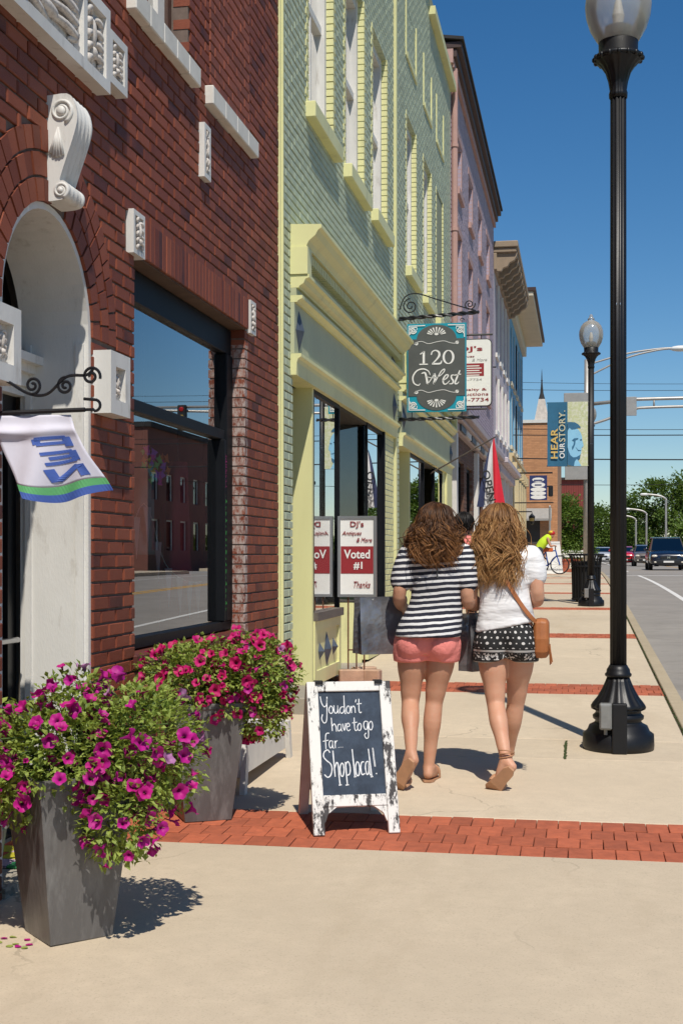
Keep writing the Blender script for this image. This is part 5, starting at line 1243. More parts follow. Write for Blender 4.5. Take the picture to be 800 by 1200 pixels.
# freestanding DJ's sign with legs and bricks
ds = thing('standing_sign', 'white standing sign reading Voted #1 on thin rusty legs by shop window', 'sign', (-2.1, 12.45, gz(12.45))); YD = 12.42
dx0, dx1, dz0, dz1 = -2.262, -1.925, 1.115, 1.85; dc = (dx0 + dx1) / 2
MB().box(dx0, dx1, YD, YD + .018, dz0, dz1).build('panel', m_wp, ds)
fr = MB(); e = .018; fr.box(dx0 - e, dx0 + .008, YD - .01, YD + .028, dz0 - e, dz1 + e).box(dx1 - .008, dx1 + e, YD - .01, YD + .028, dz0 - e, dz1 + e).box(dx0 + .008, dx1 - .008, YD - .01, YD + .028, dz0 - e, dz0 + .008).box(dx0 + .008, dx1 - .008, YD - .01, YD + .028, dz1 - .008, dz1 + e); fr.build('frame', M('sign_alu', (.3, .3, .3), .4, .05, 6, 0, metal=.6), ds)
MB().box(dx0 + .012, dx1 - .012, YD - .003, YD - .0005, 1.32, 1.58).build('red_panel', m_dr, ds)
def T3(s, x, z, w, h, m, bold=0, shear=0): put(fit(textmb(s, 1, bold, shear=shear), w, h), (x, YD - .006, z), (1, 0, 0), (0, 0, 1), 'lettering', m, ds)
T3("DJ's", dc, 1.785, .13, .068, m_dr, .012); T3('Antiques', dc - .05, 1.70, .19, .05, m_dr, .002, .35); T3('& More', dc + .07, 1.64, .15, .042, m_dr, 0, .35); T3('Voted', dc, 1.505, .25, .085, m_wp, .02); T3('#1', dc + .01, 1.395, .085, .075, m_wp, .025); T3('Thanks', dc + .05, 1.215, .16, .06, m_dr, 0, .35)
lg = MB()
for x in (dx0 + .08, dx0 + .16, dx0 + .235): lg.tube([(x, YD + .02, 1.10), (x, YD + .02, gz(12.4) + .02)], .0075, 6)
lg.tube([(dx0 + .08, YD + .02, gz(12.4) + .3), (dx0 + .235, YD + .02, gz(12.4) + .3)], .007, 6); lg.build('legs', M('rust', (.13, .05, .025), .8, .25, 30), ds)
m_ston = M('broken_block', (.42, .27, .18), .9, .2, 8, .6, 60)
for (x, y, s, r, lb_) in ((-2.14, 12.38, .12, .3, 'rough buff block against the shop wall, weighing down the standing sign'), (-1.94, 12.40, .08, -.2, 'short buff block at the outer leg of the standing sign'), (-2.06, 12.62, .12, .6, 'buff block lying behind the legs of the standing sign')):
    o = MB().cbox(-s, s, -.05, .05, -.06, .06, .012).build('weight_block', m_ston, None); o.location = (x, y, gz(y) + .0605); o.rotation_euler = (0, 0, r); tag(o, lb_, 'block', 'blocks weighing down the standing sign')

# ------------------------------------------------------------------ flag over the doorway
FY = 4.86; FZ = 2.055
fg = thing('door_flag', 'white OPEN flag with green and blue hem stripes hanging by the doorway', 'flag', (F0, FY, FZ))
ir = MB(); ir.tube([(F0 - .005, FY, FZ - .002), (-1.885, FY, FZ + .006)], .009, 8)
ir.tube([(-1.885, FY, FZ + .006), (-1.85, FY, FZ + .006)] + [(-1.845 + .022 * math.sin(a), FY, FZ + .022 - .016 - .022 * math.cos(a) + .016) for a in [k * .4 for k in range(9)]] + [(-1.89, FY, FZ + .048)], .006, 6)
ir.tube(spline([(F0 - .005, FY, FZ + .12), (-2.22, FY, FZ + .13), (-2.12, FY, FZ + .075), (-2.04, FY, FZ + .07), (-1.96, FY, FZ + .135), (-1.88, FY, FZ + .14), (-1.85, FY, FZ + .165)], 6), .006, 6)
for (x, z, r, a0, sg) in ((-2.1, FZ + .105, .035, -1.6, 1), (-1.965, FZ + .10, .034, 1.6, 1), (-1.86, FZ + .135, .038, -.3, 1)): ir.tube(curl(x, z, r, a0, 1.6, sg, FY), .006, 6)
ir.box(F0 - .02, F0 + .012, FY - .02, FY + .02, FZ - .06, FZ + .2); ir.build('scroll_bracket', m_black, fg)
def flagp(u, v):                                       # u across, v down: cloth blown towards the street
    x = -2.26 + .315 * u + .155 * v ** 1.25 * (1 - .12 * (1 - u)); z = FZ - .012 - .325 * v * (1 - .04 * u) - .02 * math.sin(u * 5) * v
    y = FY - .05 * v * math.sin(u * 3 + v * 2.5) - .018 * math.sin(u * 11 + v * 7) * (.3 + v) - .03 * math.exp(-((v - .2) / .06) ** 2) * (1 - .7 * u)
    return Vector((x, y, z))
def flagpatch(u0, u1, v0, v1, off, nu=26, nv=8):
    mb = MB(); rr = []
    for i in range(nv + 1):
        v = v0 + (v1 - v0) * i / nv; row = [flagp(u0 + (u1 - u0) * k / nu, v) for k in range(nu + 1)]
        rr.append([tuple(p + Vector((0, -off, 0))) for p in row] + [tuple(p + Vector((0, .0015 - off * .0, 0))) for p in row[::-1]])
    return mb.rings(rr)
m_flagw = M('flag_white', (.62, .6, .68), .7, .05, 8, .1, 40)
flagpatch(0, 1, 0, .83, 0, nv=30).build('cloth', m_flagw, fg, smooth=True); flagpatch(0, 1, .83, .915, 0).build('green_stripe', M('flag_green', (.12, .42, .16), .7, .05), fg); flagpatch(0, 1, .915, 1, 0).build('blue_stripe', M('flag_blue', (.06, .12, .42), .7, .05), fg)
m_fb = M('flag_blue', (.06, .12, .42))
def letter(polys, v0, v1, u0=.42, u1=.86):
    mb = MB()
    for (a, b) in polys:
        pts = [(a[0] + (b[0] - a[0]) * i / 10, a[1] + (b[1] - a[1]) * i / 10) for i in range(11)]
        d = Vector((b[0] - a[0], (b[1] - a[1]))).normalized(); w = .12; rr = []
        for p in pts:
            q = []
            for s in (-1, 1):
                uu = u0 + (u1 - u0) * (p[0] - d.y * w * s); vv = v0 + (v1 - v0) * (p[1] + d.x * w * s); P = flagp(uu, vv)
                q.append(P)
            rr.append([tuple(q[0] + Vector((0, -.003, 0))), tuple(q[1] + Vector((0, -.003, 0))), tuple(q[1] + Vector((0, -.0015, 0))), tuple(q[0] + Vector((0, -.0015, 0)))])
        mb.rings(rr)
    mb.build('lettering', m_fb, fg)
letter([((.92, .1), (.92, .9)), ((.92, .12), (.1, .12)), ((.92, .55), (.1, .55)), ((.12, .12), (.12, .55))], .27, .42)
letter([((.92, .1), (.92, .9)), ((.92, .12), (.1, .12)), ((.92, .5), (.25, .5)), ((.92, .88), (.1, .88))], .445, .60)
letter([((.92, .05), (.92, .95)), ((.1, .05), (.1, .95)), ((.9, .08), (.12, .92))], .63, .79)

# ------------------------------------------------------------------ red, white and navy OPEN flag on the green shop
of = thing('shop_flag', 'furled red, white and navy OPEN flag on a slanted pole outside shop', 'flag', (F0, 20.6, 2.4)); OYf = 20.3
MB().tube([(F0, OYf, 2.75), (-1.28, OYf, 3.3)], .011, 8).build('pole', M('flag_pole_dark', (.06, .045, .035), .5), of)
def drape(f0, f1, m, name, off):
    rr = []
    for i in range(15):
        t = i / 14; zt = 3.28 - 1.05 * t; w = .05 + .31 * t ** .8
        row = []
        for k in range(9):
            f = f0 + (f1 - f0) * k / 8; x = -1.30 + .10 * t - w * (1 - f) * 1.0 + .07 * f * t; y = OYf - .03 - .05 * t * math.sin(f * 9 + t * 2) - off
            row.append((x, y, zt - .12 * (1 - f) * (1 - t)))
        rr.append(row + [(p[0], p[1] + .004, p[2]) for p in row[::-1]])
    MB().rings(rr).build(name, m, of)
drape(.62, 1, M('flag_red', (.6, .012, .03), .7, .06), 'red_cloth', 0); drape(.24, .62, M('flag_plain_white', (.65, .64, .64), .7, .06), 'white_cloth', 0); drape(0, .24, M('flag_navy', (.03, .04, .10), .7, .06), 'navy_cloth', 0)
put(fit(textmb('OPEN', 1, .015), .48, .12), (-1.375, OYf - .10, 2.55), (.22, 0, -1), (1, 0, .22), 'lettering', m_wsh, of)

# ------------------------------------------------------------------ things in the red brick shop's window
bn2 = thing('bunting', 'string of pale triangular pennants hanging inside the red brick shop window', 'bunting', (xg - .1, 7.6, 1.7))
pc = [(.5, .42, .45), (.4, .5, .55), (.55, .5, .5), (.45, .4, .5)]
sp_ = spline([(xg - .1, 6.66, 1.35), (xg - .1, 7.0, 1.42), (xg - .1, 7.4, 1.8), (xg - .1, 7.8, 1.45), (xg - .1, 8.25, 1.33), (xg - .1, 8.6, 1.32)], 6)
MB().tube(sp_, .003, 5).build('string', m_wp, bn2)
for i in range(1, len(sp_) - 1, 3):
    p = sp_[i]; dm = MB(); dm.prism([(p[1] - .07, p[2]), (p[1] + .07, p[2]), (p[1] + .01, p[2] - .24)], lambda a, b, d: (d, a, b), p[0] - .002, p[0] + .002); dm.build('pennant', M('pennant_%d' % (i % 4), pc[i % 4], .8), bn2)
wr_ = thing('flower_decal', 'round wreath of coloured paper flowers stuck inside the shop window', 'decal', (xg - .02, 7.32, 2.02)); rnd = random.Random(6)
cs = [(.8, .05, .45), (.1, .7, .15), (.85, .25, .03), (.45, .15, .8), (.05, .6, .6), (.85, .65, .05)]
for i in range(34):
    a = rnd.uniform(0, 6.28); r = rnd.uniform(.0, 1) ** .5; cy_, cz_ = 7.4 + .27 * r * math.cos(a), 2.02 + .11 * r * math.sin(a); c_ = i % 6; q = rnd.uniform(.6, 1.3)
    MB().prism([(cy_ + .06 * q * math.cos(t * .7 + a) * (1 if t % 2 else .5), cz_ + .03 * q * math.sin(t * .7 + a) * (1 if t % 2 else .5)) for t in range(9)], lambda u, v, d: (d, u, v), xg - .022 - i * .0004, xg - .02 - i * .0004).build('paper_flower', M('paper_%d' % c_, cs[c_], .8), wr_)
dc_ = thing('window_lettering', 'column of pink then green painted script on the shop window edge', 'lettering', (xg - .02, 8.66, 1.6))
for (za, zb, c_, nm) in ((1.95, 2.18, (.6, .02, .25), 'pink'), (1.12, 1.9, (.03, .4, .05), 'green')):
    pts = [(8.665 + .018 * math.sin(i * 1.9) + .008 * math.sin(i * 5.1), za + (zb - za) * i / 60) for i in range(61)]; mb = MB(); ribbon(mb, pts, .012, 0, .002); mb.v = [(xg + .048 + d, a, b) for a, b, d in mb.v]; mb.build('script', M('paint_' + nm, c_, .6), dc_)
mn = thing('dress_form', 'dark red dress on a form inside the red brick shop window', 'dress form', (-2.72, 8.95, .25))
MB().lathe([(.2, .55), (.19, .8), (.2, 1.15), (.15, 1.25), (.19, 1.45), (.17, 1.6), (.07, 1.68), (.05, 1.74)], (-2.72, 8.95, .25), 24).build('dress', M('dark_red_cloth', (.6, .04, .07), .8, .2, 6, .3, 20), mn, smooth=True)
MB().tube([(-2.72, 8.95, .25), (-2.72, 8.95, .85)], .02, 8).build('stand', m_black, mn); MB().lathe([(.18, 0), (.18, .02)], (-2.72, 8.95, .25), 20).build('foot', m_black, mn)
def garment(y0, y1, z0, z1, m, label):
    t = thing('hanging_garment', label, 'garment', (xg - .16, (y0 + y1) / 2, z0), 'garments hung inside the shop window'); yc = (y0 + y1) / 2; w_ = (y1 - y0) / 2; rr = []
    for i in range(13):
        k = i / 12; z = z0 + (z1 - z0) * k; ww_ = w_ * (1 - .45 * k if k < .6 else .73 - .2 * math.sin((k - .6) * 4) if k < .92 else .35); ring = []
        for j in range(20):
            a_ = 2 * math.pi * j / 20; fo_ = 1 + .12 * math.sin(5 * a_) * (1 - k); ring.append((xg - .16 + .06 * math.sin(a_) * fo_, yc + ww_ * math.cos(a_) * fo_, z))
        rr.append(ring)
    MB().rings(rr).build('cloth', m, t, smooth=True)
    MB().tube([(xg - .16, yc, z1 - .01), (xg - .16, yc, 3.29)], .004, 6).build('hanger_wire', m_black, t)
garment(8.02, 8.5, 1.3, 2.1, M('maroon_cloth', (.42, .02, .06), .8, .2, 6, .3, 20), 'maroon dress hung just inside the red brick shop window')
garment(7.42, 7.72, 1.5, 2.05, M('teal_cloth', (.1, .3, .32), .8, .2, 6, .3, 20), 'small teal top hung inside the red brick shop window')
garment(6.95, 7.2, 1.45, 2.0, M('brown_cloth', (.3, .18, .1), .8, .2, 6, .3, 20), 'small brown top hung inside the red brick shop window')
for (x, y, z) in ((-3.4, 7.6, 2.65), (-3.6, 8.3, 2.4)):
    bu = thing('pendant_bulb', 'white pendant bulb hanging inside the red brick shop window', 'lamp', (x, y, z), 'pendant bulbs in the shop'); MB().lathe([(.02, .18), (.03, .12), (.06, .05), (.05, -.02), (.01, -.05)], (x, y, z), 16).build('bulb', m_wp, bu, smooth=True); MB().tube([(x, y, z + .17), (x, y, 3.3)], .006, 6).build('cord', m_black, bu)
cb = thing('display_shelf', 'pale shelf of goods inside the red brick shop', 'shelf', (-5.0, 8.2, .25))
for z in (.7, 1.2, 1.7): MB().box(-5.2, -4.8, 7.2, 9.4, z, z + .04).build('shelf_board', m_wpaint, cb)
for y in (7.2, 9.36): MB().box(-5.2, -4.8, y - .041, y - .001, .25, 2.0).build('side', m_wpaint, cb)
# ------------------------------------------------------------------ people
def skinmat(name, c):
    m, nt, b = newmat(name)
    k = mixc(nt, mrange(nt, noisen(nt, 6, 5, coord='obj'), .3, .7), tuple(x * .92 for x in c), c); k = mixc(nt, mrange(nt, noisen(nt, 22, 5, coord='obj'), .45, .75, 0, .55), k, (c[0] * .95, c[1] * .78, c[2] * .72))
    nt.links.new(k, b.inputs['Base Color']); b.inputs['Roughness'].default_value = .52; b.inputs['Specular IOR Level'].default_value = .35; bumpn(nt, b, noisen(nt, 30, 5, .6), .12, .01)
    b.inputs['Subsurface Weight'].default_value = .12; b.inputs['Subsurface Radius'].default_value = (.012, .005, .003); b.inputs['Subsurface Scale'].default_value = 1
    return m
def hairmat(name, root, mid, tip, z0, z1):
    m, nt, b = newmat(name)
    z = sep(nt, posn(nt))[2]; f = mrange(nt, z, z0, z1)
    i = islandr(nt)
    f = mathn(nt, 'ADD', f, mathn(nt, 'MULTIPLY_ADD', i, .9, -.45))
    f = mathn(nt, 'ADD', f, mathn(nt, 'MULTIPLY_ADD', noisen(nt, 26, 2, .5, stretch=(1, 1, .35)), 1.6, -.8))
    c = mixc(nt, mrange(nt, f, .35, 1.0), mid, root); c = mixc(nt, mrange(nt, f, .0, .5), tip, c)
    c = mixc(nt, mrange(nt, noisen(nt, 220, 3, .6, stretch=(1, 1, .15)), .35, .7, 0, .45), c, tuple(q * .4 for q in root))
    nt.links.new(c, b.inputs['Base Color']); b.inputs['Roughness'].default_value = .5; b.inputs['Specular IOR Level'].default_value = .4
    b.inputs['Anisotropic'].default_value = .5
    tl = nd(nt, 'ShaderNodeBsdfTranslucent'); nt.links.new(c, tl.inputs[0]); mx = nd(nt, 'ShaderNodeMixShader'); mx.inputs[0].default_value = .3
    nt.links.new(b.outputs[0], mx.inputs[1]); nt.links.new(tl.outputs[0], mx.inputs[2]); nt.links.new(mx.outputs[0], nt.nodes['Material Output'].inputs[0]); return m
def cloth(name, c, **k): return M(name, c, .85, .08, 8, .35, 380, coord='obj', bd=.002, **k)
def limb(mb, pts, rs, n=14, k=4, ell=1.0):
    P = spline(pts, k); rr = []
    for i in range(len(P)):
        u = i / k; j = min(int(u), len(rs) - 2); t = u - j; t = t * t * (3 - 2 * t); rr.append(rs[j] * (1 - t) + rs[j + 1] * t)
    mb.tube(P, rr, n, True, ell)
    mb.ell(pts[0], (rs[0],) * 3, 10, 8); mb.ell(pts[-1], (rs[-1],) * 3, 10, 8)
def torso(mb, rg, n=32, k=4, sq=2.25, crease=None):
    R_ = spline([(z, cx, cy) for z, cx, cy, rx, ry in rg], k); S_ = spline([(rx, ry, 0) for z, cx, cy, rx, ry in rg], k); out = []
    for (z, cx, cy), (rx, ry, _) in zip(R_, S_):
        ring = []
        for q in range(n):
            a = 2 * math.pi * q / n; ca, sa = math.cos(a), math.sin(a)
            px, py = cx + rx * math.copysign(abs(ca) ** (2 / sq), ca), cy + ry * math.copysign(abs(sa) ** (2 / sq), sa)
            if crease is not None and z < .9 and py < cy: py += .03 * math.exp(-((px - crease) / .03) ** 2) * min(1, (.9 - z) / .08)
            ring.append((px, py, z))
        out.append(ring)
    mb.rings(out)
def hand(mb, w, d, up, side):
    """palm with four curled fingers and a thumb, closed on something held below"""
    d = Vector(d).normalized(); up = Vector(up).normalized(); s = d.cross(up).normalized() * side; w = Vector(w)
    for q in (-.026, -.009, .009, .026): mb.tube([w + s * q * .5, w + d * .045 + s * q * .9, w + d * .085 + s * q], [.017, .015, .013], 8)
    for i, (q, l) in enumerate(((-.027, .85), (-.009, 1.0), (.009, .96), (.027, .78))):
        b = w + d * .083 + s * q
        p = [b, b + d * .03 * l - up * .012, b + d * .034 * l - up * .042 * l, b + d * .008 - up * .058 * l]
        mb.tube(p, [.0098, .009, .0085, .0075], 8)
    b = w + d * .03 + s * .032
    mb.tube([b, b + s * .02 + d * .022 - up * .015, b + s * .012 + d * .045 - up * .036], [.012, .0105, .0085], 8)
def foot(mb, ank, heel, ball, toe, rs=(.034, .03, .03, .022)):
    mb.tube([ank, heel], [rs[0], rs[1]], 10); mb.ell(heel, (rs[1],) * 3, 10, 8)
    a, h, b, t = map(Vector, (ank, heel, ball, toe))
    mid = (a + b) / 2
    mb.tube([a, mid, b, t], [.034, .035, .034, .022], 12, True, 1.15); mb.tube([h, (h + b) / 2, b], [.028, .03, .033], 10, True, 1.1)
    sd = (b - h).cross(Vector((0, 0, 1)))
    sd = sd.normalized() if sd.length > 1e-3 else Vector((1, 0, 0))
    for q in (-.026, -.012, .002, .015, .027): mb.tube([b + sd * q * .9, t + sd * q + (t - b).normalized() * (.018 - abs(q + .012) * .35)], [.012, .0095], 8)
def sandal(mb, heel, ball, toe, n_up, w=.04):
    h, b, t, u = Vector(heel), Vector(ball), Vector(toe), Vector(n_up).normalized()
    s = (t - h).cross(u).normalized(); off = -u * .038
    sh_ = [h - (b - h).normalized() * .03, h, (h + b) / 2, b, t, t + (t - b).normalized() * .03]
    ws = [.018, .034, .034, .043, .04, .016]; rr = []
    for p, ww in zip(sh_, ws): rr.append([tuple(p + off - s * ww), tuple(p + off + s * ww), tuple(p + off + s * ww - u * .014), tuple(p + off - s * ww - u * .014)])
    mb.rings(rr)
    mb.tube(spline([b + off - s * .043, b - s * .038 + u * .012, b + u * .036, b + s * .038 + u * .012, b + off + s * .043], 4), .006, 6, True, 2.2)
def hair_mass(mb, hc, hr, zend, wid, back, n=60, seed=1, amp=.018, turns=3.2, cover=118, tr=.0038, zvar=.05, per=26, frizz=.0048):
    """curly hair: n wavy locks, each a clump of fine strands, over a scalp cap"""
    rnd = random.Random(seed); hc = Vector(hc); N = 26
    mb.ell(hc + Vector((0, -.01, .006)), (hr[0] * .93, hr[1] * .93, hr[2] * .95), 20, 14)
    for i in range(n):
        ph = RAD(cover) * (2 * (i + rnd.random()) / n - 1); th0 = RAD(rnd.uniform(55, 89)) if rnd.random() < .7 else RAD(rnd.uniform(10, 60))
        ze = zend + rnd.uniform(-zvar, zvar) + .035 * abs(ph); out_ = rnd.uniform(.9, 1.08); tw = turns * rnd.uniform(.75, 1.25); p0 = rnd.uniform(0, 6.28); sg = rnd.choice((-1, 1)); am = amp * rnd.uniform(.6, 1.4); inner = rnd.uniform(.82, 1.0)
        for j in range(per):
            dph = rnd.gauss(0, .085); o1 = Vector((rnd.gauss(0, 1), rnd.gauss(0, 1), rnd.gauss(0, .5))); zj = ze + rnd.gauss(0, .016); aj = am * rnd.uniform(.75, 1.25); pj = p0 + rnd.gauss(0, .6); fly = 4 if rnd.random() < .12 else 1; pts = []
            for k in range(N + 1):
                s = k / N
                if s < .33:
                    t = s / .33; th = th0 * (1 - t); p_ = ph + dph * (.35 + .65 * t)
                    p = Vector((hr[0] * math.sin(p_) * math.cos(th), -hr[1] * math.cos(p_) * math.cos(th), hr[2] * math.sin(th))) * (1 + .012 * o1.x * .5 + .014 * math.sin(t * 7 + p0) * math.cos(th))
                else:
                    t = (s - .33) / .67; e = 1 - (1 - t) ** 1.5; p_ = ph + dph; lay_ = 1 - (1 - inner) * t
                    p = Vector(((hr[0] + (wid - hr[0]) * e) * math.sin(p_) * out_ * lay_, -(hr[1] + (back - hr[1]) * e) * math.cos(p_) * out_ * lay_, (zj - hc.z) * t))
                a = pj + sg * tw * 2 * math.pi * max(0, s - .12); m = aj * min(1, max(0, (s - .18) / .4))
                p += Vector((math.cos(a) * m * math.cos(ph) - math.sin(a) * m * math.sin(ph) * .8, math.cos(a) * m * math.sin(ph) + math.sin(a) * m * .8 * math.cos(ph), .35 * m * math.sin(a * 1.3)))
                p += o1 * frizz * fly * (.3 + 1.3 * s); pts.append(hc + p)
            mb.tube(pts, [tr * (1 if k < N * .8 else 1 - .8 * (k - N * .8) / (N * .2)) for k in range(N + 1)], 4, False)
def person(loc, rz, P):
    t = thing('person', P['label'], 'person', loc, P.get('group'), rz); W = Matrix.Translation(loc) @ Matrix.Rotation(rz, 4, 'Z')
    b = MB(); cx = P['cx']; H = P['head']
    torso(b, P['torso'], sq=2.3, crease=cx)
    for L in (P['legL'], P['legR']): b.ell((L[0][0] + (.004 if L is P['legL'] else -.004), L[0][1] - .05, .805), (.08, .078, .085), 14, 10)
    limb(b, [(P['neck'][0], P['neck'][1], P['neck'][2]), (H[0], H[1] - .005, H[2] - .08)], [.052, .05], 12)
    b.ell(H, (.074, .092, .112), 18, 14); b.ell((H[0], H[1] + .03, H[2] - .06), (.055, .062, .06), 12, 9)
    b.tube([(H[0], H[1] + .088, H[2] + .012), (H[0], H[1] + .11, H[2] - .028)], [.010, .015], 8)
    for s in (-1, 1): b.ell((H[0] + s * .076, H[1] - .005, H[2] - .012), (.012, .02, .032), 8, 6)
    for s, A in ((-1, P['armL']), (1, P['armR'])):
        limb(b, A[:3], [.05, .04, .031] if len(A) == 3 else [.05, .04, .03], 12, 6)
        d = Vector(A[2]) - Vector(A[1]); mid = Vector(A[1]).lerp(Vector(A[2]), .3); b.ell(mid, (.042, .042, .042), 10, 8)
        hand(b, Vector(A[2]) - d.normalized() * .01, d, P.get('palm', (0, 0, 1)), s)
    for L in (P['legL'], P['legR']):
        hip, knee, ank, heel, ball, toe = map(Vector, L)
        limb(b, [hip, hip.lerp(knee, .35), hip.lerp(knee, .75), knee], [.09, .086, .062, .053], 16, 4)
        cb_ = knee.lerp(ank, .3) + Vector((0, -.018, 0)); limb(b, [knee, cb_, knee.lerp(ank, .65), ank], [.052, .054, .041, .032], 14, 4)
        foot(b, ank, heel, ball, toe)
    b.xf(W); remeshed('body', b, P['skin'], t, .0075, 8, .5)
    e = MB()
    for s in (-1, 1): e.ell(W @ Vector((H[0] + s * .031, H[1] + .082, H[2] + .008)), (.012, .01, .009), 8, 6)
    e.build('eyes', M('eye_white', (.7, .68, .66), .2, 0, 5, 0), t, smooth=True)
    e = MB(); e.ell(W @ Vector((H[0], H[1] + .092, H[2] - .055)), (.022, .01, .008), 10, 6); e.build('mouth', M('lips', (.4, .12, .1), .5, 0, 5, 0), t, smooth=True)
    s_ = MB(); torso(s_, P['shirt'], sq=2.35)
    for sgn, A, sl in ((-1, P['armL'], P['sleeve']), (1, P['armR'], P['sleeve'])):
        a, e_ = Vector(A[0]), Vector(A[1]); end = a.lerp(e_, sl)
        limb(s_, [a + Vector((-sgn * .012, 0, .0)), a.lerp(e_, sl * .45), end], [.063, .064, P.get('sleeve_r', .066)], 16, 4)
    fold = P.get('fold', .006)
    for i, v in enumerate(s_.v):
        q = Vector(v) * 7; s_.v[i] = (v[0] + fold * noise.noise(q), v[1] + fold * 1.6 * noise.noise(q + Vector((5, 0, 0)) + Vector((0, 0, v[2] * 9))), v[2])
    hs2 = P.get('hem_slant', 0)
    if hs2: s_.v = [(v[0], v[1], v[2] + hs2 * (v[0] - cx - .06) * max(0, min(1, (1.05 - v[2]) / .12))) if abs(v[0]) < .25 and v[2] < 1.05 and abs(v[0] - cx) < .18 else v for v in s_.v]
    s_.xf(W); so_ = remeshed('shirt', s_, P['shirtm'], t, .009, 4, .5)
    sh = MB(); torso(sh, P['shorts'], sq=2.4, crease=cx)
    for L in (P['legL'], P['legR']): sh.ell((L[0][0] + (.004 if L is P['legL'] else -.004), L[0][1] - .053, .80), (.094, .092, .10), 16, 12)
    for L in (P['legL'], P['legR']):
        hip, knee = Vector(L[0]), Vector(L[1]); e_ = hip.lerp(knee, P['shortlen'])
        limb(sh, [hip + Vector((0, -.004, .0)), hip.lerp(knee, P['shortlen'] * .5) + Vector((0, -.004, 0)), e_ + Vector((0, -.003, 0))], [.112, .112, P.get('leg_r', .108)], 18, 4)
        sh.f = sh.f
    zc = P['short_z']
    sh.v = [(v[0] + .004 * noise.noise(Vector(v) * 12), v[1] + .004 * noise.noise(Vector(v) * 12 + Vector((3, 0, 0))), max(v[2], zc + .04 * math.exp(-((v[0] - cx) / .035) ** 2))) for v in sh.v]
    sh.xf(W); remeshed('shorts', sh, P['shortm'], t, .009, 4, .5)
    h = MB(); P['hair'](h); h.xf(W); h.build('hair', P['hairm'], t, smooth=True)
    if 'shoes' in P:
        for (hl, bl, to, up) in P['shoes']:
            f = MB(); sandal(f, hl, bl, to, up); f.xf(W); f.build('sandal', P['shoem'], t)
    return t, W
def stripemat():
    m, nt, b = newmat('striped_jersey')
    x = sep(nt, posn(nt)); wob = mathn(nt, 'MULTIPLY_ADD', noisen(nt, 5, 3, coord='pos'), .022, mathn(nt, 'MULTIPLY', x[0], -.07))
    f = mathn(nt, 'FRACT', mathn(nt, 'DIVIDE', mathn(nt, 'ADD', x[2], wob), .0335))
    k = mathn(nt, 'LESS_THAN', f, .42)
    c = mixc(nt, k, (.012, .013, .026), (.68, .67, .66)); nt.links.new(c, b.inputs['Base Color']); b.inputs['Roughness'].default_value = .85
    bumpn(nt, b, noisen(nt, 9, 4, .6, stretch=(.6, .6, 1.6)), .5, .02); return m
def whitemat():
    m, nt, b = newmat('white_jersey'); nt.links.new(mixc(nt, mrange(nt, noisen(nt, 6, 4), .3, .7), (.68, .67, .67), (.76, .75, .74)), b.inputs['Base Color']); b.inputs['Roughness'].default_value = .85
    n = noisen(nt, 5, 3, .5, stretch=(.7, .7, 1.9)); bumpn(nt, b, n, .75, .05); return m
def shortsmat(base):
    m, nt, b = newmat('coral_cotton'); nt.links.new(mixc(nt, mrange(nt, noisen(nt, 12, 5), .3, .7), tuple(x * .9 for x in base), base), b.inputs['Base Color']); b.inputs['Roughness'].default_value = .85
    bumpn(nt, b, noisen(nt, 14, 5, .6, stretch=(1, 1, .8)), .7, .02); return m
def dotmat(loc, zb):
    m, nt, b = newmat('dotted_black_cotton')
    mp = nt.nodes.new('ShaderNodeVectorMath'); mp.operation = 'SUBTRACT'; nt.links.new(posn(nt), mp.inputs[0]); mp.inputs[1].default_value = loc
    x = sep(nt, mp.outputs[0]); ang = mathn(nt, 'ARCTAN2', x[0], mathn(nt, 'MULTIPLY', x[1], -1)); u = mathn(nt, 'MULTIPLY', ang, .15 / .032); v = mathn(nt, 'DIVIDE', x[2], .032)
    row = mathn(nt, 'FLOOR', v); uo = mathn(nt, 'ADD', u, mathn(nt, 'MULTIPLY', row, .5))
    fu = mathn(nt, 'SUBTRACT', mathn(nt, 'FRACT', uo), .5); fv = mathn(nt, 'SUBTRACT', mathn(nt, 'FRACT', v), .5)
    r = mathn(nt, 'SQRT', mathn(nt, 'ADD', mathn(nt, 'MULTIPLY', fu, fu), mathn(nt, 'MULTIPLY', fv, fv)))
    big = mathn(nt, 'LESS_THAN', r, mathn(nt, 'MULTIPLY_ADD', mathn(nt, 'GREATER_THAN', mathn(nt, 'FRACT', mathn(nt, 'MULTIPLY', mathn(nt, 'FLOOR', uo), .5)), .2), .13, .12))
    above = mathn(nt, 'GREATER_THAN', x[2], zb + .085); dots = mathn(nt, 'MULTIPLY', big, above)
    pat = mathn(nt, 'GREATER_THAN', noisen(nt, 60, 3, .6), .54)
    inb = mathn(nt, 'MULTIPLY', mathn(nt, 'GREATER_THAN', x[2], zb + .018), mathn(nt, 'LESS_THAN', x[2], zb + .058))
    l1_ = mathn(nt, 'LESS_THAN', mathn(nt, 'ABSOLUTE', mathn(nt, 'SUBTRACT', x[2], zb + .07)), .006); l2_ = mathn(nt, 'LESS_THAN', x[2], zb + .008)
    w = mathn(nt, 'MAXIMUM', mathn(nt, 'MAXIMUM', dots, mathn(nt, 'MULTIPLY', pat, inb)), mathn(nt, 'MAXIMUM', mathn(nt, 'MULTIPLY', l1_, .75), mathn(nt, 'MULTIPLY', l2_, .6)))
    nt.links.new(mixc(nt, w, (.012, .012, .012), (.6, .58, .55)), b.inputs['Base Color']); b.inputs['Roughness'].default_value = .85
    bumpn(nt, b, noisen(nt, 12, 4), .4, .015); return m
m_skin = skinmat('skin_tan', (.54, .285, .18)); m_skin2 = skinmat('skin_light', (.60, .325, .21))
LW1 = (-.865, 7.68, gz(7.68)); LW2 = (-.45, 7.72, gz(7.5))
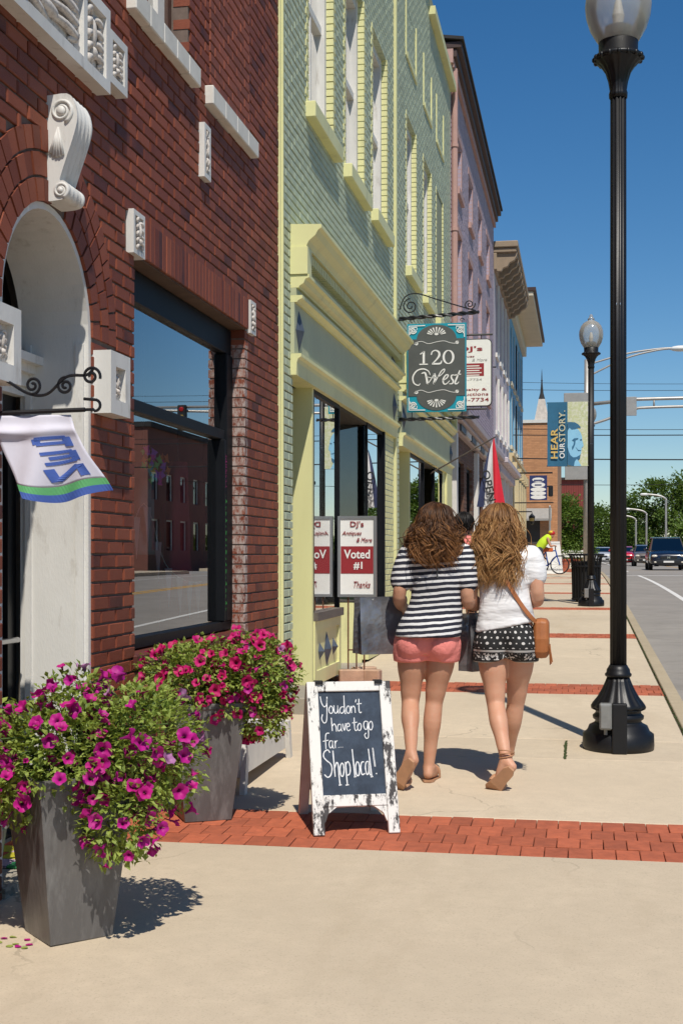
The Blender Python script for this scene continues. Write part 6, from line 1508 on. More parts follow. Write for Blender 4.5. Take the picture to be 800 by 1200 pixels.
m_h1 = hairmat('brown_hair', (.07, .03, .014), (.19, .08, .03), (.5, .23, .08), 1.45, 1.82); m_h2 = hairmat('golden_hair', (.25, .115, .04), (.48, .24, .085), (.74, .43, .17), 1.33, 1.88); m_h3 = hairmat('black_hair', (.012, .009, .008), (.02, .013, .01), (.03, .02, .014), 1.5, 1.8)
tan_leather = M('tan_leather', (.35, .12, .035), .5, .15, 14, .25, 120); nude = M('nude_sandal', (.42, .22, .12), .55, .12, 14, .2, 120)
w1 = dict(label='woman in striped shirt and coral shorts walking away with a grey bag', cx=.02, skin=m_skin, head=(.03, .03, 1.50), neck=(.03, .01, 1.385),
  torso=[(.74, -.01, 0, .16, .115), (.82, -.005, -.01, .172, .125), (.90, .005, -.005, .165, .115), (1.0, .03, 0, .138, .095), (1.1, .04, 0, .122, .088), (1.2, .04, 0, .135, .095), (1.29, .04, 0, .165, .098), (1.345, .038, 0, .15, .085), (1.385, .033, .005, .07, .058)],
  shirt=[(.845, -.005, -.018, .192, .166), (.86, -.005, -.018, .192, .166), (.93, .01, -.01, .181, .145), (1.02, .032, 0, .158, .115), (1.11, .042, 0, .147, .108), (1.2, .042, 0, .154, .112), (1.29, .04, 0, .178, .112), (1.35, .036, 0, .155, .095), (1.39, .033, .005, .078, .066)],
  shorts=[(.745, -.005, -.003, .165, .12), (.77, -.005, -.005, .178, .134), (.84, -.005, -.012, .182, .14), (.92, .005, -.005, .172, .125)],
  armL=[(-.135, .0, 1.325), (-.175, -.035, 1.075), (-.17, .17, 1.0)], armR=[(.205, .0, 1.325), (.222, -.03, 1.06), (.225, .17, 1.04)], sleeve=.62, sleeve_r=.07,
  legL=[(-.10, -.01, .80), (-.115, .01, .455), (-.075, -.27, .205), (-.055, -.305, .165), (-.115, -.275, .06), (-.128, -.235, .025)],
  legR=[(.075, -.005, .80), (.022, .03, .46), (-.005, -.01, .085), (-.006, -.035, .045), (.005, .1, .035), (.01, .165, .03)],
  shortlen=.30, short_z=.695, shirtm=stripemat(), shortm=shortsmat((.85, .26, .225)), hairm=m_h1,
  hair=lambda h: hair_mass(h, (.03, .018, 1.508), (.098, .114, .114), 1.285, .158, .165, 76, 3, .026, 2.4, 128, .0021, .05), shoes=[((-.055, -.305, .165), (-.115, -.275, .06), (-.128, -.235, .025), (.5, .75, .35)), ((-.006, -.035, .052), (.005, .1, .045), (.01, .165, .042), (0, 0, 1))], shoem=nude)
p1, W1 = person(LW1, 0, w1)
MB().box(.052, .06, -.118, -.112, 1.185, 1.27).xf(W1).build('zip', M('zip_dark', (.05, .05, .055), .4), p1)
w2 = dict(label='woman in white top and black patterned shorts with long wavy golden hair', cx=.02, skin=m_skin2, head=(-.02, .09, 1.50), neck=(-.01, .055, 1.38),
  torso=[(.74, .025, .04, .155, .115), (.82, .025, .03, .165, .125), (.90, .025, .035, .158, .115), (1.0, .02, .04, .132, .095), (1.1, .015, .045, .122, .088), (1.2, .008, .045, .135, .095), (1.29, .0, .048, .165, .098), (1.345, -.002, .05, .15, .085), (1.38, -.008, .055, .07, .058)],
  shirt=[(.915, .02, .035, .170, .132), (.93, .02, .035, .172, .134), (1.0, .018, .038, .158, .12), (1.1, .015, .042, .147, .11), (1.2, .008, .045, .155, .114), (1.29, .0, .047, .182, .115), (1.345, -.002, .05, .158, .098), (1.385, -.008, .055, .08, .066)],
  shorts=[(.745, .025, .037, .162, .12), (.77, .025, .035, .172, .134), (.84, .025, .028, .176, .14), (.9, .025, .03, .158, .125), (.945, .024, .035, .135, .1)],
  armL=[(-.17, .05, 1.32), (-.18, .02, 1.06), (-.14, .22, 1.02)], armR=[(.175, .05, 1.32), (.205, .02, 1.075), (.17, .24, 1.06)], sleeve=.52, sleeve_r=.066,
  legL=[(-.06, .03, .80), (-.035, -.01, .455), (.035, -.235, .175), (.07, -.265, .135), (.0, -.225, .05), (-.03, -.185, .025)],
  legR=[(.105, .03, .80), (.075, .13, .455), (.012, .27, .09), (.01, .25, .05), (.005, .38, .035), (.0, .44, .03)],
  shortlen=.30, short_z=.70, leg_r=.115, shirtm=whitemat(), shortm=dotmat((LW2[0] + .025, LW2[1] + .03, LW2[2]), .70), hairm=m_h2,
  hair=lambda h: hair_mass(h, (-.02, .08, 1.508), (.104, .118, .116), 1.17, .165, .19, 78, 5, .026, 2.3, 124, .0021, .07), shoes=[((.07, -.265, .135), (.0, -.225, .05), (-.03, -.185, .025), (.35, .7, .45)), ((.01, .25, .057), (.005, .38, .045), (.0, .44, .042), (0, 0, 1))], shoem=nude, fold=.009, hem_slant=.2)
p2, W2 = person(LW2, 0, w2)
an = MB()
for k in range(3): an.tube([(.04 + .042 * math.cos(a), -.23 + .042 * math.sin(a), .19 + k * .014 + .01 * math.cos(a + k)) for a in [i * .524 for i in range(13)]], .004, 5)
an.xf(W2).build('ankle_strap', nude, p2)
w3 = dict(label='dark haired person in salmon pink shirt walking ahead between the women', cx=0, skin=m_skin, head=(0, .02, 1.50), neck=(0, 0, 1.35),
  torso=[(.72, 0, 0, .16, .12), (.80, 0, -.01, .17, .125), (.88, 0, 0, .165, .12), (.98, 0, 0, .15, .11), (1.08, 0, 0, .145, .1), (1.18, 0, 0, .15, .1), (1.27, 0, 0, .17, .1), (1.32, 0, 0, .15, .085), (1.355, 0, .005, .07, .06)],
  shirt=[(.80, 0, 0, .195, .15), (.9, 0, 0, .19, .145), (1.0, 0, 0, .175, .13), (1.1, 0, 0, .17, .125), (1.2, 0, 0, .175, .12), (1.27, 0, 0, .185, .115), (1.33, 0, 0, .155, .095), (1.37, 0, .005, .078, .068)],
  shorts=[(.69, 0, 0, .17, .13), (.75, 0, -.005, .18, .138), (.82, 0, -.01, .184, .142), (.9, 0, -.005, .175, .13)],
  armL=[(-.17, 0, 1.30), (-.2, -.02, 1.04), (-.19, .12, .85)], armR=[(.17, 0, 1.30), (.2, -.02, 1.04), (.19, .14, .86)], sleeve=.6, palm=(0, -1, .3),
  legL=[(-.09, 0, .78), (-.09, .1, .44), (-.08, .16, .085), (-.08, .13, .045), (-.08, .27, .035), (-.08, .33, .03)], legR=[(.09, 0, .78), (.09, .0, .44), (.085, -.16, .12), (.085, -.19, .08), (.085, -.08, .04), (.085, -.02, .03)],
  shortlen=.55, short_z=.55, shirtm=M('salmon_shirt', (.72, .2, .17), .85, .08, 8, .4, 40), shortm=M('khaki_cotton', (.4, .28, .15), .85, .1, 8, .3, 60), hairm=m_h3,
  hair=lambda h: hair_mass(h, (0, .01, 1.51), (.092, .11, .118), 1.42, .088, .105, 44, 9, .006, 1.5, 112, .004, .02), shoes=[((-.08, .13, .052), (-.08, .27, .045), (-.08, .33, .042), (0, 0, 1)), ((.085, -.19, .09), (.085, -.08, .05), (.085, -.02, .04), (0, .3, 1))], shoem=nude)
person((-1.265, 14.5, gz(14.5)), 0, w3)
# shopping bags and shoulder bag
def silverbag(name, c1, c2):
    m, nt, b = newmat(name); x = sep(nt, posn(nt)); c = mixc(nt, mrange(nt, noisen(nt, 5, 5), .35, .7), c1, c2); nt.links.new(c, b.inputs['Base Color'])
    b.inputs['Roughness'].default_value = .28; b.inputs['Metallic'].default_value = .5; bumpn(nt, b, noisen(nt, 9, 3, .5), .6, .03); return m
m_bag = silverbag('silver_grey_paper', (.13, .13, .14), (.3, .295, .31)); m_cord = M('white_cord', (.6, .58, .55), .8, .1)
def bag(loc, rz, w, d, h, label, hold, grp):
    t = thing('shopping_bag', label, 'bag', loc, grp, rz); W = Matrix.Translation(loc) @ Matrix.Rotation(rz, 4, 'Z')
    rr = []; N = 10
    for i in range(N + 1):
        z = h * i / N; k = i / N; dd = d * (1 - .35 * k); q = []
        loop = [(-w / 2, -dd / 2), (-w / 4, -dd / 2), (0, -dd / 2), (w / 4, -dd / 2), (w / 2, -dd / 2), (w / 2 - .25 * d * k - .01, 0), (w / 2, dd / 2), (w / 4, dd / 2), (0, dd / 2), (-w / 4, dd / 2), (-w / 2, dd / 2), (-w / 2 + .25 * d * k + .01, 0)]
        for (a, b_) in loop:
            n_ = noise.noise(Vector((a * 9 + loc[0] * 3, b_ * 9, z * 8))); q.append((a + .006 * n_, b_ + .010 * n_, z + (.004 * n_ if i else 0)))
        rr.append(q)
    mb = MB().rings(rr, cap=False); mb.f.append(tuple(range(12))[::-1]); mb.xf(W); mb.build('paper', m_bag, t)
    hd_ = Vector(hold) ; Wi = W.inverted(); hl = Wi @ hd_
    c = MB()
    for yy in (-d * .32, d * .32): c.tube(spline([(-w * .2, yy, h - .01), (-w * .1, (yy + hl.y) / 2, h + (hl.z - h) * .7), (hl.x, hl.y, hl.z), (w * .12, (yy + hl.y) / 2, h + (hl.z - h) * .7), (w * .2, yy, h - .01)], 5), .0035, 6)
    c.xf(W); c.build('handle', m_cord, t)
hA = W1 @ Vector((-.165, .255, .985)); hB = W1 @ Vector((.225, .255, 1.02))
bag((LW1[0] - .325, LW1[1] + .14, LW1[2] + .73), RAD(30), .27, .15, .335, 'silver grey paper bag beside the coral shorts, hanging from her left hand', hA, 'silver grey shopping bags')
bag((LW1[0] + .255, LW1[1] + .22, LW1[2] + .63), RAD(52), .2, .11, .34, 'silver grey paper bag hanging between the two women', hB, 'silver grey shopping bags')
sb = thing('shoulder_bag', 'tan leather shoulder bag on a long strap across the white top', 'bag', (LW2[0] + .22, LW2[1] + .05, LW2[2] + .75))
b_ = MB(); prof = [(-.5, .0), (-.48, -.35), (-.3, -.5), (.3, -.5), (.48, -.35), (.5, 0), (.42, .42), (.3, .5), (-.3, .5), (-.42, .42)]
rr = [[(.225 + x, .05 + a * .2 * s, .84 + b * .23 * s) for a, b in prof] for x, s in ((-.045, .8), (-.03, .97), (0, 1), (.03, .97), (.045, .8))]
b_.rings(rr); b_.xf(W2); bev(b_.build('body', tan_leather, sb, smooth=False), .006, 2)
st_ = MB(); pts = spline([(-.115, .05, 1.392), (-.085, -.03, 1.36), (-.02, -.083, 1.25), (.045, -.082, 1.15), (.105, -.07, 1.05), (.165, -.055, .97), (.205, -.01, .93), (.225, .03, .94)], 6)
rr = []
for i, p in enumerate(pts):
    a = Vector(pts[max(i - 1, 0)]); c = Vector(pts[min(i + 1, len(pts) - 1)]); d = (c - a).normalized(); n = Vector((.3, -1, .3)); s = d.cross(n).normalized(); n = s.cross(d).normalized(); p = Vector(p)
    rr.append([tuple(p + s * .012 + n * .003), tuple(p - s * .012 + n * .003), tuple(p - s * .012 - n * .003), tuple(p + s * .012 - n * .003)])
st_.rings(rr); st_.xf(W2); st_.build('strap', tan_leather, sb)
tl_ = MB(); rnd = random.Random(2)
for i in range(9): y = -.06 + i * .025; tl_.tube([(.272, y, .80), (.276 + rnd.uniform(0, .012), y + rnd.uniform(-.01, .01), .72 - rnd.uniform(0, .04))], .003, 4)
tl_.xf(W2); tl_.build('fringe', tan_leather, sb)
# ------------------------------------------------------------------ vehicles
m_tyre = M('tyre', (.012, .012, .012), .8, .2, 20); m_rim = M('alloy', (.4, .4, .41), .3, .1, 9, 0, metal=1); m_cglass = glassmat('car_glass', (.12, .16, .16), 1.4, .06); m_lens = M('lamp_lens', (.65, .6, .5), .12, .1, 9, 0); m_plastic = M('black_plastic', (.015, .015, .016), .5, .1); m_chrome = M('chrome', (.6, .6, .6), .15, .05, 9, 0, metal=1)
def car(loc, paint, label, w=1.95, L=5.0, h=1.75, van=True, rz=0, cat='car'):
    t = thing('parked_car' if not van else 'minivan', label, cat, loc, None, rz); W = Matrix.Translation(loc) @ Matrix.Rotation(rz, 4, 'Z'); hw_ = w / 2
    prof = [(.06, .28, .80), (.0, .42, .84), (-.02, .62, .86), (.05, .78, .9), (.22, .9, .93)]
    st = [(0.0, .30, .74, .80), (.10, .24, .86, .90), (.45, .2, .96, .97), (1.0, .2, 1.03, 1.0), (2.2, .2, 1.06, 1.0), (L - .6, .2, 1.08, 1.0), (L - .12, .26, 1.05, .95), (L, .36, .9, .86)]
    rr = []
    for (y, zb, zt, k) in st:
        x = hw_ * k; rr.append([(-x * .93, y, zb), (x * .93, y, zb), (x, y, zb + .22), (x * 1.0, y, (zb + zt) / 2), (x * .96, y, zt - .06), (x * .86, y, zt), (0, y, zt + .035), (-x * .86, y, zt), (-x * .96, y, zt - .06), (-x, y, (zb + zt) / 2), (-x, y, zb + .22)])
    b = MB().rings(rr); b.xf(W); o = b.build('body', paint, t, smooth=True); o.data.polygons.foreach_set('use_smooth', [True] * len(o.data.polygons)); sm = o.modifiers.new('sub', 'SUBSURF'); sm.levels = 1; sm.render_levels = 1
    A = (.85, 1.9) if van else (1.15, 1.95); B = (L - .25, L - .1) if van else (L - 1.5, L - .65)
    g = [(A[0], 1.0, .90), (A[1], h - .07, .74), ((A[1] + B[0]) / 2, h, .75), (B[0], h - .06, .72), (B[1], 1.02, .88)]
    rr = [[(-hw_ * k * 1.0, y, 1.0), (hw_ * k, y, 1.0), (hw_ * (k if z < 1.1 else k), y, z), (-hw_ * k, y, z)] for y, z, k in g]
    gm = MB(); up = [(-1, 1)]
    f0, f1, f2, f3, f4 = g
    def P_(y, z, x): return (x, y, z)
    vs = []
    for (y, z, k) in g: vs += [(-hw_ * k, y, z), (hw_ * k, y, z)]
    vs += [(-hw_ * .93, g[1][0], 1.02), (hw_ * .93, g[1][0], 1.02), (-hw_ * .93, g[3][0], 1.02), (hw_ * .93, g[3][0], 1.02)]
    gm.add(vs, [(2, 3, 5, 4), (4, 5, 7, 6), (0, 2, 10), (1, 11, 3), (10, 2, 4, 6, 12), (11, 13, 7, 5, 3), (6, 8, 12), (7, 13, 9)]); gm.xf(W); cab = gm.build('cabin', paint, t)
    def quad(a, b, c, d, off, nm, m):
        ctr = (Vector(a) + Vector(b) + Vector(c) + Vector(d)) / 4; q = [Vector(p).lerp(ctr, .07) + Vector(off) for p in (a, b, c, d)]
        MB().add([tuple(W @ p) for p in q], [(0, 1, 2, 3)]).build(nm, m, t)
    quad(vs[0], vs[1], vs[3], vs[2], (0, -.004, .003), 'windscreen', m_cglass); MB().add([tuple(W @ (Vector(p) + Vector((0, .02, -.01)))) for p in (vs[0], vs[1], vs[3], vs[2])], [(0, 1, 2, 3)]).build('dashboard', m_intd, t)
    for s, (i0, i1, i2, i3) in ((-1, (10, 12, 6, 2)), (1, (11, 13, 7, 3))): quad(vs[i0], vs[i1], vs[i2], vs[i3], (s * .012, 0, 0), 'side_window', m_cglass)
    quad(vs[6], vs[7], vs[9], vs[8], (0, .012, .004), 'rear_window', m_cglass)
    for s in (-1, 1):
        for y in (.95, L - 1.0):
            wl = MB(); wl.lathe([(.20, -.11), (.31, -.11), (.335, -.07), (.335, .07), (.31, .11), (.2, .11)], (0, 0, 0), 24); wl.xf(W @ Matrix.Translation((s * (hw_ - .12), y, .335)) @ Matrix.Rotation(RAD(90), 4, 'Y')); wo = wl.build('wheel', m_tyre, t)
            rm_ = MB(); rm_.lathe([(.05, -.08), (.2, -.1), (.2, .1), (.05, .115)], (0, 0, 0), 16, 5, .3); rm_.xf(W @ Matrix.Translation((s * (hw_ - .12), y, .335)) @ Matrix.Rotation(RAD(90), 4, 'Y')); rm_.build('rim', m_rim, wo)
        hl = MB(); hl.ell((s * hw_ * .69, .09, .73), (.17, .08, .075), 14, 8); hl.xf(W); hl.build('headlight', m_lens, t, smooth=True)
        mr = MB(); mr.ell((s * (hw_ + .08), 1.35, 1.10), (.12, .07, .08), 10, 7); mr.xf(W); mr.build('door_mirror', paint, t, smooth=True)
        fl_ = MB(); fl_.ell((s * hw_ * .68, .0, .42), (.07, .03, .045), 10, 6); fl_.xf(W); fl_.build('fog_lamp', m_lens, t, smooth=True)
        tl_ = MB(); tl_.cbox(min(s * hw_ * .7, s * hw_ * .9), max(s * hw_ * .7, s * hw_ * .9), L - .06, L + .01, .72, .98, .01); tl_.xf(W); tl_.build('tail_lamp', M('tail_red', (.4, .01, .01), .2), t)
    gr_ = MB(); gr_.cbox(-.42, .42, -.012, .06, .60, .73, .01); gr_.cbox(-.6, .6, -.015, .05, .36, .5, .01); gr_.xf(W); gr_.build('grille', m_plastic, t)
    bd = fit(textmb('H', 1, .03), .13, .11); bd.xf(W @ Matrix.Translation((0, -.02, .665)) @ Matrix(((1, 0, 0, 0), (0, 0, -1, 0), (0, 1, 0, 0), (0, 0, 0, 1)))); bd.build('badge', m_chrome, t)
    MB().box(-.26, .26, -.022, -.014, .40, .49).xf(W).build('number_plate', m_wp, t)
    return t
navy = M('navy_car_paint', (.006, .011, .028), .22, .1, 4, 0, coat=.8); redp = M('red_car_paint', (.5, .01, .025), .22, .1, 4, 0, coat=.8); grayp = M('grey_car_paint', (.13, .11, .095), .25, .1, 4, 0, coat=.7); silv = M('silver_car_paint', (.45, .46, .48), .25, .1, 4, 0, coat=.7)
def rdz(y): return gz(y) - .129
car((4.42, 69.5, rdz(69)), navy, 'dark navy minivan driving towards the camera along the road', w=1.98, cat='minivan')
car((3.05, 97, rdz(97)), redp, 'bright red car waiting far down the road', 1.75, 4.4, 1.42, False)
car((4.45, 93.0, rdz(93)), grayp, 'dull grey car beside the red car far down the road', 1.75, 4.4, 1.5, False)
car((1.75, 112, rdz(112)), silv, 'silver car parked far along the kerb behind the street lamps', 1.75, 4.4, 1.45, False)
# ------------------------------------------------------------------ cyclist and bicycle
BYC = 46.6; bz = gz(BYC)
bc = thing('bicycle', 'blue bicycle held upright by the person in a yellow vest', 'bicycle', (-1.0, BYC, bz))
for x in (-1.42, -.72):
    wl = MB(); wl.tube([(x + .31 * math.cos(a), BYC, bz + .33 + .31 * math.sin(a)) for a in [i * math.pi / 14 for i in range(29)]], .022, 6); wo = wl.build('wheel', m_tyre, bc)
    sp_ = MB()
    for i in range(12): a = i * math.pi / 6; sp_.tube([(x, BYC, bz + .33), (x + .3 * math.cos(a), BYC, bz + .33 + .3 * math.sin(a))], .004, 4)
    sp_.build('spokes', m_chrome, wo)
fr = MB(); J = dict(bb=(-1.12, .30), st=(-1.2, .80), hd=(-.86, .82), hd2=(-.82, .66), rw=(-1.42, .33), fw=(-.72, .33))
for a, b in (('bb', 'st'), ('st', 'hd'), ('bb', 'hd2'), ('bb', 'rw'), ('st', 'rw'), ('hd', 'hd2'), ('hd2', 'fw')): fr.tube([(J[a][0], BYC, bz + J[a][1]), (J[b][0], BYC, bz + J[b][1])], .022, 8)
fr.build('frame', M('bike_blue', (.02, .08, .4), .3), bc)
MB().tube([(-.9, BYC - .28, bz + .98), (-.88, BYC, bz + 1.0), (-.9, BYC + .28, bz + .98)], .015, 6).tube([(-.86, BYC, bz + .8), (-.88, BYC, bz + 1.0)], .018, 6).build('handlebar', m_black, bc)
MB().ell((-1.24, BYC, bz + .92), (.13, .06, .035), 10, 6).tube([(-1.2, BYC, bz + .8), (-1.23, BYC, bz + .92)], .014, 6).build('saddle', m_black, bc)
MB().cbox(-1.3, -.95, BYC - .1, BYC - .03, bz + .78, bz + .92, .02).build('pannier', M('orange_bag', (.6, .12, .03), .7), bc)
cy = thing('person', 'person in yellow vest and red and yellow helmet leaning over the bicycle', 'person', (-1.3, BYC - .28, bz))
b = MB(); q = BYC - .3
limb(b, [(-1.4, q, bz + .86), (-1.28, q, bz + 1.1), (-1.12, q, bz + 1.26)], [.13, .14, .12], 14, 4); b.ell((-.99, q, bz + 1.36), (.09, .075, .11), 12, 9); limb(b, [(-1.12, q, bz + 1.28), (-1.02, q, bz + 1.33)], [.055, .05], 10)
for s in (-1, 1):
    limb(b, [(-1.4, q + s * .09, bz + .84), (-1.33, q + s * .1, bz + .46), (-1.42, q + s * .1, bz + .08)], [.09, .06, .04], 12, 5); b.tube([(-1.44, q + s * .1, bz + .045), (-1.28, q + s * .1, bz + .04)], [.045, .035], 8)
    e_ = (-1.02, q + s * .2, bz + .98); limb(b, [(-1.12, q + s * .16, bz + 1.24), e_, (-.94, q + s * .15 + (.12 if s > 0 else .05), bz + 1.0)], [.05, .04, .03], 10, 5); hand(b, (-.94, q + s * .15 + (.12 if s > 0 else .05), bz + 1.0), (1, 0, 0), (0, 0, 1), s)
remeshed('body', b, m_skin, cy, .012, 5)
v = MB(); limb(v, [(-1.42, q, bz + .9), (-1.28, q, bz + 1.1), (-1.12, q, bz + 1.26)], [.15, .165, .14], 14, 4); remeshed('vest', v, M('hi_vis', (.55, .75, .03), .8, .08), cy, .015, 4)
v = MB()
for s in (-1, 1): limb(v, [(-1.4, q + s * .09, bz + .86), (-1.33, q + s * .1, bz + .46), (-1.4, q + s * .1, bz + .16)], [.115, .08, .065], 12, 5)
remeshed('trousers', v, M('dark_trousers', (.03, .035, .05), .85), cy, .015, 4)
MB().ell((-.99, q, bz + 1.42), (.125, .105, .085), 14, 9).build('helmet', M('helmet_red', (.5, .02, .02), .3), cy, smooth=True); MB().ell((-1.02, q - .03, bz + 1.455), (.09, .085, .065), 12, 8).build('helmet_shell', M('helmet_yellow', (.65, .45, .02), .3), cy, smooth=True)
# white sandwich board by the bicycle
ws = thing('sandwich_board', 'white sandwich board standing behind the bicycle', 'sign', (-.85, 48, gz(48)))
for s in (-1, 1):
    MB().prism([(-1.28, 0), (-.62, 0), (-.74, 1.15), (-1.2, 1.15)], lambda a, z, d: (a, 48 + s * (.22 * (1 - z / 1.15)) + d, gz(48) + z), 0, .03).build('panel', m_wp, ws)
# terracotta tubs of flowers across the side street
for i, (x, y, s) in enumerate(((-.75, 64.2, 1), (-.2, 64.6, .9))):
    tt = thing('flower_tub', ('larger' if i == 0 else 'smaller') + ' terracotta tub of green plants across the side street', 'flower pot', (x, y, gz(y)), 'terracotta tubs across the side street')
    MB().lathe([(.2 * s, 0), (.28 * s, .4), (.31 * s, .41), (.31 * s, .48), (.26 * s, .48)], (x, y, gz(y)), 16).build('tub', M('terracotta', (.38, .1, .05), .8), tt)
    f = MB(); rnd = random.Random(i)
    for k in range(260): p, n = mound(rnd, (x, y, gz(y) + .65), (.34, .3, .28)); leaf(f, p, n + Vector((rnd.gauss(0, .5), rnd.gauss(0, .5), .2)), Vector((0, 0, 1)), .12, .07)
    f.build('foliage', m_leaf_far2, tt, kind='stuff')
bw_ = thing('bench', 'white bench by the terracotta tubs across the side street', 'bench', (-.2, 66, gz(66)))
for k in range(4): MB().box(-.95, .35, 65.9 + k * .11, 65.98 + k * .11, gz(66) + .43, gz(66) + .46).build('slat', m_wp, bw_)
for k in range(3): MB().box(-.95, .35, 66.36, 66.39, gz(66) + .55 + k * .13, gz(66) + .64 + k * .13).build('back_slat', m_wp, bw_)
for x in (-.9, .25): MB().box(x, x + .06, 65.92, 65.98, gz(66), gz(66) + .43).box(x, x + .06, 66.395, 66.45, gz(66), gz(66) + .95).build('leg', m_wp, bw_)

# ------------------------------------------------------------------ signal mast, street lights, wires
m_galv = M('galvanised', (.42, .40, .37), .45, .1, 5, 0, metal=.5)
sg_ = thing('signal_mast', 'grey signal mast with long truss arm and cobra light over the road', 'mast', (.22, 50, gz(50)))
MB().tube([(.22, 50, gz(50) - .01), (.22, 50, 8.75)], [.14, .09], 14).build('pole', m_galv, sg_, smooth=True)
MB().tube([(.22, 50, 7.08), (2, 50, 7.24), (12.2, 50, 7.3)], [.07, .065, .05], 10).build('arm', m_galv, sg_, smooth=True)
MB().tube(spline([(.22, 50, 6.3), (.9, 50, 6.5), (1.9, 50, 6.86), (2.6, 50, 6.93), (6, 50, 6.97), (12, 50, 7.2)], 5), .05, 10).tube([(2.65, 50, 6.9), (2.65, 50, 7.26)], .035, 8).tube([(5.6, 50, 6.95), (5.6, 50, 7.28)], .035, 8).build('truss_arm', m_galv, sg_, smooth=True)
MB().tube(spline([(.22, 50, 8.1), (1.6, 50, 8.75), (2.7, 50, 9.02), (3.3, 50, 9.08)], 5), .035, 8).tube(spline([(.22, 50, 8.55), (1.6, 50, 8.92), (2.7, 50, 9.07), (3.35, 50, 9.1)], 5), .035, 8).build('light_arm', m_galv, sg_, smooth=True)
MB().ell((3.62, 50, 9.07), (.42, .16, .11), 16, 8).build('luminaire', m_wp, sg_, smooth=True)
MB().cbox(1.56, 2.02, 49.86, 49.89, 6.62, 7.32, .01).build('sign_back', m_galv, sg_); MB().cbox(-.62, .36, 49.8, 49.83, 6.6, 7.5, .01).build('sign_back', m_galv, sg_); MB().cbox(-.58, .38, 49.8, 49.83, 4.28, 5.3, .01).build('sign_back', m_galv, sg_)
for x in (7.5, 10.5):
    s = MB().cbox(x - .17, x + .17, 49.7, 49.95, 6.35, 7.35, .03).build('signal_head', m_plastic, sg_)
    for k, c in enumerate(((.4, .01, .01), (.4, .25, .01), (.01, .3, .1))): MB().ell((x, 49.69, 7.18 - k * .31), (.1, .03, .1), 12, 6).build('lens', M('lens_%d' % k, c, .3), s)
rp_ = thing('sign_post', 'thin galvanised sign post standing behind the bicycle', 'post', (-1.15, 50.5, gz(50))); MB().tube([(-1.15, 50.5, gz(50.5)), (-1.15, 50.5, 3.3)], .04, 8).build('pole', m_galv, rp_); MB().lathe([(.045, 3.3), (.05, 3.32), (.02, 3.36)], (-1.15, 50.5, 0), 10).build('cap', m_galv, rp_)
rnd = random.Random(1)
for i, (z, y, sag, r) in enumerate(((5.36, 45, .12, .018), (5.62, 45.6, .15, .010), (4.57, 45, .15, .022), (7.75, 52, .2, .010), (8.1, 52.5, .25, .008), (5.0, 70, .3, .015))):
    pts = [(-2.25 + 22 * k / 24, y, z + .18 - sag * 4 * (k / 24) * (1 - k / 24) + (0 if i != 5 else .6 * k / 24)) for k in range(25)]
    tag(MB().tube(pts, r, 5).build('overhead_wire', m_plastic), 'thin black wire strung across the street from the buildings', 'wire', 'wires strung across the street')
up_ = thing('utility_pole', 'brown timber pole across the road holding the street wires', 'pole', (19.75, 48, gz(48))); MB().tube([(19.75, 48, gz(48) - .3), (19.75, 48, 10)], [.16, .11], 10).build('pole', M('pole_timber', (.12, .08, .05), .9), up_); MB().box(19.65, 19.85, 44.8, 53, 8.0, 8.15).build('cross_arm', M('pole_timber', (.12, .08, .05)), up_); MB().box(19.65, 19.85, 44.8, 53, 5.0, 5.1).build('cross_arm', M('pole_timber', (.12, .08, .05)), up_)
for i, (x, y, z, lab) in enumerate(((6.9, 112, 6.2, 'far cobra street light with a tall pole before the big tree'), (5.9, 124, 5.4, 'far cobra street light with a low double bend before the big tree'), (5.2, 130, 5.0, 'farthest low cobra street light before the big tree'))):
    t = thing('cobra_light', lab, 'street light', (x, y, rdz(y)), 'cobra street lights far along the road')
    MB().tube(spline([(x, y, rdz(y)), (x, y, z - .6), (x, y, z - .15), (x - .5, y, z + .15), (x - 1.6, y, z + .3)], 5), [.09] * 6 + [.08] * 15, 8).build('pole', m_galv, t, smooth=True); MB().ell((x - 1.75, y, z + .28), (.36, .16, .12), 10, 6).build('luminaire', m_wp, t, smooth=True)

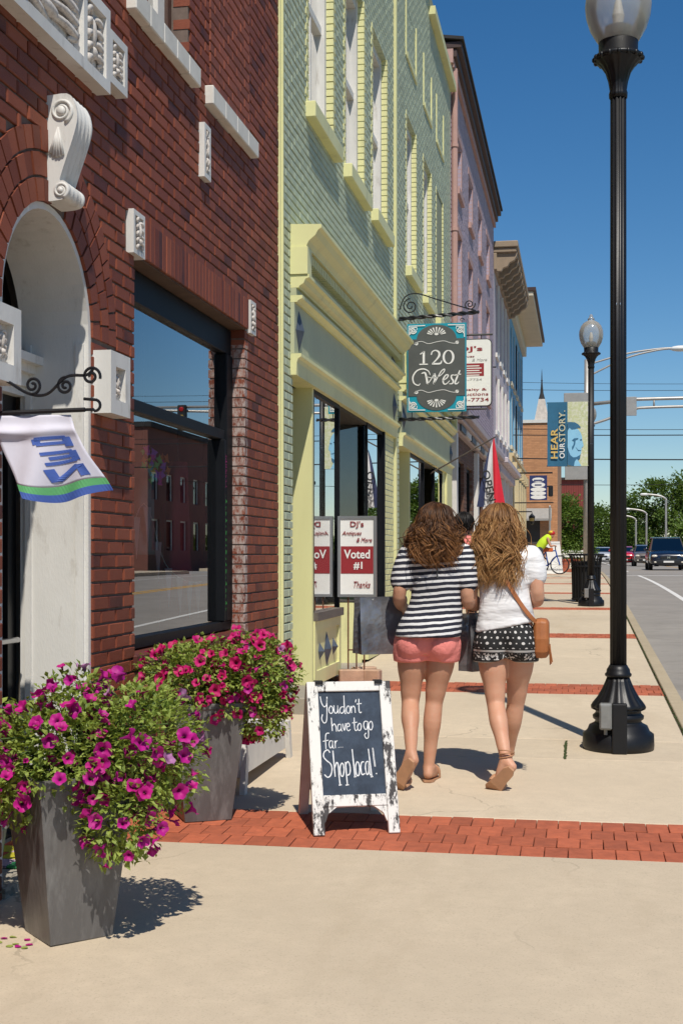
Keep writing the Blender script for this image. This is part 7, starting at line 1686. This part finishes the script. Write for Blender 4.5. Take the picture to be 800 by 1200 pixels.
# ------------------------------------------------------------------ trees
def tree(loc, h, blobs, n, ls, label, seed, mat=m_leaf_far, tr=.25):
    rnd = random.Random(seed); t = thing('tree', label, 'tree', loc, 'street trees far along the road'); L = Vector(loc)
    tk = MB(); tk.tube([L, L + Vector((.1, 0, h * .25)), L + Vector((0, .1, h * .5)), L + Vector((.1, 0, h * .75))], [tr, tr * .8, tr * .6, tr * .25], 10)
    for i in range(9):
        a = rnd.uniform(0, 6.28); z = h * rnd.uniform(.3, .6); e = L + Vector((math.cos(a) * h * .3, math.sin(a) * h * .3, z + h * rnd.uniform(.15, .3)))
        tk.tube(spline([L + Vector((0, 0, z)), L.lerp(e, .5) + Vector((0, 0, z * .55)), e], 4), [tr * .4 * (1 - k / 10) for k in range(9)], 6)
    tk.build('trunk', M('bark', (.07, .05, .035), .95, .3, 6, .6, 20), t)
    cl = []
    for (c, r, w) in blobs:
        for i in range(w):
            while True:
                p = Vector((rnd.uniform(-1, 1), rnd.uniform(-1, 1), rnd.uniform(-1, 1)))
                if .45 < p.length < 1: break
            cl.append((L + Vector((c[0] + p.x * r[0], c[1] + p.y * r[1], c[2] + p.z * r[2])), p.normalized(), rnd.uniform(.5, 1.15)))
    cr = MB()
    for i in range(n):
        c, nn, s = rnd.choice(cl); d = Vector((rnd.gauss(0, 1), rnd.gauss(0, 1), rnd.gauss(0, .75))); p = c + d * s * ls * 2.2
        dr = (nn + d.normalized() + Vector((rnd.gauss(0, .5), rnd.gauss(0, .5), rnd.gauss(0, .5)))); leaf(cr, p, dr, Vector((rnd.gauss(0, .5), rnd.gauss(0, .5), 1)), ls * rnd.uniform(.8, 1.5), ls * rnd.uniform(.6, 1))
    cr.build('crown', mat, t)
    return t
g0 = gz(100) - .34
tree((9.9, 150, g0), 11, [((0, 0, 6.0), (5.0, 4, 3.6), 60), ((-3.2, 0, 4.2), (2.8, 3, 2.6), 26), ((2.5, 0, 7.2), (3.4, 3, 2.3), 30), ((5, 0, 5), (4, 3, 3.4), 30)], 20000, .30, 'large dark green tree rising behind the minivan', 21)
tree((13.5, 120, g0), 7, [((0, 0, 3.6), (3.8, 3, 2.4), 40), ((-3, 0, 2.6), (2.5, 3, 2), 22)], 9000, .25, 'lower yellow green tree in front of the large dark tree', 22, m_leaf_far2)
tree((4.4, 165, g0), 6, [((0, 0, 3.1), (2.6, 3, 2.4), 40), ((2.5, 0, 2.6), (2, 3, 2), 20)], 8000, .28, 'small dark tree at the end of the road beside the large tree', 23)
tree((-1.1, 92, g0), 5.4, [((0, 0, 3.1), (1.35, 1.5, 1.9), 46), ((.5, 0, 1.6), (1.5, 1.4, 1.3), 26), ((-.6, 0, 4.2), (.8, 1, .8), 12)], 11000, .17, 'bright green round tree beside the orange brick building', 24, m_leaf_far2)
tree((1.5, 150, g0), 6.5, [((0, 0, 3.4), (2.4, 3, 2.7), 44)], 8000, .28, 'dark tree seen between the black lamp posts', 25)
tree((-4.5, 170, g0), 9, [((0, 0, 5.4), (4, 3, 3.2), 44)], 6000, .35, 'dark tree top showing over the red metal building', 26)
wd_ = MB(); rnd = random.Random(77)                      # wood closing the far end of the street
for i in range(30000):
    x = rnd.uniform(-60, 90); c = 3.2 + 2.2 * noise.noise(Vector((x * .12, 3, 0))); z = rnd.uniform(0, c + rnd.gauss(0, .4)); p = Vector((x, 230 + rnd.uniform(-5, 5), g0 + z)); leaf(wd_, p, Vector((rnd.gauss(0, 1), -.6 + rnd.gauss(0, 1), rnd.gauss(.2, 1))), Vector((0, 0, 1)), .75, .6)
tag(wd_.build('far_wood', m_leaf_far), 'far line of dark trees closing the end of the street', 'trees', kind='stuff')
